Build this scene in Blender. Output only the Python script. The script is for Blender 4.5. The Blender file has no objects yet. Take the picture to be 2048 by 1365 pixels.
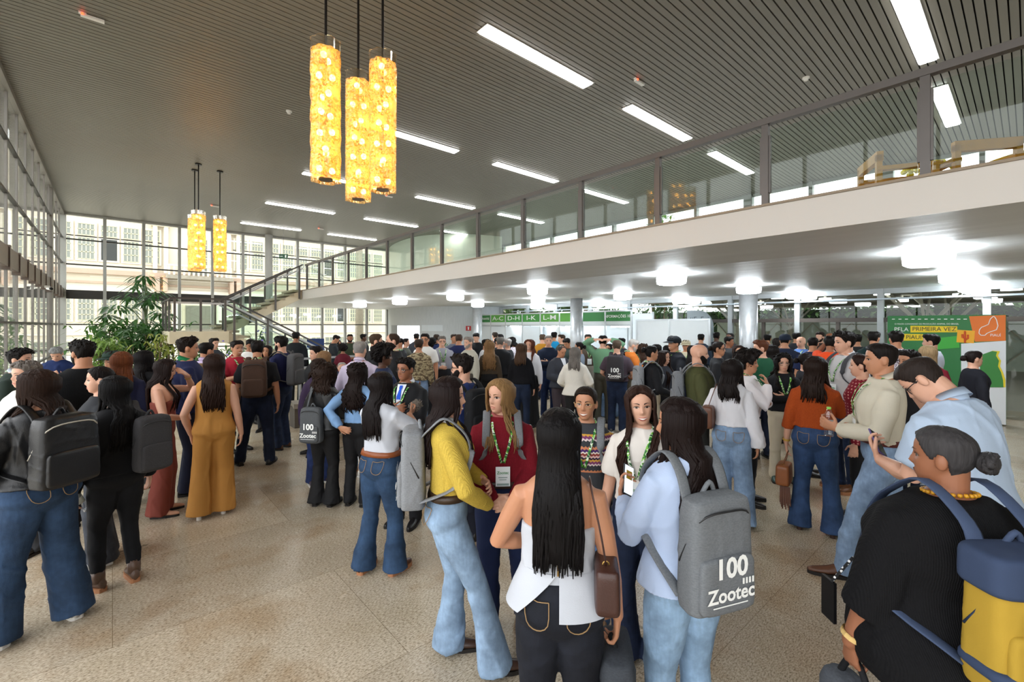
import bpy, math, random
import numpy as np
from mathutils import Vector, Matrix
random.seed(7)
SC = bpy.context.scene
COL = SC.collection
# ---------------------------------------------------------------- camera, sky, exposure
H_CAM = 1.95
FWD = np.array([0.6597, 0.7515]); RGT = np.array([0.7515, -0.6597]); FPX = 910.2
cam_d = bpy.data.cameras.new('camera'); cam = bpy.data.objects.new('camera', cam_d); COL.objects.link(cam)
cam_d.sensor_width = 36.0; cam_d.lens = 16.0; cam_d.shift_y = -31.5 / 2048
cam_d.clip_start = 0.05; cam_d.clip_end = 300
cam.location = (0, 0, H_CAM); cam.rotation_euler = (math.radians(90), 0, -math.atan2(FWD[0], FWD[1]))
SC.camera = cam
world = bpy.data.worlds.new('World'); SC.world = world; world.use_nodes = True
bg = world.node_tree.nodes['Background']
bg.inputs[0].default_value = (0.96, 0.98, 1.0, 1); bg.inputs[1].default_value = 2.5
vs = SC.view_settings
SC.display_settings.display_device = 'sRGB'
vs.view_transform = 'Standard'; vs.look = 'None'; vs.exposure = 0.68; vs.gamma = 1.0; vs.use_curve_mapping = False
cy = SC.cycles
cy.use_denoising = True
cy.max_bounces = 7; cy.diffuse_bounces = 4; cy.glossy_bounces = 3; cy.transmission_bounces = 4
cy.transparent_max_bounces = 24; cy.caustics_reflective = False; cy.caustics_refractive = False
cy.sample_clamp_indirect = 6.0; cy.use_light_tree = True
TUBE_E, LAMP_E, BULB_E = 14.0, 31.0, 26.0

# ---------------------------------------------------------------- helpers
def at(px, d, z=0.0):
    lat = (px - 1024.0) / FPX * d
    return np.array([FWD[0] * d + RGT[0] * lat, FWD[1] * d + RGT[1] * lat, z])
def lin(h):
    h = h.lstrip('#'); o = []
    for i in (0, 2, 4):
        c = int(h[i:i + 2], 16) / 255.0
        o.append(c / 12.92 if c <= 0.04045 else ((c + 0.055) / 1.055) ** 2.4)
    return (o[0], o[1], o[2], 1.0)
class NT:
    def __init__(s, name):
        s.m = bpy.data.materials.new(name); s.m.use_nodes = True
        s.t = s.m.node_tree; s.t.nodes.clear()
        s.out = s.n('ShaderNodeOutputMaterial')
    def n(s, typ, **kw):
        nd = s.t.nodes.new(typ)
        for k, v in kw.items():
            if k == 'op': nd.operation = v
            elif k in ('blend_type', 'data_type', 'feature', 'noise_dimensions', 'wave_type', 'bands_direction', 'wave_profile', 'voronoi_dimensions', 'distance', 'interpolation_type', 'offset', 'offset_frequency', 'squash'): setattr(nd, k, v)
            else:
                key = {'i0': 0, 'i1': 1, 'i2': 2, 'i3': 3}.get(k, k.replace('_', ' '))
                nd.inputs[key].default_value = v
        return nd
    def l(s, a, b): s.t.links.new(a, b)
    def surf(s, sh): s.l(sh, s.out.inputs[0])
    def math(s, op, a, b=None, clamp=False):
        nd = s.n('ShaderNodeMath', op=op); nd.use_clamp = clamp
        for i, v in enumerate((a, b)):
            if v is None: continue
            if isinstance(v, (int, float)): nd.inputs[i].default_value = v
            else: s.l(v, nd.inputs[i])
        return nd.outputs[0]
    def mix(s, fac, c1, c2, blend='MIX'):
        nd = s.n('ShaderNodeMix', data_type='RGBA', blend_type=blend)
        for i, v in ((0, fac), (6, c1), (7, c2)):
            if isinstance(v, (int, float)): nd.inputs[i].default_value = v
            elif isinstance(v, tuple): nd.inputs[i].default_value = v
            else: s.l(v, nd.inputs[i])
        return nd.outputs[2]
    def ramp(s, fac, stops, const=False):
        nd = s.n('ShaderNodeValToRGB'); cr = nd.color_ramp
        if const: cr.interpolation = 'CONSTANT'
        while len(cr.elements) < len(stops): cr.elements.new(0.5)
        for e, (p, c) in zip(cr.elements, stops): e.position = p; e.color = c
        s.l(fac, nd.inputs[0]); return nd.outputs[0]
    def coord(s, scale=None):
        tc = s.n('ShaderNodeTexCoord')
        if scale is None: return tc.outputs['Object']
        mp = s.n('ShaderNodeMapping'); mp.inputs['Scale'].default_value = scale
        s.l(tc.outputs['Object'], mp.inputs[0]); return mp.outputs[0]
    def noise(s, scale, detail=2.0, co=None, rough=0.5):
        nd = s.n('ShaderNodeTexNoise'); nd.inputs['Scale'].default_value = scale; nd.inputs['Detail'].default_value = detail
        nd.inputs['Roughness'].default_value = rough
        if co is not None: s.l(co, nd.inputs['Vector'])
        return nd.outputs[0]
    def bsdf(s, color, rough=0.5, metal=0.0, spec=0.5, bump=None, bstr=0.2, bdist=0.01, **kw):
        p = s.n('ShaderNodeBsdfPrincipled')
        for key, v in (('Base Color', color), ('Roughness', rough), ('Metallic', metal), ('Specular IOR Level', spec)):
            if isinstance(v, (int, float, tuple)): p.inputs[key].default_value = v
            else: s.l(v, p.inputs[key])
        for k, v in kw.items(): p.inputs[k.replace('_', ' ')].default_value = v
        if bump is not None:
            b = s.n('ShaderNodeBump'); b.inputs['Strength'].default_value = bstr; b.inputs['Distance'].default_value = bdist
            s.l(bump, b.inputs['Height']); s.l(b.outputs[0], p.inputs['Normal'])
        return p.outputs[0]
MATS = {}
def simple(name, hexc, rough=0.5, metal=0.0, spec=0.5, nscale=6.0, var=0.10, bstr=0.0, bscale=60.0):
    k = ('simple', name)
    if k in MATS: return MATS[k]
    t = NT(name); c = lin(hexc)
    if var > 0:
        c = t.mix(t.noise(nscale, 3.0, t.coord()), tuple(x * (1 - var) for x in c[:3]) + (1,), tuple(min(1, x * (1 + var)) for x in c[:3]) + (1,))
    t.surf(t.bsdf(c, rough, metal, spec, bump=t.noise(bscale, 2.0, t.coord()) if bstr else None, bstr=bstr)); MATS[k] = t.m
    return t.m
def emis(name, col, e):
    if ('em', name) in MATS: return MATS[('em', name)]
    t = NT(name); nd = t.n('ShaderNodeEmission'); nd.inputs[0].default_value = col; nd.inputs[1].default_value = e
    t.surf(nd.outputs[0]); MATS[('em', name)] = t.m; return t.m
def glass(name, tint=(0.93, 0.97, 0.95, 1), r0=0.04, rough=0.0):
    if ('gl', name) in MATS: return MATS[('gl', name)]
    t = NT(name)
    lw = t.n('ShaderNodeLayerWeight'); lw.inputs['Blend'].default_value = 0.5
    f5 = t.math('POWER', lw.outputs['Facing'], 5.0)
    fr = t.math('ADD', t.math('MULTIPLY', f5, 1 - r0), r0, clamp=True)
    tr = t.n('ShaderNodeBsdfTransparent'); tr.inputs[0].default_value = tint
    gl = t.n('ShaderNodeBsdfAnisotropic') if False else t.n('ShaderNodeBsdfGlossy'); gl.inputs['Roughness'].default_value = rough
    gl.inputs[0].default_value = (1, 1, 1, 1)
    mx = t.n('ShaderNodeMixShader'); t.l(fr, mx.inputs[0]); t.l(tr.outputs[0], mx.inputs[1]); t.l(gl.outputs[0], mx.inputs[2])
    t.surf(mx.outputs[0]); MATS[('gl', name)] = t.m; return t.m

class MB:
    """collects shapes into one mesh"""
    def __init__(s): s.v = []; s.f = []
    def add(s, v, f):
        o = len(s.v); s.v.extend([tuple(map(float, p)) for p in v]); s.f.extend([tuple(i + o for i in q) for q in f]); return s
    def box(s, x0, y0, z0, x1, y1, z1):
        v = [(x0, y0, z0), (x1, y0, z0), (x1, y1, z0), (x0, y1, z0), (x0, y0, z1), (x1, y0, z1), (x1, y1, z1), (x0, y1, z1)]
        return s.add(v, [(3, 2, 1, 0), (4, 5, 6, 7), (0, 1, 5, 4), (1, 2, 6, 5), (2, 3, 7, 6), (3, 0, 4, 7)])
    def obox(s, c, ax, ay, az, hx, hy, hz):
        c, ax, ay, az = map(np.asarray, (c, ax, ay, az)); v = []
        for k in (-1, 1):
            for (i, j) in ((-1, -1), (1, -1), (1, 1), (-1, 1)): v.append(c + ax * hx * i + ay * hy * j + az * hz * k)
        return s.add(v, [(3, 2, 1, 0), (4, 5, 6, 7), (0, 1, 5, 4), (1, 2, 6, 5), (2, 3, 7, 6), (3, 0, 4, 7)])
    def bar(s, p, q, w, h=None, up=(0, 0, 1)):
        p, q = np.asarray(p, float), np.asarray(q, float); d = q - p; L = np.linalg.norm(d); d = d / L
        up = np.asarray(up, float)
        if abs(d @ up) > 0.99: up = np.array([1.0, 0, 0])
        a = np.cross(d, up); a /= np.linalg.norm(a); b = np.cross(a, d)
        return s.obox((p + q) / 2, a, d, b, w / 2, L / 2, (h or w) / 2)
    def loft(s, rings, cap=True):
        n = len(rings[0]); v = [p for r in rings for p in r]; f = []
        for k in range(len(rings) - 1):
            for i in range(n):
                j = (i + 1) % n; f.append((k * n + i, k * n + j, (k + 1) * n + j, (k + 1) * n + i))
        if cap:
            c0 = len(v); v = v + [np.mean(rings[0], axis=0), np.mean(rings[-1], axis=0)]; o = (len(rings) - 1) * n
            for i in range(n):
                j = (i + 1) % n; f.append((c0, j, i)); f.append((c0 + 1, o + i, o + j))
        return s.add(v, f)
    def tube(s, pts, rad, n=10, flat=1.0, nrm=None, cap=True, roundcap=False):
        pts = [np.asarray(p, float) for p in pts]; m = len(pts)
        if np.isscalar(rad): rad = [rad] * m
        rad = list(rad)
        if roundcap:
            d0 = pts[0] - pts[1]; d0 /= np.linalg.norm(d0) + 1e-9; d1 = pts[-1] - pts[-2]; d1 /= np.linalg.norm(d1) + 1e-9
            r0, r1 = rad[0], rad[-1]
            pts = [pts[0] + d0 * r0 * 0.9, pts[0] + d0 * r0 * 0.6] + pts + [pts[-1] + d1 * r1 * 0.6, pts[-1] + d1 * r1 * 0.9]
            rad = [r0 * 0.4, r0 * 0.8] + rad + [r1 * 0.8, r1 * 0.4]; m = len(pts)
        rings = []; u = None
        for k in range(m):
            d = pts[min(k + 1, m - 1)] - pts[max(k - 1, 0)]; d /= np.linalg.norm(d) + 1e-9
            if u is None:
                a = np.asarray(nrm, float) if nrm is not None else (np.array([0, 0, 1.0]) if abs(d[2]) < 0.9 else np.array([0, 1.0, 0]))
            else: a = u
            if nrm is not None and np.ndim(nrm) == 2: a = np.asarray(nrm[min(k, len(nrm) - 1)], float)
            u = a - d * (a @ d); u /= np.linalg.norm(u) + 1e-9; w = np.cross(d, u)
            rings.append([pts[k] + u * rad[k] * flat * math.cos(2 * math.pi * i / n) + w * rad[k] * math.sin(2 * math.pi * i / n) for i in range(n)])
        return s.loft(rings, cap)
    def cyl(s, c, r, z0, z1, n=24, r1=None):
        r1 = r if r1 is None else r1
        ring = lambda z, q: [(c[0] + q * math.cos(2 * math.pi * i / n), c[1] + q * math.sin(2 * math.pi * i / n), z) for i in range(n)]
        return s.loft([ring(z0, r), ring(z1, r1)])
    def ball(s, c, rx, ry=None, rz=None, n=12, m=8):
        ry = ry or rx; rz = rz or rx; rings = []
        for k in range(1, m):
            t = math.pi * k / m - math.pi / 2
            rings.append([(c[0] + rx * math.cos(t) * math.cos(2 * math.pi * i / n), c[1] + ry * math.cos(t) * math.sin(2 * math.pi * i / n), c[2] + rz * math.sin(t)) for i in range(n)])
        return s.loft(rings)
    def prism(s, poly, o, ax, ay, nz, th):
        o, ax, ay, nz = map(lambda q: np.asarray(q, float), (o, ax, ay, nz)); n = len(poly)
        v = [o + ax * p[0] + ay * p[1] for p in poly]; v += [p + nz * th for p in v]
        f = [tuple(range(n - 1, -1, -1)), tuple(range(n, 2 * n))] + [(i, (i + 1) % n, n + (i + 1) % n, n + i) for i in range(n)]
        return s.add(v, f)
    def build(s, name, mat, parent=None, local=False, smooth=False):
        v = np.array(s.v, float)
        if parent is not None and not local: v = v - wl(parent)
        me = bpy.data.meshes.new(name); me.from_pydata(v.tolist(), [], s.f); me.update()
        if smooth: me.polygons.foreach_set('use_smooth', [True] * len(me.polygons))
        if mat: me.materials.append(mat)
        o = bpy.data.objects.new(name, me); COL.objects.link(o)
        if parent is not None: o.parent = parent
        return o
def wl(o):
    p = np.zeros(3)
    while o is not None: p = p + np.array(o.location); o = o.parent
    return p
def tag(o, label=None, cat=None, group=None, kind=None):
    if label: o['label'] = label
    if cat: o['category'] = cat
    if group: o['group'] = group
    if kind: o['kind'] = kind
    return o
def thing(name, loc, label, cat, group=None):
    o = bpy.data.objects.new(name, None); COL.objects.link(o); o.location = tuple(map(float, loc)); o.empty_display_size = 0.1
    return tag(o, label, cat, group)
def struct(name, mb, mat, parent=None, smooth=False):
    o = mb.build(name, mat, parent, smooth=smooth)
    if parent is None: o['kind'] = 'structure'
    return o
def text_mb(s, size, o, ax, ay, nz, align='CENTER', ext=0.002, bold=0.0, shear=0.0):
    cu = bpy.data.curves.new('txt', 'FONT'); cu.body = s; cu.size = size; cu.align_x = align; cu.align_y = 'CENTER'; cu.shear = shear
    cu.offset = bold; cu.resolution_u = 3
    ob = bpy.data.objects.new('txt', cu); COL.objects.link(ob)
    dg = bpy.context.evaluated_depsgraph_get(); me = bpy.data.meshes.new_from_object(ob.evaluated_get(dg))
    mb = MB(); o, ax, ay, nz = map(lambda q: np.asarray(q, float), (o, ax, ay, nz))
    mb.add([o + ax * v.co.x + ay * v.co.y + nz * ext for v in me.vertices], [tuple(p.vertices) for p in me.polygons])
    bpy.data.objects.remove(ob); bpy.data.curves.remove(cu); bpy.data.meshes.remove(me)
    return mb
Z3 = np.array([0, 0, 1.0])
M_WTXT = simple('white_lettering', 'f4f6f4', 0.5, var=0)
# ================================================================= the setting
ZC = 6.15; ZS1, ZS0, ZSO = 3.28, 2.945, 2.82      # ceiling, slab top, fascia bottom, soffit
XL, YF, XM, XR, XU = -1.395, 23.65, 5.5, 13.75, 15.4
# materials of the setting
def floor_mat():
    t = NT('polished_granite'); co = t.coord()
    n1 = t.noise(55, 4, t.coord((1.0, 2.2, 1)), 0.65); n2 = t.noise(1.1, 4, co, 0.6); n3 = t.noise(140, 2, co)
    c = t.ramp(n1, [(0.33, lin('7d725f')), (0.46, lin('c0b098')), (0.58, lin('ddcfb8')), (0.75, lin('e8dcc8'))])
    c = t.mix(t.math('MULTIPLY', n3, 0.22), c, lin('6b5a45'))
    blot = t.ramp(n2, [(0.36, lin('c9ac84')), (0.5, (1, 1, 1, 1)), (0.66, lin('e3ded2'))])
    c = t.mix(0.5, c, blot, 'MULTIPLY')
    br = t.n('ShaderNodeTexBrick', offset=0.37); br.inputs['Scale'].default_value = 1.0
    br.inputs['Mortar Size'].default_value = 0.0022; br.inputs['Brick Width'].default_value = 2.1; br.inputs['Row Height'].default_value = 1.22
    br.inputs['Color1'].default_value = (0.86, 0.86, 0.86, 1); br.inputs['Color2'].default_value = (1, 1, 1, 1); br.inputs['Mortar'].default_value = (0.5, 0.47, 0.42, 1)
    t.l(co, br.inputs['Vector'])
    c = t.mix(1.0, c, br.outputs[0], 'MULTIPLY')
    vo = t.n('ShaderNodeTexVoronoi', feature='DISTANCE_TO_EDGE'); vo.inputs['Scale'].default_value = 0.33
    wv = t.mix(0.12, co, t.n('ShaderNodeTexNoise', Scale=2.5).outputs[1], 'ADD'); t.l(wv, vo.inputs['Vector'])
    crack = t.math('MULTIPLY', t.math('LESS_THAN', vo.outputs[0], 0.004), t.math('GREATER_THAN', t.noise(0.9, 1, co), 0.56))
    c = t.mix(t.math('MULTIPLY', crack, 0.6), c, lin('5a5140'))
    rg = t.math('ADD', t.math('MULTIPLY', t.noise(2.2, 4, co), 0.26), 0.10)
    t.surf(t.bsdf(c, rg, 0, 0.5)); return t.m
M_FLOOR = floor_mat()
t = NT('ceiling_slat_metal'); c = t.mix(t.noise(0.35, 3, t.coord((0.2, 1, 1))), lin('6f6a61'), lin('807c72'))
t.surf(t.bsdf(c, 0.42, 0.0, 0.5)); M_SLAT = t.m
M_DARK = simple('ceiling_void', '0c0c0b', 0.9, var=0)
M_FRAME = simple('painted_window_frame', 'a9a8a3', 0.5, 0.05, nscale=3)
M_FRAMED = simple('dark_window_frame', '3c3a37', 0.5, 0.3)
M_BAND = simple('brown_spandrel', '5f5148', 0.5, nscale=2, var=0.25)
M_BANDG = simple('dark_spandrel', '33312f', 0.45, nscale=2, var=0.2)
M_WHITE = simple('white_fascia_paint', 'cfcac4', 0.55, nscale=0.6, var=0.04)
t = NT('soffit_paint'); n = t.noise(1.2, 3, t.coord((5, 0.35, 1)))
t.surf(t.bsdf(t.mix(n, lin('c3c4c2'), lin('d6d7d5')), 0.46, 0, 0.4, bump=n, bstr=0.12, bdist=0.05)); M_SOFFIT = t.m
t = NT('board_formed_concrete'); n = t.noise(14, 4, t.coord((3, 3, 0.25)))
t.surf(t.bsdf(t.mix(n, lin('b4b8b9'), lin('cdd0d1')), 0.7, 0, 0.3, bump=n, bstr=0.3, bdist=0.02)); M_CONC = t.m
M_PLASTER = simple('pale_green_plaster', 'c3c8b9', 0.4, nscale=0.8)
M_BEIGE = simple('beige_stone_landing', 'cdc1a6', 0.6, nscale=4, var=0.12, bstr=0.2, bscale=30)
M_STEEL = simple('brushed_steel', 'b4b6b8', 0.36, 0.45, nscale=9, var=0.18)
M_RAIL = simple('grey_rail_metal', '5d5855', 0.4, 0.35)
M_RAILD = simple('dark_stair_rail', '4e4a48', 0.4, 0.5)
M_CHROME = simple('chrome', 'c9cacb', 0.15, 1.0, var=0)
G_WIN = glass('window_glass', (0.97, 0.99, 0.98, 1)); G_RAIL = glass('railing_glass', (0.90, 0.955, 0.93, 1), 0.018)
G_DARK = glass('tinted_window_glass', (0.72, 0.76, 0.74, 1), 0.022)

struct('floor', MB().box(XL - 0.2, -9, -0.2, XU, YF + 0.1, 0.0), M_FLOOR)
# ceiling: metal slats along X with open joints under a dark void
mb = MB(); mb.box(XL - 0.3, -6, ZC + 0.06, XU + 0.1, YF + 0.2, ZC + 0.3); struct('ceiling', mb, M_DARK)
mb = MB(); y = -5.0
while y < YF + 0.1: mb.box(XL - 0.1, y, ZC, XU, y + 0.083, ZC + 0.035); y += 0.1
struct('ceiling_slats', mb, M_SLAT)
# far glass wall (mullions 1.18 m apart)
fx = [XL + 1.1715 * i for i in range(12)]
mb = MB()
for x in fx[1:]: mb.box(x - 0.05, YF - 0.06, 0, x + 0.05, YF + 0.12, ZC)
mb.box(XL - 0.15, YF - 0.06, 0, XL + 0.1, YF + 0.12, ZC)
mb.cyl((fx[6] - 0.17, YF - 0.28), 0.16, 0, ZC)
for z in (ZC - 0.02,): mb.box(XL, YF - 0.05, z - 0.06, 11.5, YF + 0.1, z + 0.05)
struct('wall_far', mb, M_FRAME)
mb = MB()
for z in (1.02, 1.98, 4.24, 5.18): mb.box(XL, YF - 0.03, z - 0.025, 11.5, YF + 0.05, z + 0.025)
struct('trim_1', mb, M_FRAMED)
struct('trim_2', MB().box(XL, YF - 0.02, ZS0, 11.5, YF + 0.08, ZS1), M_BANDG)
k = 1
for a, b in zip(fx[:-1], fx[1:]):
    mb = MB(); mb.box(a + 0.05, YF + 0.005, 0.05, b - 0.05, YF + 0.015, ZS0); mb.box(a + 0.05, YF + 0.005, ZS1, b - 0.05, YF + 0.015, ZC - 0.06)
    struct('window_%d' % k, mb, G_WIN); k += 1
# left glass wall
ly = [YF - 1.18 * i for i in range(1, 24)]
mb = MB()
for i, yy in enumerate(ly):
    w = 0.028
    mb.box(XL - 0.10, yy - w, 0, XL + 0.01, yy + w, ZC)
mb.box(XL - 0.1, -4, ZC - 0.10, XL + 0.06, YF, ZC + 0.02)
mb.box(XL - 0.13, ly[3] + 0.3, 0, XL + 0.05, ly[3] + 0.62, ZC)
struct('wall_left', mb, simple('bronze_grey_frame', '7d7872', 0.45, 0.3, nscale=3))
mb = MB()
for z in (1.02, 2.0, 4.28, 5.22): mb.box(XL - 0.04, -4, z - 0.02, XL + 0.02, YF, z + 0.02)
struct('trim_3', mb, M_FRAMED)
mb = MB(); mb.box(XL - 0.06, -4, ZS0 + 0.03, XL + 0.03, YF, ZS1 + 0.05)
for yy in ly: mb.box(XL - 0.05, yy - 0.07, ZS0 - 0.02, XL + 0.05, yy + 0.07, ZS1 + 0.08)
struct('trim_4', mb, M_BAND)
edges = [YF] + ly
for a, b in zip(edges[1:15], edges[:14]):
    mb = MB(); mb.box(XL - 0.02, a + 0.045, 0.05, XL - 0.01, b - 0.045, ZS0); mb.box(XL - 0.02, a + 0.045, ZS1 + .05, XL - 0.01, b - 0.045, ZC - 0.1)
    struct('window_%d' % k, mb, G_WIN); k += 1
# wall behind the camera and beside it
struct('wall_near', MB().box(XL - 0.2, -6.2, 0, XU, -6.0, ZC), simple('near_wall_plaster', 'c9c5bb', 0.7))
# mezzanine slab with white fascia and tapered grey soffit
def slab_section(y): return [(XM, y, ZS0), (XM, y, ZS1), (XU, y, ZS1), (XU, y, ZSO), (6.5, y, ZSO)]
mb = MB(); mb.loft([slab_section(-6.0), slab_section(YF - 0.06)]); struct('mezzanine_slab', mb, M_SOFFIT)
struct('trim_5', MB().box(XM - 0.02, -6.0, ZS0 - 0.004, XM + 0.0, 18.45, ZS1), M_WHITE)
struct('trim_6', MB().box(XM - 0.04, -6.0, ZS1, XM + 0.12, 18.45, ZS1 + 0.025), simple('edge_stone', '8f7f6a', 0.5))
# curved concrete volume rising through both storeys
cpts = [(11.55, YF), (11.05, 22.2), (10.78, 20.6), (10.85, 19.0), (11.5, 17.8), (12.5, 16.95), (13.85, 16.5)]
def smooth_path(p, n=6):
    p = [np.array(q, float) for q in p]; out = []
    for i in range(len(p) - 1):
        p0, p1, p2, p3 = p[max(i - 1, 0)], p[i], p[i + 1], p[min(i + 2, len(p) - 1)]
        for j in range(n):
            u = j / n; out.append(0.5 * (2 * p1 + (p2 - p0) * u + (2 * p0 - 5 * p1 + 4 * p2 - p3) * u * u + (3 * p1 - p0 - 3 * p2 + p3) * u ** 3))
    return out + [p[-1]]
cw = smooth_path(cpts)
def ribbon(mb, path, z0, z1, th=0.2):
    n = len(path); poly = []
    off = []
    for i in range(n):
        d = path[min(i + 1, n - 1)] - path[max(i - 1, 0)]; d /= np.linalg.norm(d); off.append(path[i] + np.array([-d[1], d[0]]) * th)
    v = [(p[0], p[1], z0) for p in path] + [(p[0], p[1], z1) for p in path] + [(p[0], p[1], z1) for p in off] + [(p[0], p[1], z0) for p in off]
    f = []
    for i in range(n - 1):
        for a in range(4):
            b = (a + 1) % 4; f.append((a * n + i, a * n + i + 1, b * n + i + 1, b * n + i))
    f += [(0, n, 2 * n, 3 * n), (n - 1, 4 * n - 1, 3 * n - 1, 2 * n - 1)]
    mb.add(v, f)
mb = MB(); ribbon(mb, cw, 0, ZSO); struct('wall_back', mb, M_CONC, smooth=False)
mb = MB(); ribbon(mb, cw, ZS1, ZC); struct('wall_back_upper', mb, M_PLASTER)
# right glass wall of the ground floor
ry = [16.4, 14.6, 12.85, 11.1, 9.35, 7.6, 5.85, 4.1, 2.35, 0.6, -1.15, -2.9]
# header beam / doors, door frames
mb = MB()
for yy in ry: mb.box(XR - 0.07, yy - 0.06, 0, XR + 0.07, yy + 0.06, ZSO)
mb.box(XR - 0.05, -5, ZSO - 0.12, XR + 0.08, 16.5, ZSO)
struct('wall_right', mb, simple('pale_grey_frame', 'aeb2b3', 0.45, 0.2))
mb = MB(); mb.box(XR - 0.06, -5, 2.03, XR + 0.07, 9.35, 2.13)
for yy in (3.2, 4.95, 6.7): mb.box(XR - 0.04, yy - 0.04, 0, XR + 0.04, yy + 0.04, 2.05)
struct('trim_7', mb, simple('door_header_brown', '4a423c', 0.5, 0.2))
for a, b in zip(ry[1:], ry[:-1]):
    mb = MB(); mb.box(XR + 0.0, a + 0.06, 2.13, XR + 0.01, b - 0.06, ZSO - 0.12); mb.box(XR, a + 0.06, 0.03, XR + 0.01, b - 0.06, 2.03)
    struct('window_%d' % k, mb, G_DARK); k += 1
# upper storey right wall
mb = MB(); uy = [-4.5 + 1.75 * i for i in range(17)]
for i, yy in enumerate(uy):
    w = 0.13 if i % 2 == 0 else 0.05
    mb.box(XU - 0.05, yy - w, ZS1, XU + 0.15, yy + w, ZC)
mb.box(XU, -6, ZC - 0.08, XU + 0.1, YF, ZC + 0.05); mb.box(XU, -6, ZS1, XU + 0.1, YF, ZS1 + 0.1)
struct('wall_right_upper', mb, simple('upper_frame', '8d8f89', 0.5, 0.2))
struct('trim_8', MB().box(XU, -6, 4.9, XU + 0.06, YF, 4.95), M_FRAMED)
for a, b in zip(uy[:-1], uy[1:]):
    if a > 22.5: continue
    struct('window_%d' % k, MB().box(XU + 0.02, a + 0.1, ZS1 + .1, XU + 0.03, b - 0.1, ZC - .08), G_WIN); k += 1
# steel columns
for yc in (4.42, 9.75, 15.1):
    struct('column', MB().cyl((11.35, yc), 0.2, 0, ZSO, 40), M_STEEL, smooth=True)
# cable tray along the right wall
tray = MB(); tray.box(13.57, -4, 2.55, 13.65, 15.5, 2.59)
tag(tray.build('cable_tray', simple('tray_metal', 'a9b3ba', 0.4, 0.6)), 'long pale metal cable tray running under the soffit along the right glass wall', 'cable tray')

# ---------------------------------------------------------------- ceiling tube lights
M_TUBE = emis('tube_light', (1.0, 0.99, 0.97, 1), TUBE_E); M_HOUS = simple('light_housing', 'd8d8d6', 0.5, var=0)
ORD = ['first', 'second', 'third', 'fourth', 'fifth', 'sixth', 'seventh']
COLN = ['over the open hall', 'above the mezzanine edge', 'deep over the mezzanine']
for r in range(6):
    yy = 1.07 + 4.03 * r
    for c_, x0 in enumerate((3.93, 7.42, 10.91)):
        if (r, c_) == (0, 0): continue
        o = thing('ceiling_light', (x0 + 1.15, yy, ZC), 'white strip light %s, %s row from the camera' % (COLN[c_], ORD[r]), 'ceiling light', 'recessed strip lights in the slatted ceiling')
        h = MB(); h.box(x0 - 0.02, yy - 0.13, ZC - 0.012, x0 + 2.33, yy + 0.12, ZC - 0.004); h.build('housing', M_HOUS, o)
        for i in range(2): MB().box(x0 + 1.155 * i + 0.01, yy - 0.10, ZC - 0.03, x0 + 1.155 * i + 1.145, yy + 0.10, ZC - 0.012).build('diffuser', M_TUBE, o)
# ---------------------------------------------------------------- soffit lamps
M_LAMP = emis('lamp_diffuser', (0.86, 0.94, 1.0, 1), LAMP_E)
LR = ['nearest the mezzanine edge', 'in the middle soffit row', 'beside the right glass wall']
for i, x in enumerate((7.1, 10.3, 13.35)):
    for j in range(6):
        yy = 0.78 + 3.225 * j
        if i == 2 and j > 4: continue
        if i == 1 and j == 5: continue
        o = thing('soffit_lamp', (x, yy, ZSO), 'octagonal flush lamp %s, %s from the camera' % (LR[i], ORD[j]), 'ceiling lamp', 'flush lamps under the mezzanine')
        MB().box(x - 0.16, yy - 0.16, ZSO - 0.05, x + 0.16, yy + 0.16, ZSO - 0.001).build('base_plate', simple('lamp_base', '8f9294', 0.4, 0.5, var=0), o)
        oc = lambda z, q: [(x + q * math.cos(math.pi / 8 + math.pi / 4 * a), yy + q * math.sin(math.pi / 8 + math.pi / 4 * a), z) for a in range(8)]
        MB().loft([oc(ZSO - 0.185, 0.19), oc(ZSO - 0.165, 0.235), oc(ZSO - 0.06, 0.245), oc(ZSO - 0.05, 0.23)]).build('diffuser', M_LAMP, o)
# ---------------------------------------------------------------- pendant lamps
t = NT('amber_cut_glass'); co = t.coord(); vo = t.n('ShaderNodeTexVoronoi'); vo.inputs['Scale'].default_value = 24; t.l(co, vo.inputs['Vector'])
nz = t.noise(45, 3, co)
bp = t.n('ShaderNodeBump'); bp.inputs['Strength'].default_value = 1.0; bp.inputs['Distance'].default_value = 0.03; t.l(t.math('ADD', vo.outputs[0], t.math('MULTIPLY', nz, .6)), bp.inputs['Height'])
tl = t.n('ShaderNodeBsdfTranslucent'); tl.inputs[0].default_value = (1.0, 0.74, 0.36, 1); t.l(bp.outputs[0], tl.inputs['Normal'])
tr = t.n('ShaderNodeBsdfTransparent'); t.l(t.mix(t.ramp(vo.outputs[0], [(0.1, (0, 0, 0, 1)), (0.5, (1, 1, 1, 1))]), (1.0, 0.86, 0.52, 1), (0.95, 0.66, 0.26, 1)), tr.inputs[0])
gl = t.n('ShaderNodeBsdfGlossy'); gl.inputs['Roughness'].default_value = 0.08; gl.inputs[0].default_value = (1, 0.95, 0.85, 1); t.l(bp.outputs[0], gl.inputs['Normal'])
m1 = t.n('ShaderNodeMixShader'); t.l(t.ramp(vo.outputs[0], [(0.15, (0.02, .02, .02, 1)), (0.6, (0.32, .32, .32, 1))]), m1.inputs[0]); t.l(tr.outputs[0], m1.inputs[1]); t.l(tl.outputs[0], m1.inputs[2])
m2 = t.n('ShaderNodeMixShader'); m2.inputs[0].default_value = 0.16; t.l(m1.outputs[0], m2.inputs[1]); t.l(gl.outputs[0], m2.inputs[2])
t.surf(m2.outputs[0]); M_AMBER = t.m
G_CLEAR = glass('clear_crown_glass', (0.93, 0.87, 0.76, 1), 0.22, 0.12)
M_BULB = emis('warm_bulb', (1.0, 0.80, 0.50, 1), BULB_E)
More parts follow.
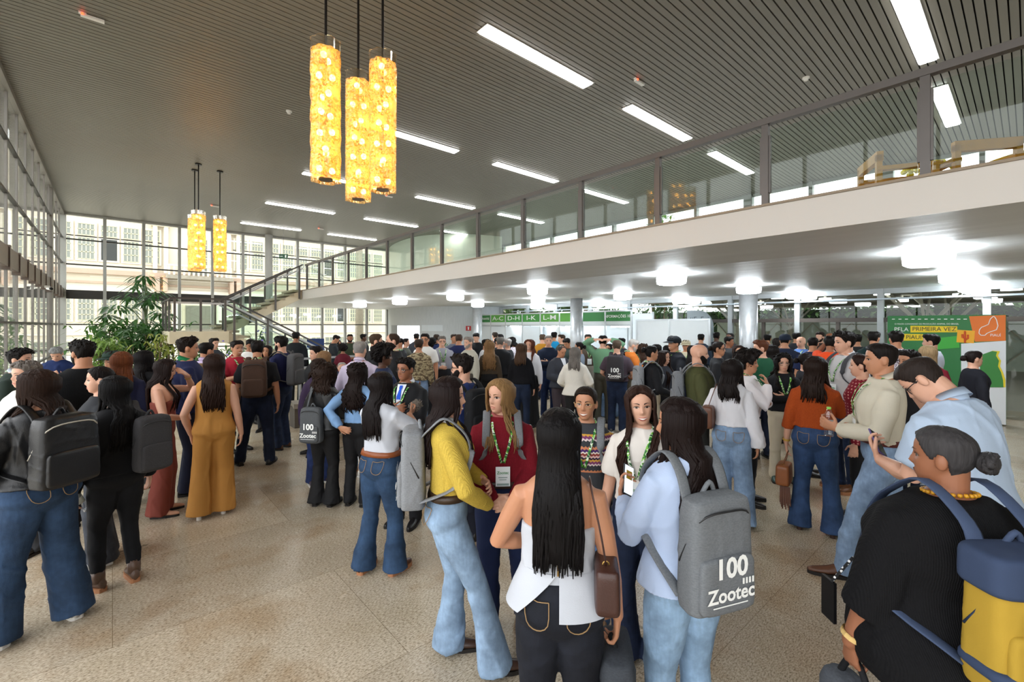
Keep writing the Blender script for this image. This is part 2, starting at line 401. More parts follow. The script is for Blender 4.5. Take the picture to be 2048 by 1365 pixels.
M_RODB = simple('pendant_rod', '1e1a17', 0.4, 0.5, var=0)
def pendant(x, y, ztop, zbot, label, group):
    o = thing('pendant_lamp', (x, y, ZC), label, 'pendant lamp', group)
    MB().cyl((x, y), 0.075, ZC - 0.03, ZC - 0.001, 20).build('ceiling_rose', M_RODB, o)
    MB().cyl((x, y), 0.014, zbot + 0.2, ZC - 0.02, 10).build('rod', M_RODB, o)
    def ring(z, q, jit=0.0):
        out = []
        for a in range(32):
            an = 2 * math.pi * a / 32; rr = q * (1.0 + 0.075 * math.cos(8 * an)) * (1 + jit * (((a * 7919 + int(z * 1000)) % 13) / 13 - 0.5))
            out.append((x + rr * math.cos(an), y + rr * math.sin(an), z))
        return out
    n = 22; zt = ztop - 0.10; inner = 0.138
    outer = [ring(zbot + (zt - zbot) * i / n, 0.146, 0.10) for i in range(n + 1)]
    ins = [ring(zt - (zt - zbot) * i / n, inner - 0.008) for i in range(n + 1)]
    m = MB(); m.loft(outer + ins, cap=False); m.build('glass_tube', M_AMBER, o)
    m = MB(); m.loft([ring(zt, 0.146), ring(ztop, 0.150), ring(ztop, 0.140), ring(zt, 0.138)], cap=False); m.build('glass_crown', G_CLEAR, o)
    MB().cyl((x, y), 0.07, zbot + 0.01, zbot + 0.03, 20).build('bottom_plate', simple('lamp_plate', '5a4630', 0.4, 0.5, var=0), o)
    nb = 7
    for i in range(nb):
        for s in (-1, 1):
            a = i * 1.2 + (0 if s < 0 else math.pi); zz = zbot + 0.12 + (zt - zbot - 0.18) * i / (nb - 1)
            MB().ball((x + 0.065 * math.cos(a), y + 0.065 * math.sin(a), zz), 0.034, n=8, m=6).build('bulb', M_BULB, o, smooth=True)
GP = 'amber glass pendants over the hall'
pendant(1.69, 4.90, 4.93, 3.47, 'amber glass tube pendant, leftmost of the three nearest ones', GP)
pendant(2.25, 5.40, 5.00, 3.47, 'amber glass tube pendant, middle and lowest of the three nearest ones', GP)
pendant(2.30, 4.84, 5.01, 3.47, 'amber glass tube pendant, rightmost of the three nearest ones', GP)
pendant(1.68, 14.27, 4.92, 3.42, 'small amber pendant in front in the far cluster before the pale building', GP)
pendant(1.67, 14.90, 4.92, 3.42, 'small amber pendant half hidden behind its neighbour in the far cluster', GP)
pendant(2.20, 14.57, 4.92, 3.42, 'small amber pendant standing apart at the right of the far cluster', GP)
# ---------------------------------------------------------------- ceiling detectors
def ceil_pt(px, py): d = (ZC - H_CAM) * FPX / (651.0 - py); return at(px, d)
MW = simple('white_plastic', 'e4e2dd', 0.4, var=0); MRED = emis('red_led', (1, 0.06, 0.02, 1), 4.0)
for px, py, lab in ((578, 222, 'round white smoke detector on the ceiling left of the near pendants'), (1612, 155, 'round white smoke detector above the mezzanine rail')):
    p = ceil_pt(px, py); o = thing('smoke_detector', (p[0], p[1], ZC), lab, 'smoke detector')
    MB().cyl(p, 0.055, ZC - 0.02, ZC, 20).build('base', MW, o, smooth=False); MB().cyl(p, 0.03, ZC - 0.055, ZC - 0.02, 20, 0.045).build('sensor_head', MW, o)
for px, py, lab in ((165, 25, 'white emergency light with red lamp on the ceiling above the left windows'), (1272, 157, 'white emergency light with red lamp between two strip lights'), (423, 410, 'small emergency light with red lamp beside the far pendants'), (637, 456, 'small emergency light with red lamp near the far end of the ceiling'), (772, 390, 'small emergency light with red lamp behind the near pendants')):
    p = ceil_pt(px, py); o = thing('emergency_light', (p[0], p[1], ZC), lab, 'emergency light')
    MB().box(p[0] - 0.02, p[1] - 0.03, ZC - 0.05, p[0] + 0.22, p[1] + 0.03, ZC - 0.02).build('housing', MW, o); MB().box(p[0] - 0.04, p[1] - 0.02, ZC - 0.02, p[0] + 0.04, p[1] + 0.02, ZC).build('bracket', MW, o)
    MB().ball((p[0] + 0.0, p[1] - 0.035, ZC - 0.03), 0.016, n=8, m=6).build('red_lamp', MRED, o)
# ---------------------------------------------------------------- mezzanine railing
o = thing('mezzanine_railing', (XM + 0.05, 9, ZS1 + .025), 'long grey metal railing with clear glass panels on the mezzanine edge', 'railing')
zr = ZS1 + 1.0; py_ = [0.63 + 1.345 * i for i in range(-4, 14)]
MB().box(XM + 0.01, py_[0] - 1, zr - 0.07, XM + 0.09, 18.25, zr).build('top_rail', M_RAIL, o)
for yy in py_:
    m = MB(); m.box(XM + 0.02, yy - 0.035, ZS1 + 0.02, XM + 0.08, yy + 0.035, zr - 0.06); m.box(XM + 0.03, yy - 0.055, ZS1 + 0.16, XM + 0.07, yy + 0.055, zr - 0.2)
    m.build('post', M_RAIL, o)
for a, b in zip(py_[:-1], py_[1:]): MB().box(XM + 0.045, a + 0.05, ZS1 + 0.07, XM + 0.055, b - 0.05, zr - 0.14).build('glass_panel', G_RAIL, o)
# ================================================================= stairs
M_STEP = simple('worn_step_stone', 'a89b83', 0.6, nscale=8, var=0.15)
o = thing('staircase', (2.7, 18.3, 0), 'pale stone staircase with half landing, glass sides and steel handrails', 'stairs')
LZ = 1.76
MB().box(1.25, 16.6, LZ - 0.36, 2.75, 20.05, LZ).build('landing', M_BEIGE, o)
def flight(x0, z0, x1, z1, y0, y1, n, low):
    m = MB(); th = 0.30
    v = []
    for y in (y0, y1): v.append([(x0, y, z0 - th), (x0, y, z0 + 0.02), (x1, y, z1 + 0.02), (x1, y, max(z1 - th, 0.0))])
    m.loft(v); m.build('stringer', M_BEIGE, o)
    for i in range(n):
        xa = x0 + (x1 - x0) * i / n; xb = x0 + (x1 - x0) * (i + 1) / n; z = z0 + (z1 - z0) * (i + (1 if z1 > z0 else 0)) / n
        MB().box(min(xa, xb) - 0.02, y0 - 0.02, z - 0.05, max(xa, xb) + 0.02, y1 + 0.02, z + 0.03).build('step', M_STEP, o)
flight(2.7, LZ, 5.48, ZS1, 18.5, 20.0, 9, False)
flight(2.7, LZ, 5.9, 0.02, 16.65, 18.15, 10, True)
def stair_rail(P, Q, n, y, glassy=True):
    P = np.array([P[0], y, P[1]]); Q = np.array([Q[0], y, Q[1]])
    for dz, w in ((1.0, 0.055), (0.86, 0.035)):
        MB().bar(P + Z3 * dz, Q + Z3 * dz, w, 0.05).build('handrail', M_RAILD if dz == 1.0 else M_STEEL, o)
    for i in range(n):
        p = P + (Q - P) * (i + 0.15) / (n - 0.7); MB().box(p[0] - 0.03, y - 0.025, p[2] - 0.25, p[0] + 0.03, y + 0.025, p[2] + 0.98).build('post', M_RAIL, o)
    for i in range(n - 1):
        a = P + (Q - P) * (i + 0.2) / (n - 0.7); b = P + (Q - P) * (i + 1.1) / (n - 0.7)
        m = MB(); m.loft([[a + Z3 * 0.08 + [0, s, 0], a + Z3 * 0.8 + [0, s, 0], b + Z3 * 0.8 + [0, s, 0], b + Z3 * 0.08 + [0, s, 0]] for s in (-0.005, 0.005)]); m.build('glass_panel', G_RAIL, o)
stair_rail((2.75, LZ), (5.5, ZS1), 4, 18.46)
stair_rail((2.75, LZ), (5.5, ZS1), 4, 20.04)
stair_rail((2.75, LZ), (5.9, 0.05), 4, 16.6)
stair_rail((2.75, LZ), (5.9, 0.05), 4, 18.2)
stair_rail((1.28, LZ), (2.75, LZ), 3, 16.63)
for yy in (17.2, 18.3, 19.4): MB().box(1.26, yy - 0.03, LZ - 0.1, 1.32, yy + 0.03, LZ + 0.98).build('post', M_RAIL, o)
MB().box(1.26, 16.6, LZ + 0.95, 1.31, 20.05, LZ + 1.0).build('handrail', M_RAILD, o)
MB().box(1.285, 16.7, LZ + 0.08, 1.295, 20.0, LZ + 0.8).build('glass_panel', G_RAIL, o)

# ================================================================= outside
struct('ground', MB().box(-60, -40, -0.45, 90, 90, -0.3), simple('outdoor_paving', 'c9c4b8', 0.8, nscale=0.4))
o = thing('building', (6, 47, 0), 'long cream historic building with shuttered windows and a balcony beyond the far glass wall', 'building')
M_FAC = simple('cream_facade', 'cfc4b1', 0.8, nscale=0.5, var=0.06); M_FACW = simple('white_trim', 'dcd4c5', 0.8, var=0.03)
M_PINK = simple('pinkish_cornice', 'b39b88', 0.8, nscale=1.5, var=0.1)
M_SHUT = simple('pale_green_shutter', 'c4c0a4', 0.6, nscale=5); M_PANE = simple('old_window_pane', '80847c', 0.2, var=0.2)
M_OPEN = simple('dark_open_window', '2d2f2e', 0.6)
YB = 47.0
MB().box(-28, YB, -0.3, 42, YB + 3, 15).build('facade_wall', M_FAC, o)
for z, h, dpt, mm in ((1.2, 0.12, 0.12, M_FACW), (4.55, 0.3, 0.25, M_FACW), (5.15, 0.16, 0.12, M_PINK), (5.85, 0.35, 0.45, M_PINK), (10.4, 0.25, 0.3, M_FACW), (11.3, 0.5, 0.7, M_FACW)):
    MB().box(-28, YB - dpt, z, 42, YB, z + h).build('cornice', mm, o)
wx = [5.56 + s * q for q in (3.15, 4.45, 5.75, 7.05, 8.35, 9.65, 10.95, 12.25, 13.55, 14.85, 16.15) for s in (-1, 1)]
def bwin(x, z0, z1, w, cols, rows, dark=False, transom=True):
    m = MB(); m.box(x - w - 0.14, YB - 0.10, z0 - 0.14, x + w + 0.14, YB - 0.02, z1 + 0.14); f = m.build('window_surround', M_FACW, o)
    MB().box(x - w, YB - 0.13, z0, x + w, YB - 0.10, z1).build('pane', M_OPEN if dark else M_PANE, f)
    m = MB()
    for i in range(cols + 1): xx = x - w + 2 * w * i / cols; m.box(xx - 0.03, YB - 0.17, z0, xx + 0.03, YB - 0.13, z1)
    for j in range(rows + 1): zz = z0 + (z1 - z0) * j / rows; m.box(x - w, YB - 0.17, zz - 0.03, x + w, YB - 0.13, zz + 0.03)
    if not dark: m.build('window_bars', M_SHUT, f)
for i, x in enumerate(wx):
    bwin(x, 6.95, 8.55, 0.46, 4, 3, dark=(i in (4, 13)))
    bwin(x, 8.75, 9.6, 0.46, 4, 2)
    bwin(x, 2.35, 4.0, 0.45, 4, 4, dark=(i == 15))
    bwin(x, -0.1, 0.75, 0.42, 2, 2)
for x in (2.95, 8.1):
    for s in (-0.35, 0.35): MB().cyl((x + s, YB - 0.25), 0.16, 5.9, 10.4, 14).build('half_column', M_FACW, o)
    MB().box(x - 0.6, YB - 0.5, 10.0, x + 0.6, YB, 10.4).build('capital', M_FACW, o)
    for q in (0.25, -0.25): MB().box(x + q - 0.15, YB - 1.0, 4.7, x + q + 0.15, YB, 5.8).build('console', M_PINK, o)
m = MB(); m.box(3.2, YB - 1.3, 5.75, 7.9, YB, 6.05); m.build('balcony_floor', simple('stained_balcony', '8f8779', 0.8, nscale=3, var=0.4), o)
m = MB(); m.box(3.3, YB - 1.25, 6.75, 7.8, YB - 1.05, 6.9)
for i in range(14): m.box(3.35 + i * 0.33, YB - 1.22, 6.0, 3.5 + i * 0.33, YB - 1.08, 6.8)
m.build('balustrade', M_FAC, o)
bwin(5.56, 6.1, 9.3, 0.6, 4, 7); MB().box(4.2, YB - 0.3, -0.3, 6.9, YB - 0.05, 4.3).build('portal', simple('cream_portal', 'd6cdb4', 0.8), o)  # portal in one plain cream colour
for x in (4.0, 7.1): MB().cyl((x, YB - 0.5), 0.32, -0.3, 4.6, 18).build('portal_column', M_FACW, o)
MB().box(4.6, YB - 0.4, -0.3, 6.5, YB - 0.3, 3.6).build('portal_door', simple('portal_door', '6d6a5c', 0.5), o)

M_LEAF = {}
def leafmat(hexc):
    if hexc not in M_LEAF:
        t = NT('leaf_' + hexc); c = t.mix(t.noise(5, 2, t.coord()), tuple(x * 0.6 for x in lin(hexc)[:3]) + (1,), tuple(min(1, x * 1.35) for x in lin(hexc)[:3]) + (1,))
        p = t.bsdf(c, 0.45, 0, 0.4); tl = t.n('ShaderNodeBsdfTranslucent'); t.l(c, tl.inputs[0])
        mx = t.n('ShaderNodeMixShader'); mx.inputs[0].default_value = 0.3; t.l(p, mx.inputs[1]); t.l(tl.outputs[0], mx.inputs[2]); t.surf(mx.outputs[0]); M_LEAF[hexc] = t.m
    return M_LEAF[hexc]
M_BARK = simple('bark', '6d5b48', 0.9, nscale=12, var=0.3, bstr=0.5, bscale=25)
def leaf(m, p, d, L, w, droop=0.3, segs=3):
    """one curved leaf blade starting at p in direction d"""
    p = np.array(p, float); d = np.array(d, float); d /= np.linalg.norm(d)
    s = np.cross(d, Z3); s = s / (np.linalg.norm(s) + 1e-6); v = []
    for i in range(segs + 1):
        u = i / segs; q = p + d * L * u - Z3 * droop * L * u * u; ww = w * (math.sin(math.pi * min(0.95, 0.12 + 0.85 * u)))
        v += [q - s * ww, q + s * ww]
    m.add(v, [(2 * i, 2 * i + 1, 2 * i + 3, 2 * i + 2) for i in range(segs)])
rnd = random.Random(11)
def tree(x, y, h, r, hexc, label, n=1300, name='tree', trunk_h=None, z0=-0.3):
    o = thing(name, (x, y, z0), label, 'tree', 'trees outside the glass walls')
    MB().tube([(x, y, z0), (x + 0.1, y, z0 + h * 0.4), (x, y + 0.1, z0 + h * 0.8)], [0.22, 0.17, 0.08], 8).build('trunk', M_BARK, o)
    m = MB(); blobs = [(rnd.uniform(-.6, .6) * r, rnd.uniform(-.6, .6) * r, h * rnd.uniform(0.45, 0.95), r * rnd.uniform(0.35, 0.6)) for _ in range(9)]
    for _ in range(n):
        b = rnd.choice(blobs); d = np.array([rnd.gauss(0, 1), rnd.gauss(0, 1), rnd.gauss(0, 1)]); d /= np.linalg.norm(d)
        p = np.array([x + b[0], y + b[1], z0 + b[2]]) + d * b[3] * rnd.uniform(0.75, 1.05)
        leaf(m, p, d + np.array([rnd.uniform(-.8, .8), rnd.uniform(-.8, .8), rnd.uniform(-.6, .3)]), r * rnd.uniform(0.12, 0.2), r * rnd.uniform(0.03, 0.055), 0.3, 2)
    m.build('crown', leafmat(hexc), o)
for i, (x, y, h, r, c) in enumerate(((40.5, 23.5, 12.5, 3.4, '4d6b2c'), (29, 24, 8.5, 2.6, '3f5c2a'), (24, 29, 9.0, 2.4, '56763a'), (52, 22, 12.5, 3.4, '5d8036'), (47.5, 9.6, 6.0, 2.6, '4a6a30'), (47.5, 3.4, 6.2, 2.6, '5a7d36'), (47.5, -2.8, 6.0, 2.6, '466530'), (47.5, 15.8, 6.5, 2.6, '50702f'), (47.5, -9, 6, 2.6, '4a6a30'), (33.5, 20.5, 6.5, 2.0, '3f5c2a'), (18.5, 19.2, 4.2, 1.2, '5f7f38'), (20.5, 23, 4.6, 1.5, '4d6b2c'))):
    tree(x, y, h, r, c, 'leafy tree outside the right glass wall, %s' % ('tallest and nearest', 'broad dark one far back', 'one beyond the curved volume', 'smallest of the tall ones', 'middle one behind the pavilion', 'brightest one behind the pavilion', 'dark one at the near end behind the pavilion', 'one at the far end behind the pavilion', 'outermost near end', 'dark one behind the booths', 'low bushy one by the booths', 'low bushy one furthest left')[i], z0=-0.3)
p = at(718, 31); o = thing('palm_tree', (p[0], p[1], -0.3), 'straight grey palm trunk standing between the far glass wall and the cream building', 'tree')
MB().tube([(p[0], p[1], -0.3), (p[0] + 0.05, p[1], 4), (p[0], p[1], 8.6)], [0.3, 0.24, 0.21], 14).build('trunk', simple('palm_bark', '8b8271', 0.9, nscale=9, var=0.25, bstr=0.4), o, smooth=True)
m = MB()
for i in range(16):
    a = i * 0.8
    for q in range(14): leaf(m, (p[0] + math.cos(a) * q * 0.17, p[1] + math.sin(a) * q * 0.17, 8.6 + 0.9 * math.sin(q * 0.2) - q * q * 0.006), (math.cos(a + 1.2 * (-1) ** q), math.sin(a + 1.2 * (-1) ** q), 0.1), 0.6, 0.03, 0.6)
m.build('fronds', leafmat('55733a'), o)
# covered pavilion outside the right wall
o = thing('pavilion', (24, 3, -0.3), 'open steel pavilion with long ribbed roof and forked posts outside the right glass wall', 'pavilion')
M_PR = simple('pavilion_roof', '6f675a', 0.8, nscale=0.7); M_PB = simple('pavilion_beam', 'b9b1a0', 0.6)
MB().box(16.5, -14, 3.5, 44, 17, 3.65).build('roof', M_PR, o)
for i in range(23): MB().box(17 + 1.15 * i, -14, 3.36, 17.18 + 1.15 * i, 17, 3.5).build('purlin', M_PB, o)
for j in range(6): MB().box(16.5, -11 + 5 * j, 3.26, 44, -10.85 + 5 * j, 3.38).build('beam', M_PR, o)
for x, y in ((22, 9), (22, 2.5), (29, 9), (29, 2.5), (29, -4)):
    m = MB(); m.cyl((x, y), 0.12, -0.3, 1.9, 12)
    for a in range(6): m.tube([(x, y, 1.8), (x + 1.4 * math.cos(a * 1.047), y + 1.4 * math.sin(a * 1.047), 3.35)], 0.045, 6)
    m.build('forked_post', M_PB, o)
MB().box(33, -12, -0.3, 33.1, 15, 2.2).build('lattice_screen', simple('white_screen', 'c9d0c4', 0.6), o)
m = MB()
for i in range(14): m.bar((32.95, -11 + i * 2, -0.2), (32.95, -9 + i * 2, 2.1), 0.05); m.bar((32.95, -9 + i * 2, -0.2), (32.95, -11 + i * 2, 2.1), 0.05)
m.build('screen_lattice', M_PB, o)
M_PL = emis('pavilion_lamp_glow', (0.95, 0.98, 1, 1), 7.0)
for i, (x, y) in enumerate(((18.5, 7.5), (21, 7), (18.5, 4.2), (21.2, 3.6), (24.5, 6.2), (18.6, 1.2), (21.5, .4), (25, 1.8), (18.6, -1.4), (22, -2), (28, 4), (26, 9.5), (19, 10.5), (23, 11))):
    o = thing('pavilion_lamp', (x, y, 3.4), 'round white lamp under the pavilion roof outside', 'ceiling lamp', 'lamps under the pavilion roof')
    MB().cyl((x, y), 0.24, 3.06, 3.2, 16).build('diffuser', M_PL, o); MB().cyl((x, y), 0.05, 3.2, 3.4, 8).build('stem', M_PB, o)

o = thing('backdrop', (45.5, 4, -0.3), 'long dense green hedge of leaves added behind the pavilion to block the bright sky', 'backdrop')  # leafy stand-in for a dark tree line, added to block bright sky
MB().box(45.2, -22, -0.3, 46.2, 58, 3.3).build('branches', simple('backdrop_core', '26331c', 0.9, nscale=3, var=.3), o)  # one solid dark core, no branches, added to darken gaps between the leaves
m = MB()
for _ in range(7500):
    p = np.array([45.15 + rnd.uniform(-.25, .25), rnd.uniform(-22, 58), rnd.uniform(-.2, 3.7)]); leaf(m, p, (rnd.uniform(-1, .2), rnd.uniform(-1, 1), rnd.uniform(-.5, .8)), 0.5, 0.13, 0.3, 2)
m.build('leaves', leafmat('4f7032'), o)

# ================================================================= registration booth
BA, BB = np.array([12.35, 8.4]), np.array([12.8, 17.0])
def on_line(px):
    r = (px - 1024) / FPX; n = RGT - r * FWD; u = -(BA @ n) / ((BB - BA) @ n); return BA + (BB - BA) * u
o = thing('registration_booth', (12.6, 12.5, 0), 'white panel registration booth with green lettered header boards beside the steel columns', 'booth')
M_ALU = simple('booth_aluminium', 'c3c7ca', 0.35, 0.6, var=0.04); M_PAN = simple('white_booth_panel', 'dfe4e6', 0.5, var=0.02)
M_GR = [simple('header_green_light', '5aa23c', 0.5, var=0.02), simple('header_green_dark', '2f7d3c', 0.5, var=0.02)]
bd = (BA - BB) / np.linalg.norm(BA - BB); bdx = np.array([bd[0], bd[1], 0]); bn = np.array([-abs(bd[1]), -abs(bd[0]) * -1 if False else 0.0, 0]); bn = np.cross(bdx, Z3); bn = bn if bn[0] < 0 else -bn
pxs = [953, 982, 1011.5, 1045, 1081, 1119.5, 1165, 1211, 1263]
txt = ['PALESTRANTES', 'A-C', 'D-H', 'I-K', 'L-M', 'N-P', '', 'INFORMAÇÕES 100']
txt[5] = 'N-'
P3 = [np.array([*on_line(q), 0]) for q in pxs]
MB().bar(P3[0] + Z3 * 2.42, P3[-1] + Z3 * 2.42, 0.06, 0.05).build('header_rail', M_ALU, o)
MB().bar(P3[0] + Z3 * 1.95, P3[-1] + Z3 * 1.95, 0.06, 0.05).build('header_rail', M_ALU, o)
for i, (a, b, s) in enumerate(zip(P3[:-1], P3[1:], txt)):
    m = MB(); mid = (a + b) / 2 + Z3 * 2.185; L = np.linalg.norm(b - a) / 2
    m.obox(mid, bdx, bn, Z3, L, 0.012, 0.22); hp = m.build('header_board', M_PAN, o)
    m = MB(); m.obox(mid + bn * 0.016 + Z3 * 0.055, bdx, bn, Z3, L - 0.04, 0.004, 0.155); m.build('green_sign', M_GR[1] if i in (0, 6, 7) else (simple('header_green_mid', '418f3b', 0.5, var=0.02) if i in (2, 3) else M_GR[0]), hp)
    if s:
        sz = 0.25 if len(s) < 5 else 0.125
        text_mb(s, sz, mid + bn * 0.021 + Z3 * 0.055 + bdx * (0.25 if s == 'N-' else 0), bdx * (1.05 if len(s) > 13 else 1.1 if len(s) > 5 else 1.9), Z3, bn, bold=0.0015).build('lettering', M_WTXT, hp)
    MB().bar(a, a + Z3 * 2.44, 0.05).build('post', M_ALU, o)
MB().bar(P3[-1], P3[-1] + Z3 * 2.44, 0.05).build('post', M_ALU, o)
def wallp(a, b, z0, z1, th=0.03): m = MB(); m.bar(a + Z3 * (z0 + z1) / 2, b + Z3 * (z0 + z1) / 2, th, z1 - z0); return m
bk0, bk1 = np.array([13.55, 8.3, 0]), np.array([13.55, 16.2, 0])
for i in range(8):
    a = bk0 + (bk1 - bk0) * i / 8; b = bk0 + (bk1 - bk0) * (i + 1) / 8
    wallp(a + [0, .03, 0], b - [0, .03, 0], 0.05, 2.35).build('back_panel', M_PAN, o); MB().bar(a, a + Z3 * 2.4, 0.05).build('post', M_ALU, o)
    if i < 7: wallp(P3[i], b + [-0.05, 0, 0], 0.05, 1.9).build('side_panel', M_PAN, o)
for i in range(8): wallp(P3[i] + bdx * 0.05, P3[i + 1] - bdx * 0.05, 0.0, 1.0, 0.04).build('counter_front', M_PAN, o)
MB().bar(P3[0] + Z3 * 1.02, P3[-1] + Z3 * 1.02, 0.4, 0.04).build('counter_top', M_ALU, o)
for i in (2, 4, 7, 5):
    c = (P3[i] + P3[i + 1]) / 2 + Z3 * 1.9 - bn * 0.1; m = MB(); m.obox(c, bdx, bn, Z3, 0.35, 0.03, 0.02); m.build('strip_lamp', M_LAMP, o)
o = thing('partition_panel', (12.4, 6.9, 0), 'plain white exhibition partition in grey frame right of the green header boards', 'partition')
q0, q1, q2 = np.array([12.45, 8.2, 0]), np.array([12.3, 7.0, 0]), np.array([12.2, 5.75, 0])
for a, b in ((q0, q1), (q1, q2)):
    wallp(a, b, 0.02, 2.1).build('panel', M_PAN, o); MB().bar(a, a + Z3 * 2.13, 0.055).build('post', M_ALU, o); MB().bar(a + Z3 * 2.11, b + Z3 * 2.11, 0.05).build('rail', M_ALU, o)
MB().bar(q2, q2 + Z3 * 2.13, 0.055).build('post', M_ALU, o)
# hashtag photo arch
c = np.array([13.25, 6.55, 0]); o = thing('photo_arch', c, 'grey rounded photo board with dark hashtag lettering beside the partition', 'sign board')
yr = np.array([0, -1.0, 0]); nx = np.array([-1.0, 0, 0])
poly = [(-0.4, 0), (0.4, 0)] + [(0.4 - 0.45 * (1 - math.cos(a)), 1.9 + 0.5 * math.sin(a)) for a in np.linspace(0, math.pi / 2, 8)] + [(-0.4, 2.4)]
m = MB(); m.prism(poly, c, yr, Z3, -nx, 0.05); m.build('board', simple('grey_board', '8f989c', 0.5, var=0.03), o)
text_mb('#EuFui', 0.22, c + nx * 0.004 + Z3 * 2.12 - yr * 0.02, yr, Z3, nx).build('lettering', simple('dark_lettering', '33393c', 0.5, var=0), o)
# concrete wall: lit doorway, notices, extinguisher sign
def on_wall(px, off=0.03):
    best = None
    for i in range(len(cw) - 1):
        for u in np.linspace(0, 1, 12, endpoint=False):
            q = cw[i] + (cw[i + 1] - cw[i]) * u; x = 1024 + FPX * (q @ RGT) / (q @ FWD)
            if best is None or abs(x - px) < best[0]:
                d = cw[i + 1] - cw[i]; d = d / np.linalg.norm(d); n = np.array([d[1], -d[0]]); n = n if n @ q < 0 else -n
                best = (abs(x - px), q + n * off, d, n)
    return best[1:]
o = thing('lit_doorway', (*on_wall(818)[0], 0), 'bright white lit doorway in the curved grey concrete wall', 'doorway')
m = MB(); pth = [on_wall(q, 0.012)[0] for q in range(795, 843, 4)]; ribbon(m, pth, 0, 1.93, 0.008); m.build('opening', emis('lit_room', (0.95, 0.96, 1, 1), 1.3), o)
m = MB(); pth = [on_wall(q, 0.012)[0] for q in range(783, 796, 3)]; ribbon(m, pth, 0, 1.95, 0.008); m.build('jamb', simple('grey_jamb', '8d9093', 0.6), o)
q, d, n = on_wall(865, 0.01); n3 = np.array([n[0], n[1], 0]); d3 = np.array([d[0], d[1], 0])
for i, px in enumerate((850, 864, 878)):
    q, d, n = on_wall(px, 0.012); m = MB(); m.obox(np.array([q[0], q[1], 1.82]), np.array([d[0], d[1], 0]), np.array([n[0], n[1], 0]), Z3, 0.19, 0.004, 0.14)
    tag(m.build('paper_notice', simple('pale_paper', 'd3d9dc', 0.6, var=0.03)), 'pale paper notice taped to the concrete wall, %s of three in a row' % ('left', 'middle', 'right')[i], 'notice', 'notices on the concrete wall')
q, d, n = on_wall(937, 0.012); c = np.array([q[0], q[1], 1.81]); d3 = np.array([d[0], d[1], 0]); n3 = np.array([n[0], n[1], 0])
o = thing('fire_sign', c, 'small red extinguisher sign on the grey concrete wall', 'sign')
m = MB(); m.obox(c, d3, n3, Z3, 0.12, 0.004, 0.11); m.build('board', simple('sign_red', 'b3201e', 0.5, var=0), o)
m = MB(); m.obox(c + n3 * 0.006 - Z3 * 0.015, d3, n3, Z3, 0.028, 0.002, 0.055); m.obox(c + n3 * 0.006 + Z3 * 0.055, d3, n3, Z3, 0.045, 0.002, 0.012); m.build('extinguisher_symbol', M_WTXT, o)

# ================================================================= green banner wall
XBN = 13.0
def bp2(px, py):
    r = (px - 1024) / FPX; n = RGT - r * FWD; y = -XBN * n[0] / n[1]; d = XBN * FWD[0] + y * FWD[1]
    return (-y, H_CAM + (651 - py) * d / FPX)
l_, t_ = bp2(1775, 637); r_, t2 = bp2(2012, 629.5)
o = thing('banner_wall', (XBN, -(l_ + r_) / 2, 0), 'green and orange printed banner wall with yellow text strips standing by the right glass wall', 'banner')
O0 = np.array([XBN, 0, 0]); AX = np.array([0, -1.0, 0]); NX = np.array([-1.0, 0, 0])
def sheet(poly, lift, mat, name, par): m = MB(); m.prism(poly, O0 + NX * lift, AX, Z3, -NX, 0.003); return m.build(name, mat, par)
M_BG = simple('banner_green', '2c7a3f', 0.55, nscale=1.2, var=0.06)
m = MB(); m.prism([(l_, 0.02), (r_, 0.02), (r_, t2), (l_, t2)], O0, AX, Z3, -NX, 0.14); bo = m.build('board', M_BG, o)
def px_poly(pts): return [bp2(*q) for q in pts]
M_OR = simple('banner_orange', 'ee7a22', 0.55, var=0.03); M_YE = simple('banner_yellow', 'f2d21f', 0.55, var=0.03); M_BW = simple('banner_white', 'e9edf2', 0.55, var=0.02); M_BLG = simple('banner_light_green', '3fae3c', 0.55, var=0.03)
sheet([(r_ - 0.62, 0.02), (r_, 0.02), (r_, bp2(2012, 682)[1]), (r_ - 0.62, bp2(1930, 688)[1])], 0.004, M_BW, 'white_field', bo)
sheet(px_poly([(2011.5, 630.5), (1938, 633), (1950, 684), (2011.5, 682)]), 0.008, M_OR, 'orange_field', bo)
sheet(px_poly([(1870, 677), (1917, 672), (1919, 696), (1866, 700)]), 0.009, M_BLG, 'light_green_field', bo)
sheet(px_poly([(1950, 662), (1915, 660), (1913, 685), (1948, 687)]), 0.012, simple('banner_amber', 'f6b21e', 0.55, var=0.03), 'amber_field', bo)
sheet(px_poly([(1914.5, 653), (1821, 652), (1821, 665.5), (1914.5, 665)]), 0.008, M_YE, 'yellow_strip', bo)
sheet(px_poly([(1846, 668.5), (1784, 668), (1784, 682), (1846, 681.5)]), 0.008, M_YE, 'yellow_strip', bo)
M_INK = simple('banner_ink', '22301f', 0.55, var=0)
sheet(px_poly([(1962, 775), (1962, 718), (1968, 709), (1985, 702), (2000, 703), (1996, 712), (2002, 722), (2000, 733), (2006, 745), (2011, 760), (2011, 775)]), 0.014, simple('map_yellow', 'f0d92a', .55, var=0), 'yellow_map_edge', bo)
sheet(px_poly([(1960, 775), (1960, 718), (1966, 709), (1984, 702.5), (1994, 704), (1992, 712), (1998, 722), (1996, 733), (2002, 745), (2006, 760), (2007, 775)]), 0.018, simple('map_green', '3b8a3d', .55, var=0.04), 'green_map', bo)
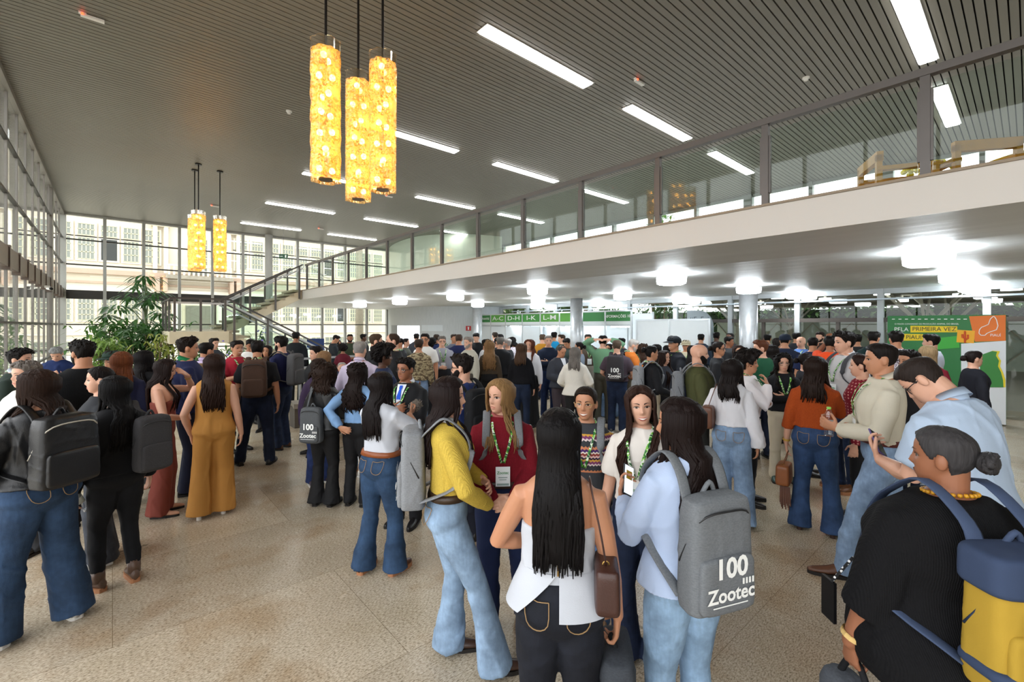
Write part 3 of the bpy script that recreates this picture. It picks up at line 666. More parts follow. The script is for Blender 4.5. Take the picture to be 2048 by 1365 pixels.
def btext(s, px, py, wpx, mat, lift, hscale=1.0, bold=0.0):
    c0 = bp2(px, py); w0 = bp2(px + wpx / 2, py)[0] - bp2(px - wpx / 2, py)[0]
    mb = text_mb(s, 1.0, (0, 0, 0), (1, 0, 0), (0, 1, 0), (0, 0, 1)); xs = [v[0] for v in mb.v]; sc = w0 / (max(xs) - min(xs))
    mb.v = [tuple(O0 + NX * (lift + 0.002) + AX * (c0[0] + v[0] * sc) + Z3 * (c0[1] + v[1] * sc * hscale)) for v in mb.v]
    mb.build('lettering', mat, bo)
btext('O MAIOR CONGRESSO DE PRODUÇÃO ANIMAL DO BRASIL', 1851, 648.5, 128, M_WTXT, 0.004, 1.2)
btext('PELA', 1802.5, 659.5, 28, M_WTXT, 0.004, 1.1)
btext('PRIMEIRA VEZ', 1867.5, 659, 87, M_INK, 0.012, 1.1); btext('NO PIAUÍ', 1815, 675, 55, M_INK, 0.012, 1.1)
btext('PIAUÍ', 1991, 671, 21, M_WTXT, 0.012, 1.2)
m = MB(); outl = [(1990, 635), (1993, 640), (1996, 652), (1993, 660), (1981, 664), (1974, 667), (1970, 671), (1962, 671), (1958, 667), (1959, 660), (1963, 655), (1971, 652), (1977, 649), (1979, 643), (1981, 638), (1987, 633), (1990, 635)]
pp = [O0 + NX * 0.012 + AX * bp2(*q)[0] + Z3 * bp2(*q)[1] for q in outl]
for a, b in zip(pp[:-1], pp[1:]): m.bar(a, b, 0.012, 0.012, up=(1, 0, 0))
m.build('map_outline', M_WTXT, bo)
m = MB()
for i in range(12): a = bp2(1784 + i * 13, 638.8); m.prism([(a[0], a[1] - 0.008), (a[0] + 0.05, a[1] - 0.008), (a[0] + 0.05, a[1] + 0.008), (a[0], a[1] + 0.008)], O0 + NX * 0.006, AX, Z3, -NX, 0.003)
m.build('dashed_line', M_WTXT, bo)
m = MB()
for s in ([(1930, 685), (1930, 664)], [(1930, 677), (1925, 675), (1925, 670)], [(1930, 680), (1936, 677), (1936, 671)]):
    q = [O0 + NX * 0.016 + AX * bp2(*e)[0] + Z3 * bp2(*e)[1] for e in s]; m.tube(q, 0.016, 6, roundcap=True)
m.build('cactus_symbol', simple('cactus_red', 'd9541e', .55, var=0), bo)

# ================================================================= plants and planter
def plant(name, px, d, label, hexc, n, h, spread, L, w, droop, stem=False, fl=None, z0=0.0):
    p = at(px, d); o = thing(name, (p[0], p[1], z0), label, 'plant', 'plants by the stairs')
    m = MB()
    for i in range(n):
        a = rnd.uniform(0, 6.28); el = rnd.uniform(0.25, 1.4); q = np.array([p[0] + rnd.gauss(0, spread), p[1] + rnd.gauss(0, spread), z0 + h * rnd.random() ** 0.8])
        leaf(m, q, (math.cos(a) * math.cos(el), math.sin(a) * math.cos(el), math.sin(el)), L * rnd.uniform(0.6, 1.2), w * rnd.uniform(.7, 1.2), droop)
    m.build('leaves', leafmat(hexc), o)
    m = MB()
    for i in range(6): a = i; m.tube([(p[0] + spread * math.cos(a), p[1] + spread * math.sin(a), z0), (p[0] + 0.6 * spread * math.cos(a), p[1] + 0.6 * spread * math.sin(a), z0 + h * 0.9)], 0.015, 5)
    m.build('stems', M_BARK, o)
    if fl:
        m = MB()
        for i in range(26): m.ball((p[0] + rnd.gauss(0, spread), p[1] + rnd.gauss(0, spread), z0 + h * rnd.uniform(0.5, 1.25)), 0.03, n=6, m=4)
        m.build('flowers', simple('flower_' + fl, fl, 0.6), o)
plant('fan_palm', 235, 15.5, 'broad bushy palm with pointed green leaves left of the stair landing', '4f7a35', 520, 1.95, 0.5, 0.75, 0.05, 0.7)
plant('fan_palm', 284, 15.0, 'dense dark green palm right in front of the landing corner', '3d6630', 520, 1.8, 0.5, 0.7, 0.05, 0.7)
plant('leafy_shrub', 206, 13.0, 'pale green feathery shrub by the corner of the glass walls', '86a452', 320, 1.5, 0.2, 0.6, 0.032, 0.8)
plant('leafy_shrub', 330, 14.0, 'yellowish green shrub with drooping sprays at the landing', 'a3ad55', 260, 1.6, 0.3, 0.5, 0.03, 1.0)
plant('leafy_shrub', 400, 14.4, 'dark green shrub growing under the stair landing', '395c2e', 300, 0.95, 0.4, 0.36, 0.035, 0.5)
plant('flowering_shrub', 460, 13.6, 'green shrub with small violet flowers under the lower flight', '48702f', 220, 1.2, 0.4, 0.35, 0.03, 0.5, fl='8a78c8')
plant('spiky_plant', 520, 15.5, 'spiky long leaved plant beside the lower stair flight', '4c6f45', 60, 1.5, 0.15, 0.8, 0.03, 0.6, fl='8f86cc')
plant('spiky_plant', 885, 17.5, 'spiky potted plant before the concrete wall', '4a6a40', 40, 1.3, 0.1, 0.6, 0.03, 0.6)
p = at(292, 16.2); o = thing('tall_indoor_tree', (p[0], p[1], 0), 'tall slender indoor tree with drooping fingered leaves before the far glass wall', 'tree')
M_TS = simple('green_stem', '5d6b45', 0.7)
tips = [(290, 552, 0.5), (262, 590, 0.62), (312, 585, 0.5), (238, 612, 0.6), (322, 625, 0.6), (215, 632, 0.5), (285, 640, 0.6), (255, 655, 0.5), (335, 655, .4), (300, 600, .5), (275, 570, .45)]
MB().tube([(p[0], p[1], 0), (p[0] + 0.06, p[1], 1.5), (p[0] - 0.04, p[1], 2.6), (p[0], p[1], 3.3)], [0.05, 0.045, 0.035, 0.02], 8).build('trunk', M_TS, o, smooth=True)
mb_ = MB(); ms = MB()
for (px, py, R) in tips:
    d = 16.2 + rnd.uniform(-0.6, 0.6); c = at(px, d); c[2] = H_CAM + (651 - py) * d / FPX
    ms.tube([(p[0], p[1], max(0.6, c[2] - 0.7)), ((p[0] + c[0]) / 2, (p[1] + c[1]) / 2, c[2] - 0.15), c], [0.02, 0.015, 0.01], 5)
    for i in range(34):
        a = rnd.uniform(0, 6.28); r = R * rnd.uniform(0.0, 0.8); q = c + np.array([r * math.cos(a), r * math.sin(a), rnd.uniform(-.12, .1) - 0.25 * r])
        leaf(mb_, q, (math.cos(a), math.sin(a), -0.15), 0.34 * rnd.uniform(.7, 1.2), 0.045, 0.5)
mb_.build('foliage', leafmat('3f6a34'), o); ms.build('branches', M_TS, o)
a0, a1 = at(585, 8.75), at(700, 9.3)
o = thing('stone_bench', (a0 + a1) / 2, 'low grey stone bench behind the woman with curly hair and grey backpack', 'bench')
MB().bar(a0 + Z3 * 0.42, a1 + Z3 * 0.42, 0.5, 0.09).build('seat', simple('grey_stone', '8c8478', 0.5, nscale=20, var=.15), o)
for u in (0.15, 0.85): q = a0 + (a1 - a0) * u; MB().bar(q, q + Z3 * 0.38, 0.35).build('plinth', simple('dark_stone', '5d564d', 0.6), o)
g0, g1 = at(600, 11.2), at(712, 12.3); o = thing('guard_rail', (g0 + g1) / 2, 'steel guard rail with glass infill beyond the stone bench', 'railing')
for z in (1.12, 0.9): MB().bar(g0 + Z3 * z, g1 + Z3 * z, 0.05).build('rail', M_STEEL, o)
for u in (0.0, 0.33, 0.66, 1.0): q = g0 + (g1 - g0) * u; MB().bar(q, q + Z3 * 1.12, 0.05).build('post', M_STEEL, o)
MB().bar(g0 + Z3 * 0.45, g1 + Z3 * 0.45, 0.01, 0.7).build('glass_panel', G_RAIL, o)
b0, b1 = at(614, 20.5), at(648, 20.5); m = MB(); m.bar(b0 + Z3 * 1.1, b1 + Z3 * 1.1, 0.05, 0.5)
for q in (b0, b1): m.bar(q, q + Z3 * 0.9, 0.05)
tag(m.build('blue_notice_board', simple('board_blue', '22407c', 0.5)), 'dark blue notice board standing before the far glass wall', 'notice board')
s0, s1 = at(1072, 13.2), at(1096, 12.6)
M_BELT = simple('blue_belt', '1f5fd0', 0.5, var=0.03)
for i, q in enumerate((s0, s1)):
    o = thing('queue_post', q, 'chrome queue post with round base and blue belt, %s' % ('left one of the pair' if i == 0 else 'right one of the pair'), 'queue post', 'queue posts before the booth')
    MB().cyl(q, 0.17, 0, 0.02, 24).build('base', M_CHROME, o); MB().cyl(q, 0.028, 0.02, 0.98, 14).build('pole', M_CHROME, o, smooth=True); MB().cyl(q, 0.036, 0.9, 1.0, 14).build('belt_head', M_BELT, o)
    if i == 0:
        for z in (0.94, 0.78): MB().bar(s0 + Z3 * z, s1 + Z3 * z, 0.01, 0.06).build('belt', M_BELT, o)
# hanging exit sign, security camera
p = at(567, 20.0); z = H_CAM + (651 - 513) * 20.0 / FPX
o = thing('exit_sign', (p[0], p[1], z), 'small dark green exit sign hanging before the far windows above the stairs', 'sign')
rr = np.array([RGT[0], RGT[1], 0]); ff = np.array([-FWD[0], -FWD[1], 0]); m = MB(); m.obox((p[0], p[1], z), rr, ff, Z3, 0.19, 0.01, 0.1); m.build('board', simple('exit_green', '1d4a33', 0.5, var=0), o)
m = MB(); m.obox(np.array([p[0], p[1], z]) + ff * 0.012 - rr * 0.09, rr, ff, Z3, 0.06, 0.001, 0.012); m.obox(np.array([p[0], p[1], z]) + ff * 0.012 + rr * 0.1, rr, ff, Z3, 0.03, 0.001, 0.06); m.build('symbol', M_WTXT, o)
MB().bar((p[0], p[1], z + 0.1), (p[0], p[1], ZC), 0.012).build('hanger', M_RAIL, o)
o = thing('security_camera', (XL + 0.08, 17.0, 2.95), 'small white security camera with dark lens on the left glass wall', 'security camera')
MB().box(XL + 0.06, 16.96, 2.93, XL + 0.16, 17.04, 2.99).build('bracket', MW, o); MB().tube([(XL + 0.12, 17.05, 2.93), (XL + 0.2, 16.8, 2.9)], 0.045, 10).build('camera_body', MW, o); MB().ball((XL + 0.2, 16.79, 2.9), 0.04).build('lens', simple('lens_black', '101010', 0.2, var=0), o)
# furniture on the mezzanine
M_WOOD = simple('honey_wood', 'b8842f', 0.45, nscale=9, var=0.2)
def chair(x, y, rz, label):
    o = thing('wooden_armchair', (x, y, ZS1), label, 'armchair'); o.rotation_euler = (0, 0, rz); z = 0
    for sx in (-0.3, 0.3):
        for sy in (-0.28, 0.28): MB().box(sx - 0.03, sy - 0.03, 0, sx + 0.03, sy + 0.03, 0.62 if sy < 0 else 0.8).build('leg', M_WOOD, o, local=True)
        MB().box(sx - 0.045, -0.34, 0.6, sx + 0.045, 0.3, 0.65).build('armrest', M_WOOD, o, local=True)
    MB().box(-0.33, 0.24, 0.72, 0.33, 0.31, 0.84).build('top_rail', M_WOOD, o, local=True)
    MB().box(-0.27, -0.28, 0.3, 0.27, 0.28, 0.42).build('seat', simple('mustard_cushion', 'a8861f', 0.8), o, local=True)
chair(7.9, 0.50, 2.2, 'honey wood armchair at the mezzanine glass nearest the right edge')
chair(7.6, 1.15, 0.5, 'honey wood armchair half hidden behind the second railing post')
o = thing('round_sofa', (9.3, -0.4, ZS1), 'round mustard sofa behind the wooden armchairs on the mezzanine', 'sofa')
MB().cyl((9.3, -0.4), 1.3, ZS1 + 0.05, ZS1 + 0.44, 40).build('seat', simple('mustard_upholstery', 'b1901c', 0.8), o); MB().cyl((9.3, -0.4), 1.0, ZS1 + 0.44, ZS1 + 0.82, 32).build('backrest', simple('mustard_upholstery', 'b1901c', 0.8), o)
o = thing('flower_pot', (8.6, 0.95, ZS1), 'pot of yellow flowers between the mezzanine armchairs', 'plant')
MB().cyl((8.6, 0.95), 0.16, ZS1, ZS1 + 0.55, 18, 0.2).build('pot', simple('white_pot', 'd8d4ca', 0.5), o)
m = MB(); f = MB()
for i in range(90): a = rnd.uniform(0, 6.28); leaf(m, (8.6, 0.95, ZS1 + 0.55), (math.cos(a), math.sin(a), rnd.uniform(.3, 2)), 0.4, 0.03, 0.4)
for i in range(60): a = rnd.uniform(0, 6.28); r = rnd.uniform(0, .3); f.ball((8.6 + r * math.cos(a), 0.95 + r * math.sin(a), ZS1 + 0.95 - r * .3), 0.04, n=6, m=4)
m.build('leaves', leafmat('56763a'), o); f.build('flowers', simple('yellow_flower', 'e8d84a', .6), o)
# ================================================================= people: builder
TMP = bpy.data.scenes.new('tmp')
def remesh(mb, vox, smooth=3, lam=0.5):
    me = bpy.data.meshes.new('t'); me.from_pydata(mb.v, [], mb.f); me.update()
    o = bpy.data.objects.new('t', me); TMP.collection.objects.link(o)
    md = o.modifiers.new('r', 'REMESH'); md.mode = 'VOXEL'; md.voxel_size = vox
    TMP.view_layers[0].update(); dg = TMP.view_layers[0].depsgraph
    me2 = bpy.data.meshes.new_from_object(o.evaluated_get(dg), depsgraph=dg)
    bpy.data.objects.remove(o); bpy.data.meshes.remove(me)
    n = len(me2.vertices); V = np.empty(n * 3, np.float32); me2.vertices.foreach_get('co', V); V = V.reshape(n, 3).astype(float)
    E = np.empty(len(me2.edges) * 2, np.int32); me2.edges.foreach_get('vertices', E); E = E.reshape(-1, 2)
    deg = np.bincount(E.ravel(), minlength=n)[:, None]
    for _ in range(smooth):
        A = np.zeros_like(V)
        for k in range(3): A[:, k] = np.bincount(E[:, 0], V[E[:, 1], k], n) + np.bincount(E[:, 1], V[E[:, 0], k], n)
        V = V + lam * (A / np.maximum(deg, 1) - V)
    return me2, V
def folds(V, seed, amp, freq=26.0, stretch=(1, 1, 0.55)):
    rg = np.random.RandomState(seed); q = V * np.array(stretch) * freq; out = np.zeros(len(V))
    for k in range(4):
        d1, d2 = rg.normal(size=3), rg.normal(size=3); d1 /= np.linalg.norm(d1); d2 /= np.linalg.norm(d2)
        wv = np.sin(q @ d2 * 0.5 + rg.uniform(0, 6)) * 1.6
        out += (1 - np.abs(np.sin(q @ d1 * (0.6 + 0.35 * k) + wv + rg.uniform(0, 6)))) ** 2 / (1 + 0.4 * k)
    return amp * np.maximum(out - .85, -.22)
def finish(me2, V, name, mat, parent, disp=None):
    me2.vertices.foreach_set('co', V.astype(np.float32).ravel()); me2.update()
    if disp is not None:
        N = np.empty(len(V) * 3, np.float32); me2.vertex_normals.foreach_get('vector', N); V = V + N.reshape(-1, 3) * disp[:, None]
        me2.vertices.foreach_set('co', V.astype(np.float32).ravel()); me2.update()
    me2.polygons.foreach_set('use_smooth', [True] * len(me2.polygons)); me2.name = name
    me2.materials.clear(); me2.materials.append(mat)
    o = bpy.data.objects.new(name, me2); COL.objects.link(o); o.parent = parent; return o
def multi(name, layers, parent, offs=None):
    """one mesh from several (MB, material) layers"""
    v, f, mi = [], [], []
    for k, (m, _) in enumerate(layers):
        o = len(v); v += m.v; f += [tuple(i + o for i in q) for q in m.f]; mi += [k] * len(m.f)
    me = bpy.data.meshes.new(name); me.from_pydata(v, [], f); me.update()
    for _, mt in layers: me.materials.append(mt)
    me.polygons.foreach_set('material_index', mi); me.polygons.foreach_set('use_smooth', [True] * len(f))
    o = bpy.data.objects.new(name, me); COL.objects.link(o); o.parent = parent; return o
# ------- materials for skin, hair, cloth
def skin_mat(h):
    k = ('skin', h)
    if k not in MATS:
        t = NT('skin_' + h); c = lin(h); co = t.coord()
        cc = t.mix(t.noise(9, 3, co), tuple(x * 0.9 for x in c[:3]) + (1,), (min(1, c[0] * 1.12), c[1] * 1.03, c[2] * 1.0, 1))
        t.surf(t.bsdf(cc, 0.47, 0, 0.4, bump=t.noise(220, 2, co), bstr=0.05, Subsurface_Weight=0.0)); MATS[k] = t.m
    return MATS[k]
def hair_mat(h):
    k = ('hair', h)
    if k not in MATS:
        t = NT('hair_' + h); c = lin(h); n = t.noise(90, 2, t.coord((1, 1, 0.12)))
        cc = t.mix(n, tuple(x * 0.45 for x in c[:3]) + (1,), tuple(min(1, x * 1.25 + 0.002) for x in c[:3]) + (1,))
        t.surf(t.bsdf(cc, 0.55, 0, 0.13, bump=n, bstr=0.5, bdist=0.01)); MATS[k] = t.m
    return MATS[k]
def cloth_mat(h, kind='cotton'):
    k = ('cloth', h, kind)
    if k in MATS: return MATS[k]
    t = NT(kind + '_' + h); c = lin(h); co = t.coord(); m = lambda q: tuple(min(1, x * q) for x in c[:3]) + (1,)
    if kind == 'denim':
        n = t.noise(7, 4, co, 0.6); fine = t.noise(260, 2, co); st = t.noise(70, 2, t.coord((1, 1, 0.15)))
        cc = t.ramp(n, [(0.3, m(0.55)), (0.5, m(0.95)), (0.72, m(1.5))]); cc = t.mix(t.math('MULTIPLY', st, 0.6), cc, m(0.5)); t.surf(t.bsdf(cc, 0.8, 0, 0.25, bump=fine, bstr=0.25, bdist=0.004))
    elif kind == 'knit':
        w = t.n('ShaderNodeTexWave'); w.inputs['Scale'].default_value = 55; w.inputs['Distortion'].default_value = 2.0; t.l(t.coord(), w.inputs[0])
        cc = t.mix(t.noise(120, 2, co), m(0.7), m(1.2)); t.surf(t.bsdf(cc, 0.9, 0, 0.15, bump=t.math('ADD', w.outputs[1], t.noise(150, 2, co)), bstr=0.35, bdist=0.006))
    elif kind == 'leather':
        t.surf(t.bsdf(t.mix(t.noise(14, 3, co), m(0.75), m(1.25)), 0.38, 0, 0.5, bump=t.noise(160, 3, co), bstr=0.2, bdist=0.004))
    elif kind == 'suit':
        t.surf(t.bsdf(t.mix(t.noise(180, 2, co), m(0.85), m(1.15)), 0.75, 0, 0.3))
    elif kind == 'melange':
        t.surf(t.bsdf(t.mix(t.noise(95, 3, t.coord((1, 1, 3))), m(0.62), m(1.3)), 0.85, 0, 0.25, bump=t.noise(200, 2, co), bstr=0.2, bdist=0.004))
    elif kind == 'fairisle':
        sp = t.n('ShaderNodeSeparateXYZ'); t.l(co, sp.inputs[0]); z = sp.outputs[2]
        fz = t.math('FRACT', t.math('MULTIPLY', z, 6.6)); b = t.math('SINE', t.math('MULTIPLY', t.math('ADD', sp.outputs[0], t.math('MULTIPLY', sp.outputs[1], 0.8)), 260.0))
        zz = t.math('ADD', fz, t.math('MULTIPLY', b, 0.022))
        bands = t.ramp(zz, [(0.0, lin('3a3c40')), (0.10, lin('d8c6c4')), (0.17, lin('7a3f68')), (0.27, lin('c99a45')), (0.36, lin('2b2440')), (0.44, lin('d9b3ad')), (0.52, lin('8c3f3a')), (0.62, lin('e0d4c8')), (0.68, lin('4a2f66')), (0.78, lin('c47f5a')), (0.88, lin('3a3c40'))], const=True)
        msk = t.math('MULTIPLY', t.math('GREATER_THAN', z, 1.03), t.math('LESS_THAN', z, 1.265))
        cc = t.mix(msk, lin('3c3e42'), bands); t.surf(t.bsdf(cc, 0.9, 0, 0.15, bump=t.noise(180, 2, co), bstr=0.3, bdist=0.005))
    elif kind == 'dots':
        vo = t.n('ShaderNodeTexVoronoi'); vo.inputs['Scale'].default_value = 34; vo.inputs['Randomness'].default_value = 0.15; t.l(co, vo.inputs[0])
        cc = t.mix(t.math('LESS_THAN', vo.outputs[0], 0.30), c, lin('c98a86')); t.surf(t.bsdf(cc, 0.9, 0, 0.2))
    elif kind == 'polka':
        vo = t.n('ShaderNodeTexVoronoi'); vo.inputs['Scale'].default_value = 60; vo.inputs['Randomness'].default_value = 0.1; t.l(co, vo.inputs[0])
        cc = t.mix(t.math('LESS_THAN', vo.outputs[0], 0.36), lin('101012'), lin('e8e8e8')); t.surf(t.bsdf(cc, 0.8))
    elif kind == 'camo':
        cc = t.ramp(t.noise(16, 3, t.coord((1, 1, 1.8)), 0.55), [(0.0, lin('5b4c38')), (0.45, lin('7f7258')), (0.52, lin('b3a684')), (0.6, lin('8b7d60'))], const=True); t.surf(t.bsdf(cc, 0.85))
    elif kind == 'floral':
        cc = t.ramp(t.noise(40, 3, co), [(0.0, lin('e6e2e4')), (0.5, lin('7a5a86')), (0.58, lin('e6e2e4'))], const=True); t.surf(t.bsdf(cc, 0.85))
    elif kind == 'stripe':
        w = t.n('ShaderNodeTexWave'); w.inputs['Scale'].default_value = 40; w.bands_direction = 'X'; t.l(co, w.inputs[0])
        t.surf(t.bsdf(t.mix(w.outputs[1], m(0.85), m(1.1)), 0.8))
    elif kind == 'plaid':
        w = t.n('ShaderNodeTexChecker'); w.inputs['Scale'].default_value = 14; t.l(co, w.inputs[0])
        t.surf(t.bsdf(t.mix(w.outputs[1], m(0.6), m(1.2)), 0.85))
    else:
        t.surf(t.bsdf(t.mix(t.noise(6, 3, co), m(0.9), m(1.08)), 0.82, 0, 0.25, bump=t.noise(240, 2, co), bstr=0.15, bdist=0.003))
    MATS[k] = t.m; return t.m
t = NT('green_lanyard_print'); n = t.noise(38, 1, t.coord()); t.surf(t.bsdf(t.ramp(n, [(0.0, lin('1f6b2c')), (0.44, lin('7cc043')), (0.52, lin('e7efe0')), (0.6, lin('2c5e34'))], const=True), 0.6)); M_LAN = t.m
M_SCL = simple('eye_white', 'c9c2ba', 0.25, var=0); M_IRIS = simple('brown_iris', '2a170d', 0.15, var=0); M_LASH = simple('dark_lash', '120c0a', 0.6, var=0)
M_TEETH = simple('teeth', 'f0ece4', 0.3, var=0); M_BADGE = simple('badge_card', 'e3e8ea', 0.35, var=0.03); M_INKG = simple('badge_green', '2f7d3c', 0.5, var=0)
M_LENS = glass('spectacle_lens', (0.97, 0.98, 0.98, 1), 0.05)
# ------- anatomy (canonical height 1.70 m; x right, y forward, z up)
TZ = np.array([.74, .82, .90, .98, 1.06, 1.14, 1.22, 1.28, 1.34, 1.385, 1.42, 1.45, 1.475])
TF = (np.array([.145, .172, .180, .162, .136, .135, .144, .150, .154, .146, .112, .074, .055]), np.array([.100, .112, .118, .106, .092, .094, .104, .114, .104, .088, .074, .060, .052]), np.array([-.012, -.022, -.016, -.004, .004, .006, .012, .018, .004, -.008, -.016, -.018, -.014]))
TM = (np.array([.140, .160, .166, .160, .154, .160, .170, .178, .180, .168, .126, .082, .062]), np.array([.102, .116, .114, .106, .104, .110, .120, .124, .112, .094, .078, .064, .058]), np.array([-.010, -.016, -.010, -.002, .004, .005, .008, .008, .000, -.008, -.016, -.018, -.012]))
WK = np.array([.7, .85, 1.0, 1.15, 1.25, 1.1, .9, .8, .6, .45, .3, .2, .1])
HT = np.array([0, .05, .13, .2, .3, .4, .5, .58, .7, .8, .9, .96, 1.0])
HFR = np.array([.040, .064, .073, .076, .077, .077, .077, .081, .081, .074, .054, .034, 0.0])
HBK = np.array([.0, -.012, -.03, -.045, -.066, -.084, -.096, -.101, -.101, -.093, -.07, -.045, 0.0])
HWD = np.array([.018, .033, .046, .054, .062, .067, .071, .073, .074, .070, .055, .036, 0.0])
HH = 0.225; HE = 0.88
G = lambda u, s: np.exp(-(u / s) ** 2)
def feat(x, z):
    ax = np.abs(x)
    nh = np.interp(z, [.068, .076, .085, .10, .118, .132], [0, .017, .025, .018, .009, .0]); ns = np.interp(z, [.070, .078, .086, .10, .118], [.012, .014, .012, .0095, .0085])
    d = nh * np.exp(-(x / ns) ** 2)
    d -= .010 * G(ax - .031, .016) * G(z - .113, .010)
    d += .004 * G(ax - .028, .02) * G(z - .132, .007) + .005 * G(ax - .044, .018) * G(z - .085, .018)
    d += .006 * G(x, .021) * G(z - .053, .006) + .006 * G(x, .018) * G(z - .041, .006) - .004 * G(x, .022) * G(z - .0472, .0025)
    d += -.004 * G(x, .02) * G(z - .030, .006) + .005 * G(x, .018) * G(z - .013, .012)
    return d
class Head:
    def __init__(s, sex): s.k = 1.0 if sex == 'm' else 0.955; s.j = 1.05 if sex == 'm' else 0.95
    def prof(s, t):
        w = np.interp(t, HT, HWD) * s.k * np.where(t < .4, 1 + (s.j - 1) * (1 - t / .4), 1.0)
        return w, np.interp(t, HT, HFR) * s.k, np.interp(t, HT, HBK) * s.k
    def pt(s, lam, t, off=0.0):
        w, f, b = s.prof(t); c, a = (f + b) / 2, (f - b) / 2; sn, cs = math.sin(lam), math.cos(lam)
        pw = lambda v: math.copysign(abs(v) ** HE, v)
        k = 1.0 + off / max(0.03, (w + a) / 2)
        if t > 0.86: k = 1 + off / 0.075
        z = t * HH + (off * max(0, (t - 0.6) / 0.4) if off > 0 else off * max(0, (t - .6) / .4))
        return np.array([w * pw(sn) * k, c + a * pw(cs) * k, z])
    def fy(s, x, z):
        w, f, b = s.prof(z / HH); c, a = (f + b) / 2, (f - b) / 2
        return c + a * max(0.0, 1 - min(1, abs(x / w)) ** (2 / HE)) ** (HE / 2) + float(feat(np.float64(x), np.float64(z)))
    def mesh(s, nt, nl):
        rings = []
        for i in range(nt):
            t = 0.5 - 0.5 * math.cos(math.pi * (i + 0.5) / nt) if False else (i + 0.4) / (nt - 0.2)
            ring = []
            for j in range(nl):
                p = s.pt(2 * math.pi * j / nl, min(t, .999))
                if p[1] > 0: p[1] += float(feat(p[0], p[2])) * min(1, p[1] / .03)
                ring.append(p)
            rings.append(ring)
        return rings
    def shell(s, nt, nl, offf):
        return [[s.pt(2 * math.pi * j / nl, min((i + 0.3) / nt, .995), offf(2 * math.pi * j / nl, (i + 0.3) / nt)) for j in range(nl)] for i in range(nt)]
def sstep(x): x = min(1.0, max(0.0, x)); return x * x * (3 - 2 * x)
def ik(S, W, pole, l1, l2):
    S, W, pole = map(lambda q: np.asarray(q, float), (S, W, pole)); d = W - S; D = np.linalg.norm(d)
    if D > (l1 + l2) * .995: W = S + d * (l1 + l2) * .995 / D; d = W - S; D = np.linalg.norm(d)
    n = d / D; a = (l1 * l1 - l2 * l2 + D * D) / (2 * D); h = math.sqrt(max(0, l1 * l1 - a * a)); p = pole - n * (pole @ n); p /= np.linalg.norm(p) + 1e-9
    return S + n * a + p * h, W
ARM = {  # wrist, elbow pole, hand direction, palm normal, finger curl
    'down': ((.245, .03, .80), (.35, -1, 0), (-.05, .12, -1), (-1, .1, 0), .35), 'grip': ((.245, .06, .80), (.35, -1, 0), (-.05, .1, -1), (-1, .1, 0), .9),
    'bent': ((.20, .24, 1.0), (.6, -1, -.3), (-.25, 1, .0), (-.6, 0, -.8), .5), 'clasp': ((.055, .235, .95), (1, -.5, 0), (-1, .25, -.25), (0, -1, 0), .55),
    'phone': ((.10, .30, 1.15), (.6, -.5, -1), (-.35, .45, .75), (-.4, -.7, .5), .65), 'crossed': ((-.02, .205, 1.15), (1, .1, -.6), (-1, -.1, .15), (0, -1, .1), .3),
    'hip': ((.185, -.02, 1.0), (1, -.7, 0), (-.35, -.55, -.7), (-.7, .5, 0), .3), 'pocket': ((.20, .05, .87), (.9, -1, 0), (-.1, .35, -1), (-1, 0, 0), .2),
    'chin': ((.06, .19, 1.36), (.5, .1, -1), (-.25, -.3, 1), (-.2, -1, .2), .6), 'brow': ((.13, .20, 1.50), (1, .5, -.7), (-.7, -.45, .6), (-.3, -1, 0), .3),
    'headback': ((.16, -.10, 1.63), (1, .35, .3), (-1, -.2, .1), (0, .6, -1), .3), 'talk': ((.15, .33, 1.18), (.7, -.3, -1), (-.2, .8, .55), (-.6, -.2, .6), .35),
    'strap': ((.11, .17, 1.25), (.8, -.2, -1), (-.15, -.15, 1), (0, -1, 0), .85), 'up': ((.12, .30, 1.62), (.7, .3, -.7), (-.1, .2, 1), (0, 1, 0), .6),
    'waist': ((.08, .22, 1.05), (1, -.4, -.3), (-1, .3, 0), (0, -1, -.3), .4), 'back': ((.10, -.22, .98), (1, -.6, 0), (-1, -.1, -.3), (0, 1, 0), .3),
    'hold': ((.13, .27, 1.08), (.7, -.6, -.6), (-.35, .8, .3), (-.8, -.1, .3), .75), 'pouch': ((.02, .24, 1.20), (1, -.2, -.8), (-1, .2, .3), (0, -1, 0), .5)}
class P: pass
NP_ = [0]; STOOD = []
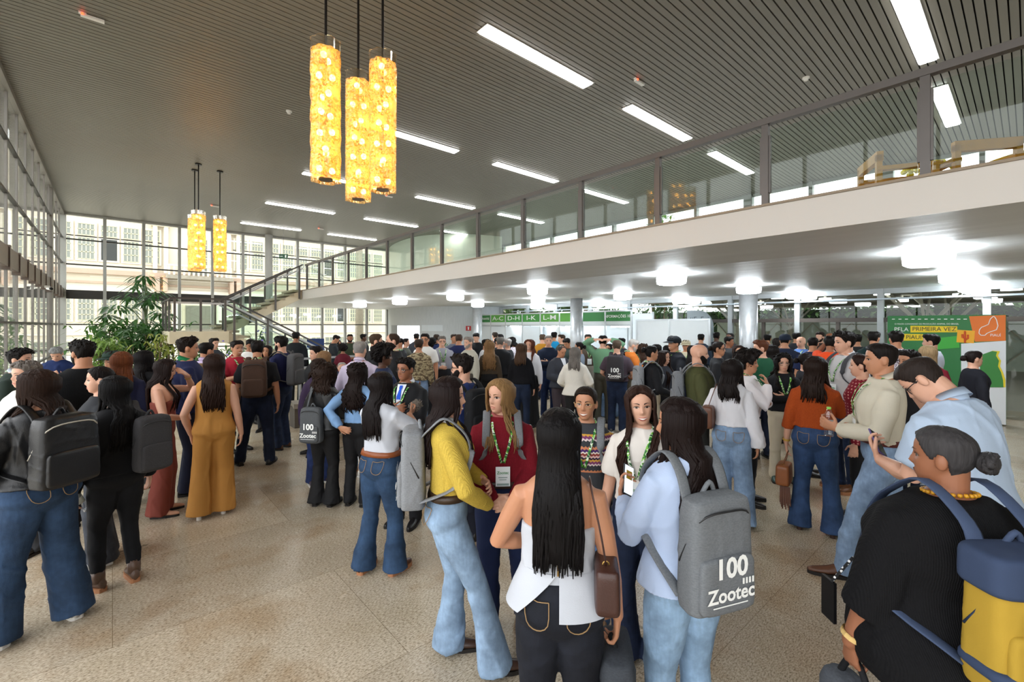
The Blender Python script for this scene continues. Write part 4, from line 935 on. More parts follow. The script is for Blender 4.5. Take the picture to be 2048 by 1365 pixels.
def person(label, px, yh, d, face, sex, top, bot, hair, skin='c08a66', shoes=('shoe', '1a1614', 'dress'), R='down', L='down', w=1.0, hface=None, pitch=0.0, tilt=0.0,
           lean=0.0, side=0.0, feet=None, drop=0.0, lan=0, belt=None, collar=None, jumps=None, glasses=None, beard=None, smile=0, V=None, tie=None, watch=None, earr=False,
           hairfront=0.35, headgear=None, group=None, extra=None, neck=1.455, waist=1.03, lip=None, H=None, pockets=False):
    NP_[0] += 1; seed = NP_[0]; rg = random.Random(seed * 13 + 5)
    if d > 5.0:                                     # keep neighbours from standing inside each other
        for _ in range(16):
            r_ = at(px, d)[:2]
            if all(np.linalg.norm(r_ - u) > (.50 if d > 6 else .46) for u in STOOD): break
            d += .07
    STOOD.append(at(px, d)[:2])
    root2 = at(px, d); H = H or min(1.93, max(1.46, H_CAM - (yh - 651.0) * d / FPX - 0.015)); s = (H + drop * 0.97) / 1.70
    D = -root2[:2] / np.linalg.norm(root2[:2]); Rr = np.array([-D[1], D[0]]) * 1.0; Vv = -D; Rr = np.array([Vv[1], -Vv[0]])
    a = math.radians(face); f = math.cos(a) * D + math.sin(a) * Rr
    o = thing('person', (root2[0], root2[1], 0), label, 'person', group); o.rotation_euler = (0, 0, math.atan2(-f[0], f[1]))
    lod = 0 if d < 3.2 else 1 if d < 5.6 else 2 if d < 8.2 else 3
    vb = (.0046, .0072, .0115, .017)[lod]; vc = (.0085, .011, .015, .020)[lod]
    q = P(); q.root = o; q.s = s; q.d = d; q.lod = lod; q.seed = seed
    RX, RY, YO = TF if sex == 'f' else TM
    RX, RY = RX * (1 + (w - 1) * WK), RY * (1 + (w - 1) * 1.25 * WK)
    YO = YO + np.where((TZ > .95) & (TZ < 1.2), (w - 1) * .05, 0)
    lw = 1 + (w - 1) * .6
    prof = lambda z: (np.interp(z, TZ, RX), np.interp(z, TZ, RY), np.interp(z, TZ, YO)); q.prof = prof
    hd = Head(sex); shx = (.150 if sex == 'f' else .174) * (1 + (w - 1) * .35)
    # --- pose transforms
    hy = math.radians((hface if hface is not None else face) - face)
    hy = (hy + math.pi) % (2 * math.pi) - math.pi
    MH = Matrix.Rotation(hy, 3, 'Z') @ Matrix.Rotation(-math.radians(pitch), 3, 'X') @ Matrix.Rotation(math.radians(tilt), 3, 'Y'); MH = np.array(MH)
    ML = np.array(Matrix.Rotation(-math.radians(lean), 3, 'X') @ Matrix.Rotation(math.radians(side), 3, 'Y')); pv = np.array([0, 0, .96]); hp = np.array([0, -.015, 1.465])
    def UB(p):
        p = np.asarray(p, float); k = np.clip((p[..., 2:3] - .84) / .2, 0, 1); r = (p - pv) @ ML.T + pv; return (p + (r - p) * k - np.array([0, 0, drop]) * 1.0)
    def HD(p):
        p = np.asarray(p, float); k = np.clip((p[..., 2:3] - 1.33) / .15, 0, 1); k = k * k * (3 - 2 * k); r = (p - hp) @ MH.T + hp; return UB(p + (r - p) * k)
    HO = np.array([0, .008, 1.475])
    q.UB, q.HD = UB, HD; q.slim = bot[2] == 'slim'
    def done(m, fn=None):
        v = np.array(m.v, float)
        if fn is not None: v = fn(v)
        m.v = (v * s).tolist(); return m
    q.done = done
    # --- body pieces
    ne = 30
    def tring(z, e=0.0, exp=.9, yk=1.0, n=ne):
        rx, ry, yo = prof(z); rx += e; ry += e; pw = lambda v: math.copysign(abs(v) ** exp, v)
        return [(rx * pw(math.cos(2 * math.pi * i / n)), yo + ry * yk * pw(math.sin(2 * math.pi * i / n)), z) for i in range(n)]
    B = MB()
    B.loft([UB(np.array(tring(z))) for z in np.linspace(.91, 1.475, 20)])
    nr = .048 if sex == 'f' else .055
    nr *= 1 + (w - 1) * .3
    nk = [UB(np.array([0, -.020, 1.42])), HD(np.array([0, -.018, 1.475])), HD(np.array([0, -.020, 1.555]))]
    B.tube(nk, [nr * 1.15, nr, nr * 1.0], 16)
    nt, nl = ((44, 72), (34, 56), (22, 36), (14, 24))[lod]
    B.loft([HD(np.array(r) + HO) for r in hd.mesh(nt, nl)])
    short = hair[0] in ('short', 'buzz', 'bald', 'bun', 'pony', 'fade', 'low') or headgear
    for sx in (-1, 1):
        m = MB(); m.ball((sx * .0775 * hd.k, -.016, .106), .0115, .019, .032, 10, 8); B.add(HD(np.array(m.v) + HO), m.f)
        # shoulder and arm
    arms = {}
    for sx, nm in ((1, R), (-1, L)):
        if isinstance(nm, str): W, pole, hdir, pn, curl = ARM[nm]
        else: W, pole, hdir, pn, curl = nm
        mx = np.array([sx, 1, 1]); W, pole, hdir, pn = (np.array(v, float) * mx for v in (W, pole, hdir, pn))
        wide = (w - 1) * .16; W[0] += sx * (wide if abs(W[0]) > .15 else 0); W[1] += wide if W[1] > .12 else 0
        S = np.array([sx * shx, -.012, 1.352]); E, W = ik(S, W, pole, .285, .25); arms[sx] = (S, E, W, hdir / np.linalg.norm(hdir), pn, curl)
        kk = 1.12 if sex == 'm' else 1.0; kk *= lw
        mid = S * .5 + E * .5; fa = E * .7 + W * .3
        B.tube([UB(p) for p in (np.array([sx * (shx - .07), -.015, 1.375]), S, mid, E, fa, W)], [.030 * kk, .045 * kk, .045 * kk, .037 * kk, .037 * kk, .0245 * kk], 14, roundcap=True)
        hand(B, W, hdir / np.linalg.norm(hdir), pn, curl, sx, UB, 1.06 if sex == 'm' else .97, lod)
    q.arms = arms
    # legs
    feet = feet or ((.10, .0, 8), (-.10, .0, -8)); legs = {}
    for sx, (fx_, fy_, fa_) in ((1, feet[0]), (-1, feet[1])):
        hip = np.array([sx * .088, -.008, .88 - drop]); ank = np.array([fx_, fy_ - .02, .085])
        pole = np.array([math.sin(math.radians(fa_)) * .3, 1, .1]); K, ank2 = ik(hip, ank, pole, .3995, .3995); ank2 = ank
        legs[sx] = (hip, K, ank, fa_)
        B.tube([hip + [0, 0, .05], hip * .6 + K * .4, K, K * .6 + ank * .4, ank], [.072 * lw, .062 * lw, .044 * lw, .042 * lw, .030], 14, roundcap=True)
    q.legs = legs
    B.v = (np.array(B.v) * s).tolist()
    me2, V_ = remesh(B, vb, 2 if lod < 2 else 1); finish(me2, V_, 'body', skin_mat(skin), o)
    # --- top
    tn, tc, sl, hem, te, tk = top
    Tm = MB(); topn = 1.245 if sl == 'x' else neck
    zs = list(np.linspace(hem, topn, 24)); fl = lambda z: max(0, (1.03 - z)) * .16 if hem < .98 else 0
    rings = []
    for z in zs:
        e = te + fl(z) + (0.0 if z < 1.40 else -.004)
        if z < hem + .05 and hem > .95 and hem < 1.02 and bot is not None: e -= .006
        rings.append(UB(np.array(tring(z, e))))
    Tm.loft(rings)
    if sl not in ('x', 'n'):
        for sx in (1, -1):
            S, E, W, hdir, pn, curl = arms[sx]; kk = (1.12 if sex == 'm' else 1.0) * lw; base = np.array([sx * (shx - .075), -.015, 1.372])
            rb = .034 * kk + te * .3; r0, r1, r2 = .046 * kk + te * .45, .048 * kk + te * .8, .042 * kk + te * .8; rw = .029 * kk + te * .55
            if sl == 's': pts = [base, S, S * .55 + E * .45, S * .22 + E * .78]; rad = [rb, r0, r1 + .006, r1 + .008]
            elif sl == '3': pts = [base, S, S * .5 + E * .5, E, E * .62 + W * .38]; rad = [rb, r0, r1, r2, r2]
            elif sl == 'b': pts = [base, S, S * .5 + E * .5, E, E * .5 + W * .5, W]; rad = [rb, r0, r1, r2 + .006, r2 + .015, r2 + .024]
            else: pts = [base, S, S * .5 + E * .5, E, E * .55 + W * .45, W]; rad = [rb, r0, r1, r2, r2 * .5 + rw * .62, rw]
            Tm.tube([UB(p) for p in pts], rad, 16)
    elif sl == 'n':
        for sx in (1, -1):
            S = arms[sx][0]; Tm.tube([UB(np.array([sx * (shx - .09), -.015, 1.375])), UB(S * np.array([.86, 1, 1]))], [.05 + te, .045 + te * .5], 14)
    # --- bottom
    Bm = MB()
    bn, bc, bt, bk = bot
    bz = {'slim': (.098, .084, .058, .054, .050), 'straight': (.102, .090, .070, .068, .070), 'flare': (.102, .087, .064, .074, .108), 'wide': (.104, .098, .092, .098, .112), 'loose': (.103, .094, .082, .080, .082)}[bt]
    rr = [UB(np.array(tring(z, np.interp(z, [.79, .83, .87, .91, .95, 1.0], [-.05, -.02, .004, .013, .013, .010])))) for z in np.linspace(.79, waist, 10)]
    Bm.loft(rr)
    for sx in (1, -1):
        hip, K, A, fa_ = legs[sx]; low = np.array([A[0], A[1] - .005, .035 if bt in ('flare', 'wide', 'straight') else (.055 if bt == 'loose' else .15 if shoes[2] == 'boot' else .085)]); lk = lw
        top_ = hip + np.array([-sx * .012, -.008, .01])
        pts = [top_ + [0, 0, .04], top_ * .75 + K * .25, top_ * .4 + K * .6, K, K * .5 + A * .5, low]
        Bm.tube(pts, [bz[0] * lk * .97, bz[0] * lk, bz[1] * lk * .96, bz[2] * lk, bz[3] * lk, bz[4] * (1 + (lk - 1) * .5)], 18, flat=1.0)
    if jumps:
        Tm.add(Bm.v, Bm.f); Bm = None
    Tm.v = (np.array(Tm.v) * s).tolist(); me2, V_ = remesh(Tm, vc, 3 if lod < 2 else 2)
    amp = {'suit': .006, 'knit': .006, 'fairisle': .004, 'leather': .011}.get(tk, .011)
    finish(me2, V_, jumps or tn, cloth_mat(tc, tk), o, folds(V_, seed, amp, 19.0) if lod < 3 else None)
    if Bm is not None:
        Bm.v = (np.array(Bm.v) * s).tolist(); me2, V_ = remesh(Bm, vc, 2)
        dd = folds(V_, seed + 77, .009, 20.0, (1, 1, .9)) * np.clip(1.25 - V_[:, 2] / s, .35, 1.0) if lod < 3 else None
        finish(me2, V_, bn, cloth_mat(bc, bk), o, dd)
    if pockets and Bm is not None:
        for sx in (1, -1):
            m = MB(); bk = lambda x, z: np.array([x, prof(z)[2] - (prof(z)[1] + .021) * max(.1, 1 - min(1, abs(x) / (prof(z)[0] + .016)) ** 2.2) ** .45, z])
            pts = [bk(sx * .035, .975), bk(sx * .038, .90), bk(sx * .08, .875), bk(sx * .122, .90), bk(sx * .130, .975), bk(sx * .08, .972), bk(sx * .035, .975)]
            m.tube([UB(p) for p in smooth3(pts, 3)], .0022, 5); done(m); m.build('pocket_stitching', simple('stitch', '94764f', .7, var=0), o, local=True)
    # --- shoes
    for sx in (1, -1):
        hip, K, A, fa_ = legs[sx]; shoe(q, o, A, fa_, sx, shoes, 1.06 if sex == 'm' else .95, lod)
    # --- hair
    hs, hc = hair[0], hair[1]; hl = hair[2] if len(hair) > 2 else 1.2
    if hs != 'bald': make_hair(q, o, hd, hs, hc, hl, HO, HD, prof, te, rg, lod, hairfront, short, UB)
    if headgear:
        m = MB(); off = lambda lam, t: .022 if t > (.64 if abs(math.sin(lam / 2)) < .5 else .55) else -.02
        m.loft([np.array(r) + HO for r in hd.shell(18, 36, off)]); done(m, HD); cap = m.build('cap', cloth_mat(headgear, 'cotton'), o, local=True, smooth=True)
        m = MB(); pl = []
        for k in range(13):
            u = math.radians(-62 + 124 * k / 12); p1 = hd.pt(u, .64, .016) + HO; p2 = p1 + np.array([math.sin(u) * .03, .075 * math.cos(u) ** .5 if math.cos(u) > 0 else 0, -.016]); pl.append((p1, p2))
        v = [p for pr in pl for p in pr] + [p + np.array([0, 0, .006]) for pr in pl for p in pr]; n2 = 26
        m.add(v, [(2 * k, 2 * k + 1, 2 * k + 3, 2 * k + 2) for k in range(12)] + [(n2 + 2 * k, n2 + 2 * k + 2, n2 + 2 * k + 3, n2 + 2 * k + 1) for k in range(12)] + [(2 * k + 1, 2 * k + 3, n2 + 2 * k + 3, n2 + 2 * k + 1)[::-1] for k in range(12)])
        done(m, HD); m.build('brim', cloth_mat(headgear, 'cotton'), cap, local=True, smooth=False)
    # --- face
    vis = abs(((hface if hface is not None else face) + 180) % 360 - 180) < 125
    if vis and d < 11: make_face(q, o, hd, HO, HD, hc if hs != 'bald' else '2a1c14', smile, lod, lip or skin, done)
    if beard:
        def bo(lam, t):
            la = abs((lam + math.pi) % (2 * math.pi) - math.pi); lt = .30 if la > .55 else .26; up = .31 + .16 * sstep((la - .75) / .5)
            k = sstep((up - t) / .05) * (1 - sstep((la - 1.55) / .3)); mouth = sstep((.40 - la) / .12) * sstep((.05 - abs(t - .212)) / .02)
            return -.008 + (.0135 + .010 * sstep((.12 - t) / .1)) * k * (1 - mouth)
        m = MB()
        rings = []
        for i in range(26):
            t = (i + .2) / 40; ring = []
            for j in range(48):
                lam = 2 * math.pi * j / 48; p = hd.pt(lam, t, 0); fo = bo(lam, t)
                if p[1] > 0: p[1] += float(feat(p[0], p[2])) * min(1, p[1] / .03)
                c = np.array([0, -.01, p[2]]); v = p - c; L = np.linalg.norm(v) + 1e-6; ring.append(c + v * (L + fo) / L + HO)
            rings.append(ring)
        m.loft(rings); done(m, HD); m.build('beard', hair_mat(beard), o, local=True, smooth=True)
    if glasses:
        gr = .0021 if lod == 0 else .0028 if lod < 2 else .004; m = MB(); lens = MB()
        for sx in (-1, 1):
            cx = sx * .033; yb = hd.fy(.033, .11) + .016; pts = [np.array([cx + .0235 * math.cos(u), yb - abs(cx + .0235 * math.cos(u)) * .12, .109 + .019 * math.sin(u)]) for u in np.linspace(0, 2 * math.pi, 19)]
            m.tube([p + HO for p in pts], gr, 6, cap=False); m.tube([np.array([sx * .057, yb - .004, .115]) + HO, np.array([sx * .078, .03, .118]) + HO, np.array([sx * .079, -.015, .118]) + HO], gr, 6)
            lens.add([p + HO for p in pts[:-1]], [tuple(range(18))])
        m.tube([np.array([-.010, yb + .002, .114]) + HO, np.array([.010, yb + .002, .114]) + HO], gr, 6)
        done(m, HD); g = m.build('glasses', simple('spectacle_' + glasses, glasses, .3, .3, var=0), o, local=True, smooth=True)
        if lod < 2: done(lens, HD); lens.build('lens', M_LENS, g, local=True)
    # --- small worn parts
    fr = lambda x, z, e: prof(z)[2] + (prof(z)[1] + te + e) * max(0.05, 1 - min(1, abs(x / (prof(z)[0] + te))) ** 2.2) ** .45
    q.front = fr
    if collar:
        m = MB(); n = 20; lo, hi, ou = [], [], []
        for i in range(n):
            u = 2 * math.pi * i / n; g_ = 1.0
            lo.append((.072 * math.cos(u), -.018 + .070 * math.sin(u), 1.44 - .014 * math.sin(u))); hi.append((.064 * math.cos(u), -.016 + .062 * math.sin(u), 1.49 - .026 * math.sin(u))); ou.append((.082 * math.cos(u), -.018 + .084 * math.sin(u), 1.452 - .030 * math.sin(u)))
        m.loft([lo, hi, ou], cap=False); done(m, UB); m.build('collar', cloth_mat(collar, 'cotton'), o, local=True, smooth=True)
    if belt:
        m = MB(); zb = waist - .015; r = lambda z, e: UB(np.array(tring(z, e))); m.loft([r(zb - .02, .012), r(zb - .02, .024), r(zb + .02, .024), r(zb + .02, .012)], cap=False); done(m); m.build('belt', cloth_mat(belt, 'leather'), o, local=True, smooth=True)
    if V:
        m = MB(); rows = []
        for z in np.linspace(1.445, 1.17, 9): hwid = .004 + .046 * (z - 1.17) / .275; rows.append([(x, fr(x, z, .006), z) for x in np.linspace(-hwid, hwid, 7)])
        v = [p for r in rows for p in r]; m.add(v, [(7 * i + j, 7 * i + 7 + j, 7 * i + 8 + j, 7 * i + 1 + j) for i in range(8) for j in range(6)]); done(m, UB); m.build('shirt_front', cloth_mat(V, 'cotton'), o, local=True, smooth=True)
    if tie:
        m = MB(); zz = [1.435, 1.41, 1.40, 1.33, 1.2]; ww = [.016, .018, .012, .022, .026]
        v = [(sx * w_, fr(0, z, .013), z) for z, w_ in zip(zz, ww) for sx in (-1, 1)]; m.add(v, [(2 * i, 2 * i + 2, 2 * i + 3, 2 * i + 1) for i in range(4)]); done(m, UB); m.build('tie', cloth_mat(tie, 'cotton'), o, local=True, smooth=True)
    if lan:
        m = MB(); hw = .0085 if lod < 2 else .012; zl = 1.16
        for sx in (-1, 1):
            pts = [np.array([0, prof(1.45)[2] - prof(1.45)[1] - te - .012, 1.47]), np.array([sx * .055, -.05, 1.475]), np.array([sx * .072, .0, 1.462]), np.array([sx * .068, fr(.068, 1.39, .012), 1.395])] + [np.array([sx * (.068 - .06 * u), fr(.068 - .06 * u, 1.39 - .22 * u, .012), 1.39 - .22 * u]) for u in (.25, .5, .75, 1)]
            m.tube([UB(p) for p in pts], hw * 1.0, 8, flat=.22, nrm=[(0, -1, .3), (sx, -.3, 1), (sx * .4, .2, 1), (0, 1, .3), (0, 1, 0), (0, 1, 0), (0, 1, 0), (0, 1, 0)])
        m.v = (np.array(m.v) * s).tolist(); m.build('lanyard', M_LAN, o, local=True, smooth=True)
        if lan > 1:
            zc = 1.085; yc = max(fr(0, z, .016) for z in (1.03, 1.08, 1.14)); m = MB(); m.box(-.048, yc, zc - .068, .048, yc + .004, zc + .062); done(m, UB); bd_ = m.build('badge', M_BADGE, o, local=True)
            m = MB(); m.box(-.04, yc + .0045, zc - .062, .04, yc + .0055, zc - .048); m.box(-.03, yc + .0045, zc - .012, .03, yc + .0055, zc - .006); m.box(-.024, yc + .0045, zc - .026, .024, yc + .0055, zc - .021); done(m, UB); m.build('printed_lines', simple('badge_grey', '8fa3a0', .5, var=0), bd_, local=True)
            if lod < 2:
                m = text_mb('Zootec', .026, (0, yc + .006, zc + .022), (-1, 0, 0), (0, 0, 1), (0, 1, 0), ext=0, bold=.0006); done(m, UB); m.build('lettering', M_INKG, bd_, local=True)
    if watch:
        sx = watch[0]; S, E, W, hdir, pn, cu = arms[sx]; dd = (W - E) / np.linalg.norm(W - E); c = W - dd * .03; m = MB(); m.tube([UB(c - dd * .011), UB(c + dd * .011)], .0315 * (1.1 if sex == 'm' else 1) * lw, 14, cap=False); m.tube([UB(c - dd * .009), UB(c + dd * .009)], .034 * (1.1 if sex == 'm' else 1) * lw, 14, cap=False); done(m); m.build('watch', simple('watch_' + watch[1], watch[1], .35, .2, var=0), o, local=True)
    if earr:
        for sx in (-1, 1): m = MB(); m.ball((sx * .079, -.004, .078), .006, n=8, m=6); m.v = (np.array(m.v) + HO).tolist(); done(m, HD); m.build('earring', simple('pearl', 'ece4d6', .25, .3, var=0), o, local=True, smooth=True)
    return q
def hand(B, W, d, pn, curl, sx, UB, k, lod):
    n = pn - d * (pn @ d); n /= np.linalg.norm(n) + 1e-9; t = np.cross(n, d) * (1 if True else 1)
    # thumb side: for the right hand with palm towards -x and fingers down the thumb points forward
    t = np.cross(d, n) * sx; rings = []
    for u, a, b in ((-.01, .023, .019), (.02, .030, .017), (.055, .038, .015), (.085, .040, .0125), (.092, .036, .009)):
        c = W + d * u * k; rings.append([UB(c + t * a * k * math.cos(2 * math.pi * i / 12) + n * b * k * math.sin(2 * math.pi * i / 12)) for i in range(12)])
    B.loft(rings); N = 5
    for i, (off, L, spr) in enumerate(((.031, .072, .14), (.0105, .080, .04), (-.0105, .074, -.05), (-.031, .058, -.17))):
        p = W + (d * .085 + t * off) * k; ang = curl * .5 + (i - 1) * .05; pts = [p - d * .01]; dd = d + t * spr * (1.2 - curl)
        for sg in (.42, .32, .26):
            v = d * math.cos(ang) + n * math.sin(ang) + t * spr * (1 - .5 * curl); v /= np.linalg.norm(v); p = p + v * L * sg * k; pts.append(p); ang += curl * 1.0 + .12
        B.tube([UB(x) for x in pts], [.0098 * k, .0092 * k, .0085 * k, .0072 * k], 8, roundcap=True)
    p = W + (d * .018 + t * .026) * k; v1 = d * .55 + t * .75 + n * (.25 + .3 * curl); v1 /= np.linalg.norm(v1); v2 = d * .9 + t * .3 + n * (.2 + .6 * curl); v2 /= np.linalg.norm(v2)
    B.tube([UB(x) for x in (p - v1 * .012, p + v1 * .034 * k, p + v1 * .034 * k + v2 * .034 * k, p + v1 * .034 * k + v2 * .056 * k)], [.014 * k, .0115 * k, .0098 * k, .0078 * k], 8, roundcap=True)
def shoe(q, o, A, fa, sx, sh, k, lod):
    name, col, kind = sh; ca, sa = math.cos(math.radians(-fa)), math.sin(math.radians(-fa)); hl = .05 if kind == 'heel' else .022 if kind in ('boot',) else .012
    def tr(p): x, y, z = p; return np.array([A[0] + (x * ca - y * sa) * k, A[1] + (x * sa + y * ca) * k, z])
    secs = [(-.070, .018, .05), (-.062, .030, .075), (-.03, .035, .098), (.01, .037, .10), (.05, .040, .082), (.09, .044, .062), (.13, .044, .050), (.165, .036, .042), (.188, .02, .034), (.194, .008, .028)]
    if kind == 'sneaker': secs = [(y, w * 1.06, h) for y, w, h in secs]
    if kind in ('dress', 'pointed', 'heel', 'cowboy'): secs = [(y * (1.08 if y > .1 else 1), w * (.95 if y < .13 else .8), h * .95) for y, w, h in secs]
    m = MB(); rings = []
    for y, w, h in secs:
        zb = hl * (1 if y < .06 else max(.25, 1 - (y - .06) * 10)) if kind == 'heel' else hl; ring = []
        for i in range(14):
            u = 2 * math.pi * i / 14; z = math.sin(u); ring.append(tr((w * math.cos(u) * (1 if z < 0 else (1 - .25 * z)), y, zb + (h - .0) * .5 + (h * .5) * (z if z > 0 else max(z * 1.0, -1)))))
        rings.append(ring)
    m.loft(rings)
    if kind in ('boot', 'cowboy'): m.tube([tr((0, -.012, .07)), tr((0, -.008, .12)), tr((0, -.002, .175))], [.044, .046, .047], 14) if q.slim and kind == 'boot' else m.tube([tr((0, -.012, .08)), tr((0, -.006, .15))], [.042, .043], 14)
    m.v = (np.array(m.v) * q.s).tolist(); so = m.build('shoe', cloth_mat(col, 'leather'), o, local=True, smooth=True)
    solec = {'sneaker': 'e9e6df', 'boot': 'a9744f', 'heel': col}.get(kind, '17120f'); m = MB()
    pts = [(w * 1.06 * s_, y) for s_, ss in ((1, secs), (-1, secs[::-1])) for y, w, h in ss]
    if kind == 'heel': m.cyl((0, -.04), .024, .0, hl, 12); m.v = [tr(p) for p in m.v]
    else: m.loft([[tr((x, y, 0.0)) for x, y in pts], [tr((x, y, hl + .012)) for x, y in pts]])
    m.v = (np.array(m.v) * q.s).tolist(); m.build('heel' if kind == 'heel' else 'sole', simple('sole_' + solec, solec, .6, var=.05), so, local=True)
def make_face(q, o, hd, HO, HD, hc, smile, lod, skin, done):
    sf = lambda x, z, e: np.array([x, hd.fy(x, z) + e, z]) + HO; off = (.0022, .003, .004, .006)[lod]
    for sx in (-1, 1):
        w, h = .0155, (.0066 if not smile else .0056); A, I, Ls = MB(), MB(), MB(); cx, cz = sx * .0315, .113
        n = 9; up = [sf(cx + w * u, cz + h * (1 - u * u) * 1.05 + .001 * u * sx, off) for u in np.linspace(-1, 1, n)]; dn = [sf(cx + w * u, cz - h * (1 - u * u) * .8 + .001 * u * sx, off) for u in np.linspace(-1, 1, n)]
        A.add(up + dn, [(i, n + i, n + i + 1, i + 1) for i in range(n - 1)])
        xa = [p[0] for p in up]; ya = [max(p[1], r[1]) + .0009 for p, r in zip(up, dn)]; ip = lambda x, z: np.array([x, np.interp(x, xa, ya), z + HO[2]])
        I.add([ip(cx, cz + .0004)] + [ip(cx + .0068 * math.cos(u), cz + .0004 + max(-h * .8, min(.0068 * math.sin(u), h))) for u in np.linspace(0, 2 * math.pi, 13)[:-1]], [(0, 1 + i, 1 + (i + 1) % 12) for i in range(12)])
        lu = [sf(cx + w * 1.1 * u, cz + h * (1 - u * u) * 1.05 + .0030, off + .0012) for u in np.linspace(-1, 1, n)]; lo = [sf(cx + w * 1.1 * u, cz + h * (1 - u * u) * 1.05 + .0, off + .0014) for u in np.linspace(-1, 1, n)]
        Ls.add(lu + lo, [(i, n + i, n + i + 1, i + 1) for i in range(n - 1)])
        for m in (A, I, Ls): done(m, HD)
        multi('eye', [(A, M_SCL), (I, M_IRIS), (Ls, M_LASH)], o)
        E = MB(); n = 8; xs = np.linspace(.013, .049, n); top = [sf(sx * x, .1335 + .006 * math.sin(math.pi * min(1, i / 6.0) * .75) + .0038 * (1 - i / n), off) for i, x in enumerate(xs)]; bt = [sf(sx * x, .1335 + .006 * math.sin(math.pi * min(1, i / 6.0) * .75) - .0034 * (1 - i / n), off) for i, x in enumerate(xs)]
        E.add(top + bt, [(i, i + 1, n + i + 1, n + i) for i in range(n - 1)]); done(E, HD); E.build('eyebrow', hair_mat(hc), o, local=True)
    U, T, D = MB(), MB(), MB(); n = 13; w = .024 + .006 * smile; cz = .0472; op = .0055 * smile
    us = np.linspace(-1, 1, n); cr = lambda u: .006 * smile * u * u
    a = [sf(w * u, cz + cr(u) + (.0078 - .0015 * math.exp(-(u / .12) ** 2)) * (1 - abs(u) ** 2.2), off * .6) for u in us]; b = [sf(w * u, cz + cr(u) + op * .5 * (1 - u * u), off) for u in us]
    c = [sf(w * u, cz + cr(u) - op * (1 - u * u), off) for u in us]; d_ = [sf(w * u, cz + cr(u) - (op + .0085) * (1 - abs(u) ** 2.2), off * .6) for u in us]
    strip = lambda m, p, r: m.add(p + r, [(i, n + i, n + i + 1, i + 1) for i in range(n - 1)])
    strip(U, a, b); strip(U, c, d_); strip(T, b, c)
    for m in (U, T): done(m, HD)
    s_ = lin(skin); k = ('lip', skin)
    if k not in MATS:
        t = NT('lip_' + skin); t.surf(t.bsdf((min(1, s_[0] * .82), s_[1] * .52, s_[2] * .52, 1), .4)); MATS[k] = t.m
    multi('lips', [(U, MATS[k])] + ([(T, M_TEETH)] if smile else []), o)
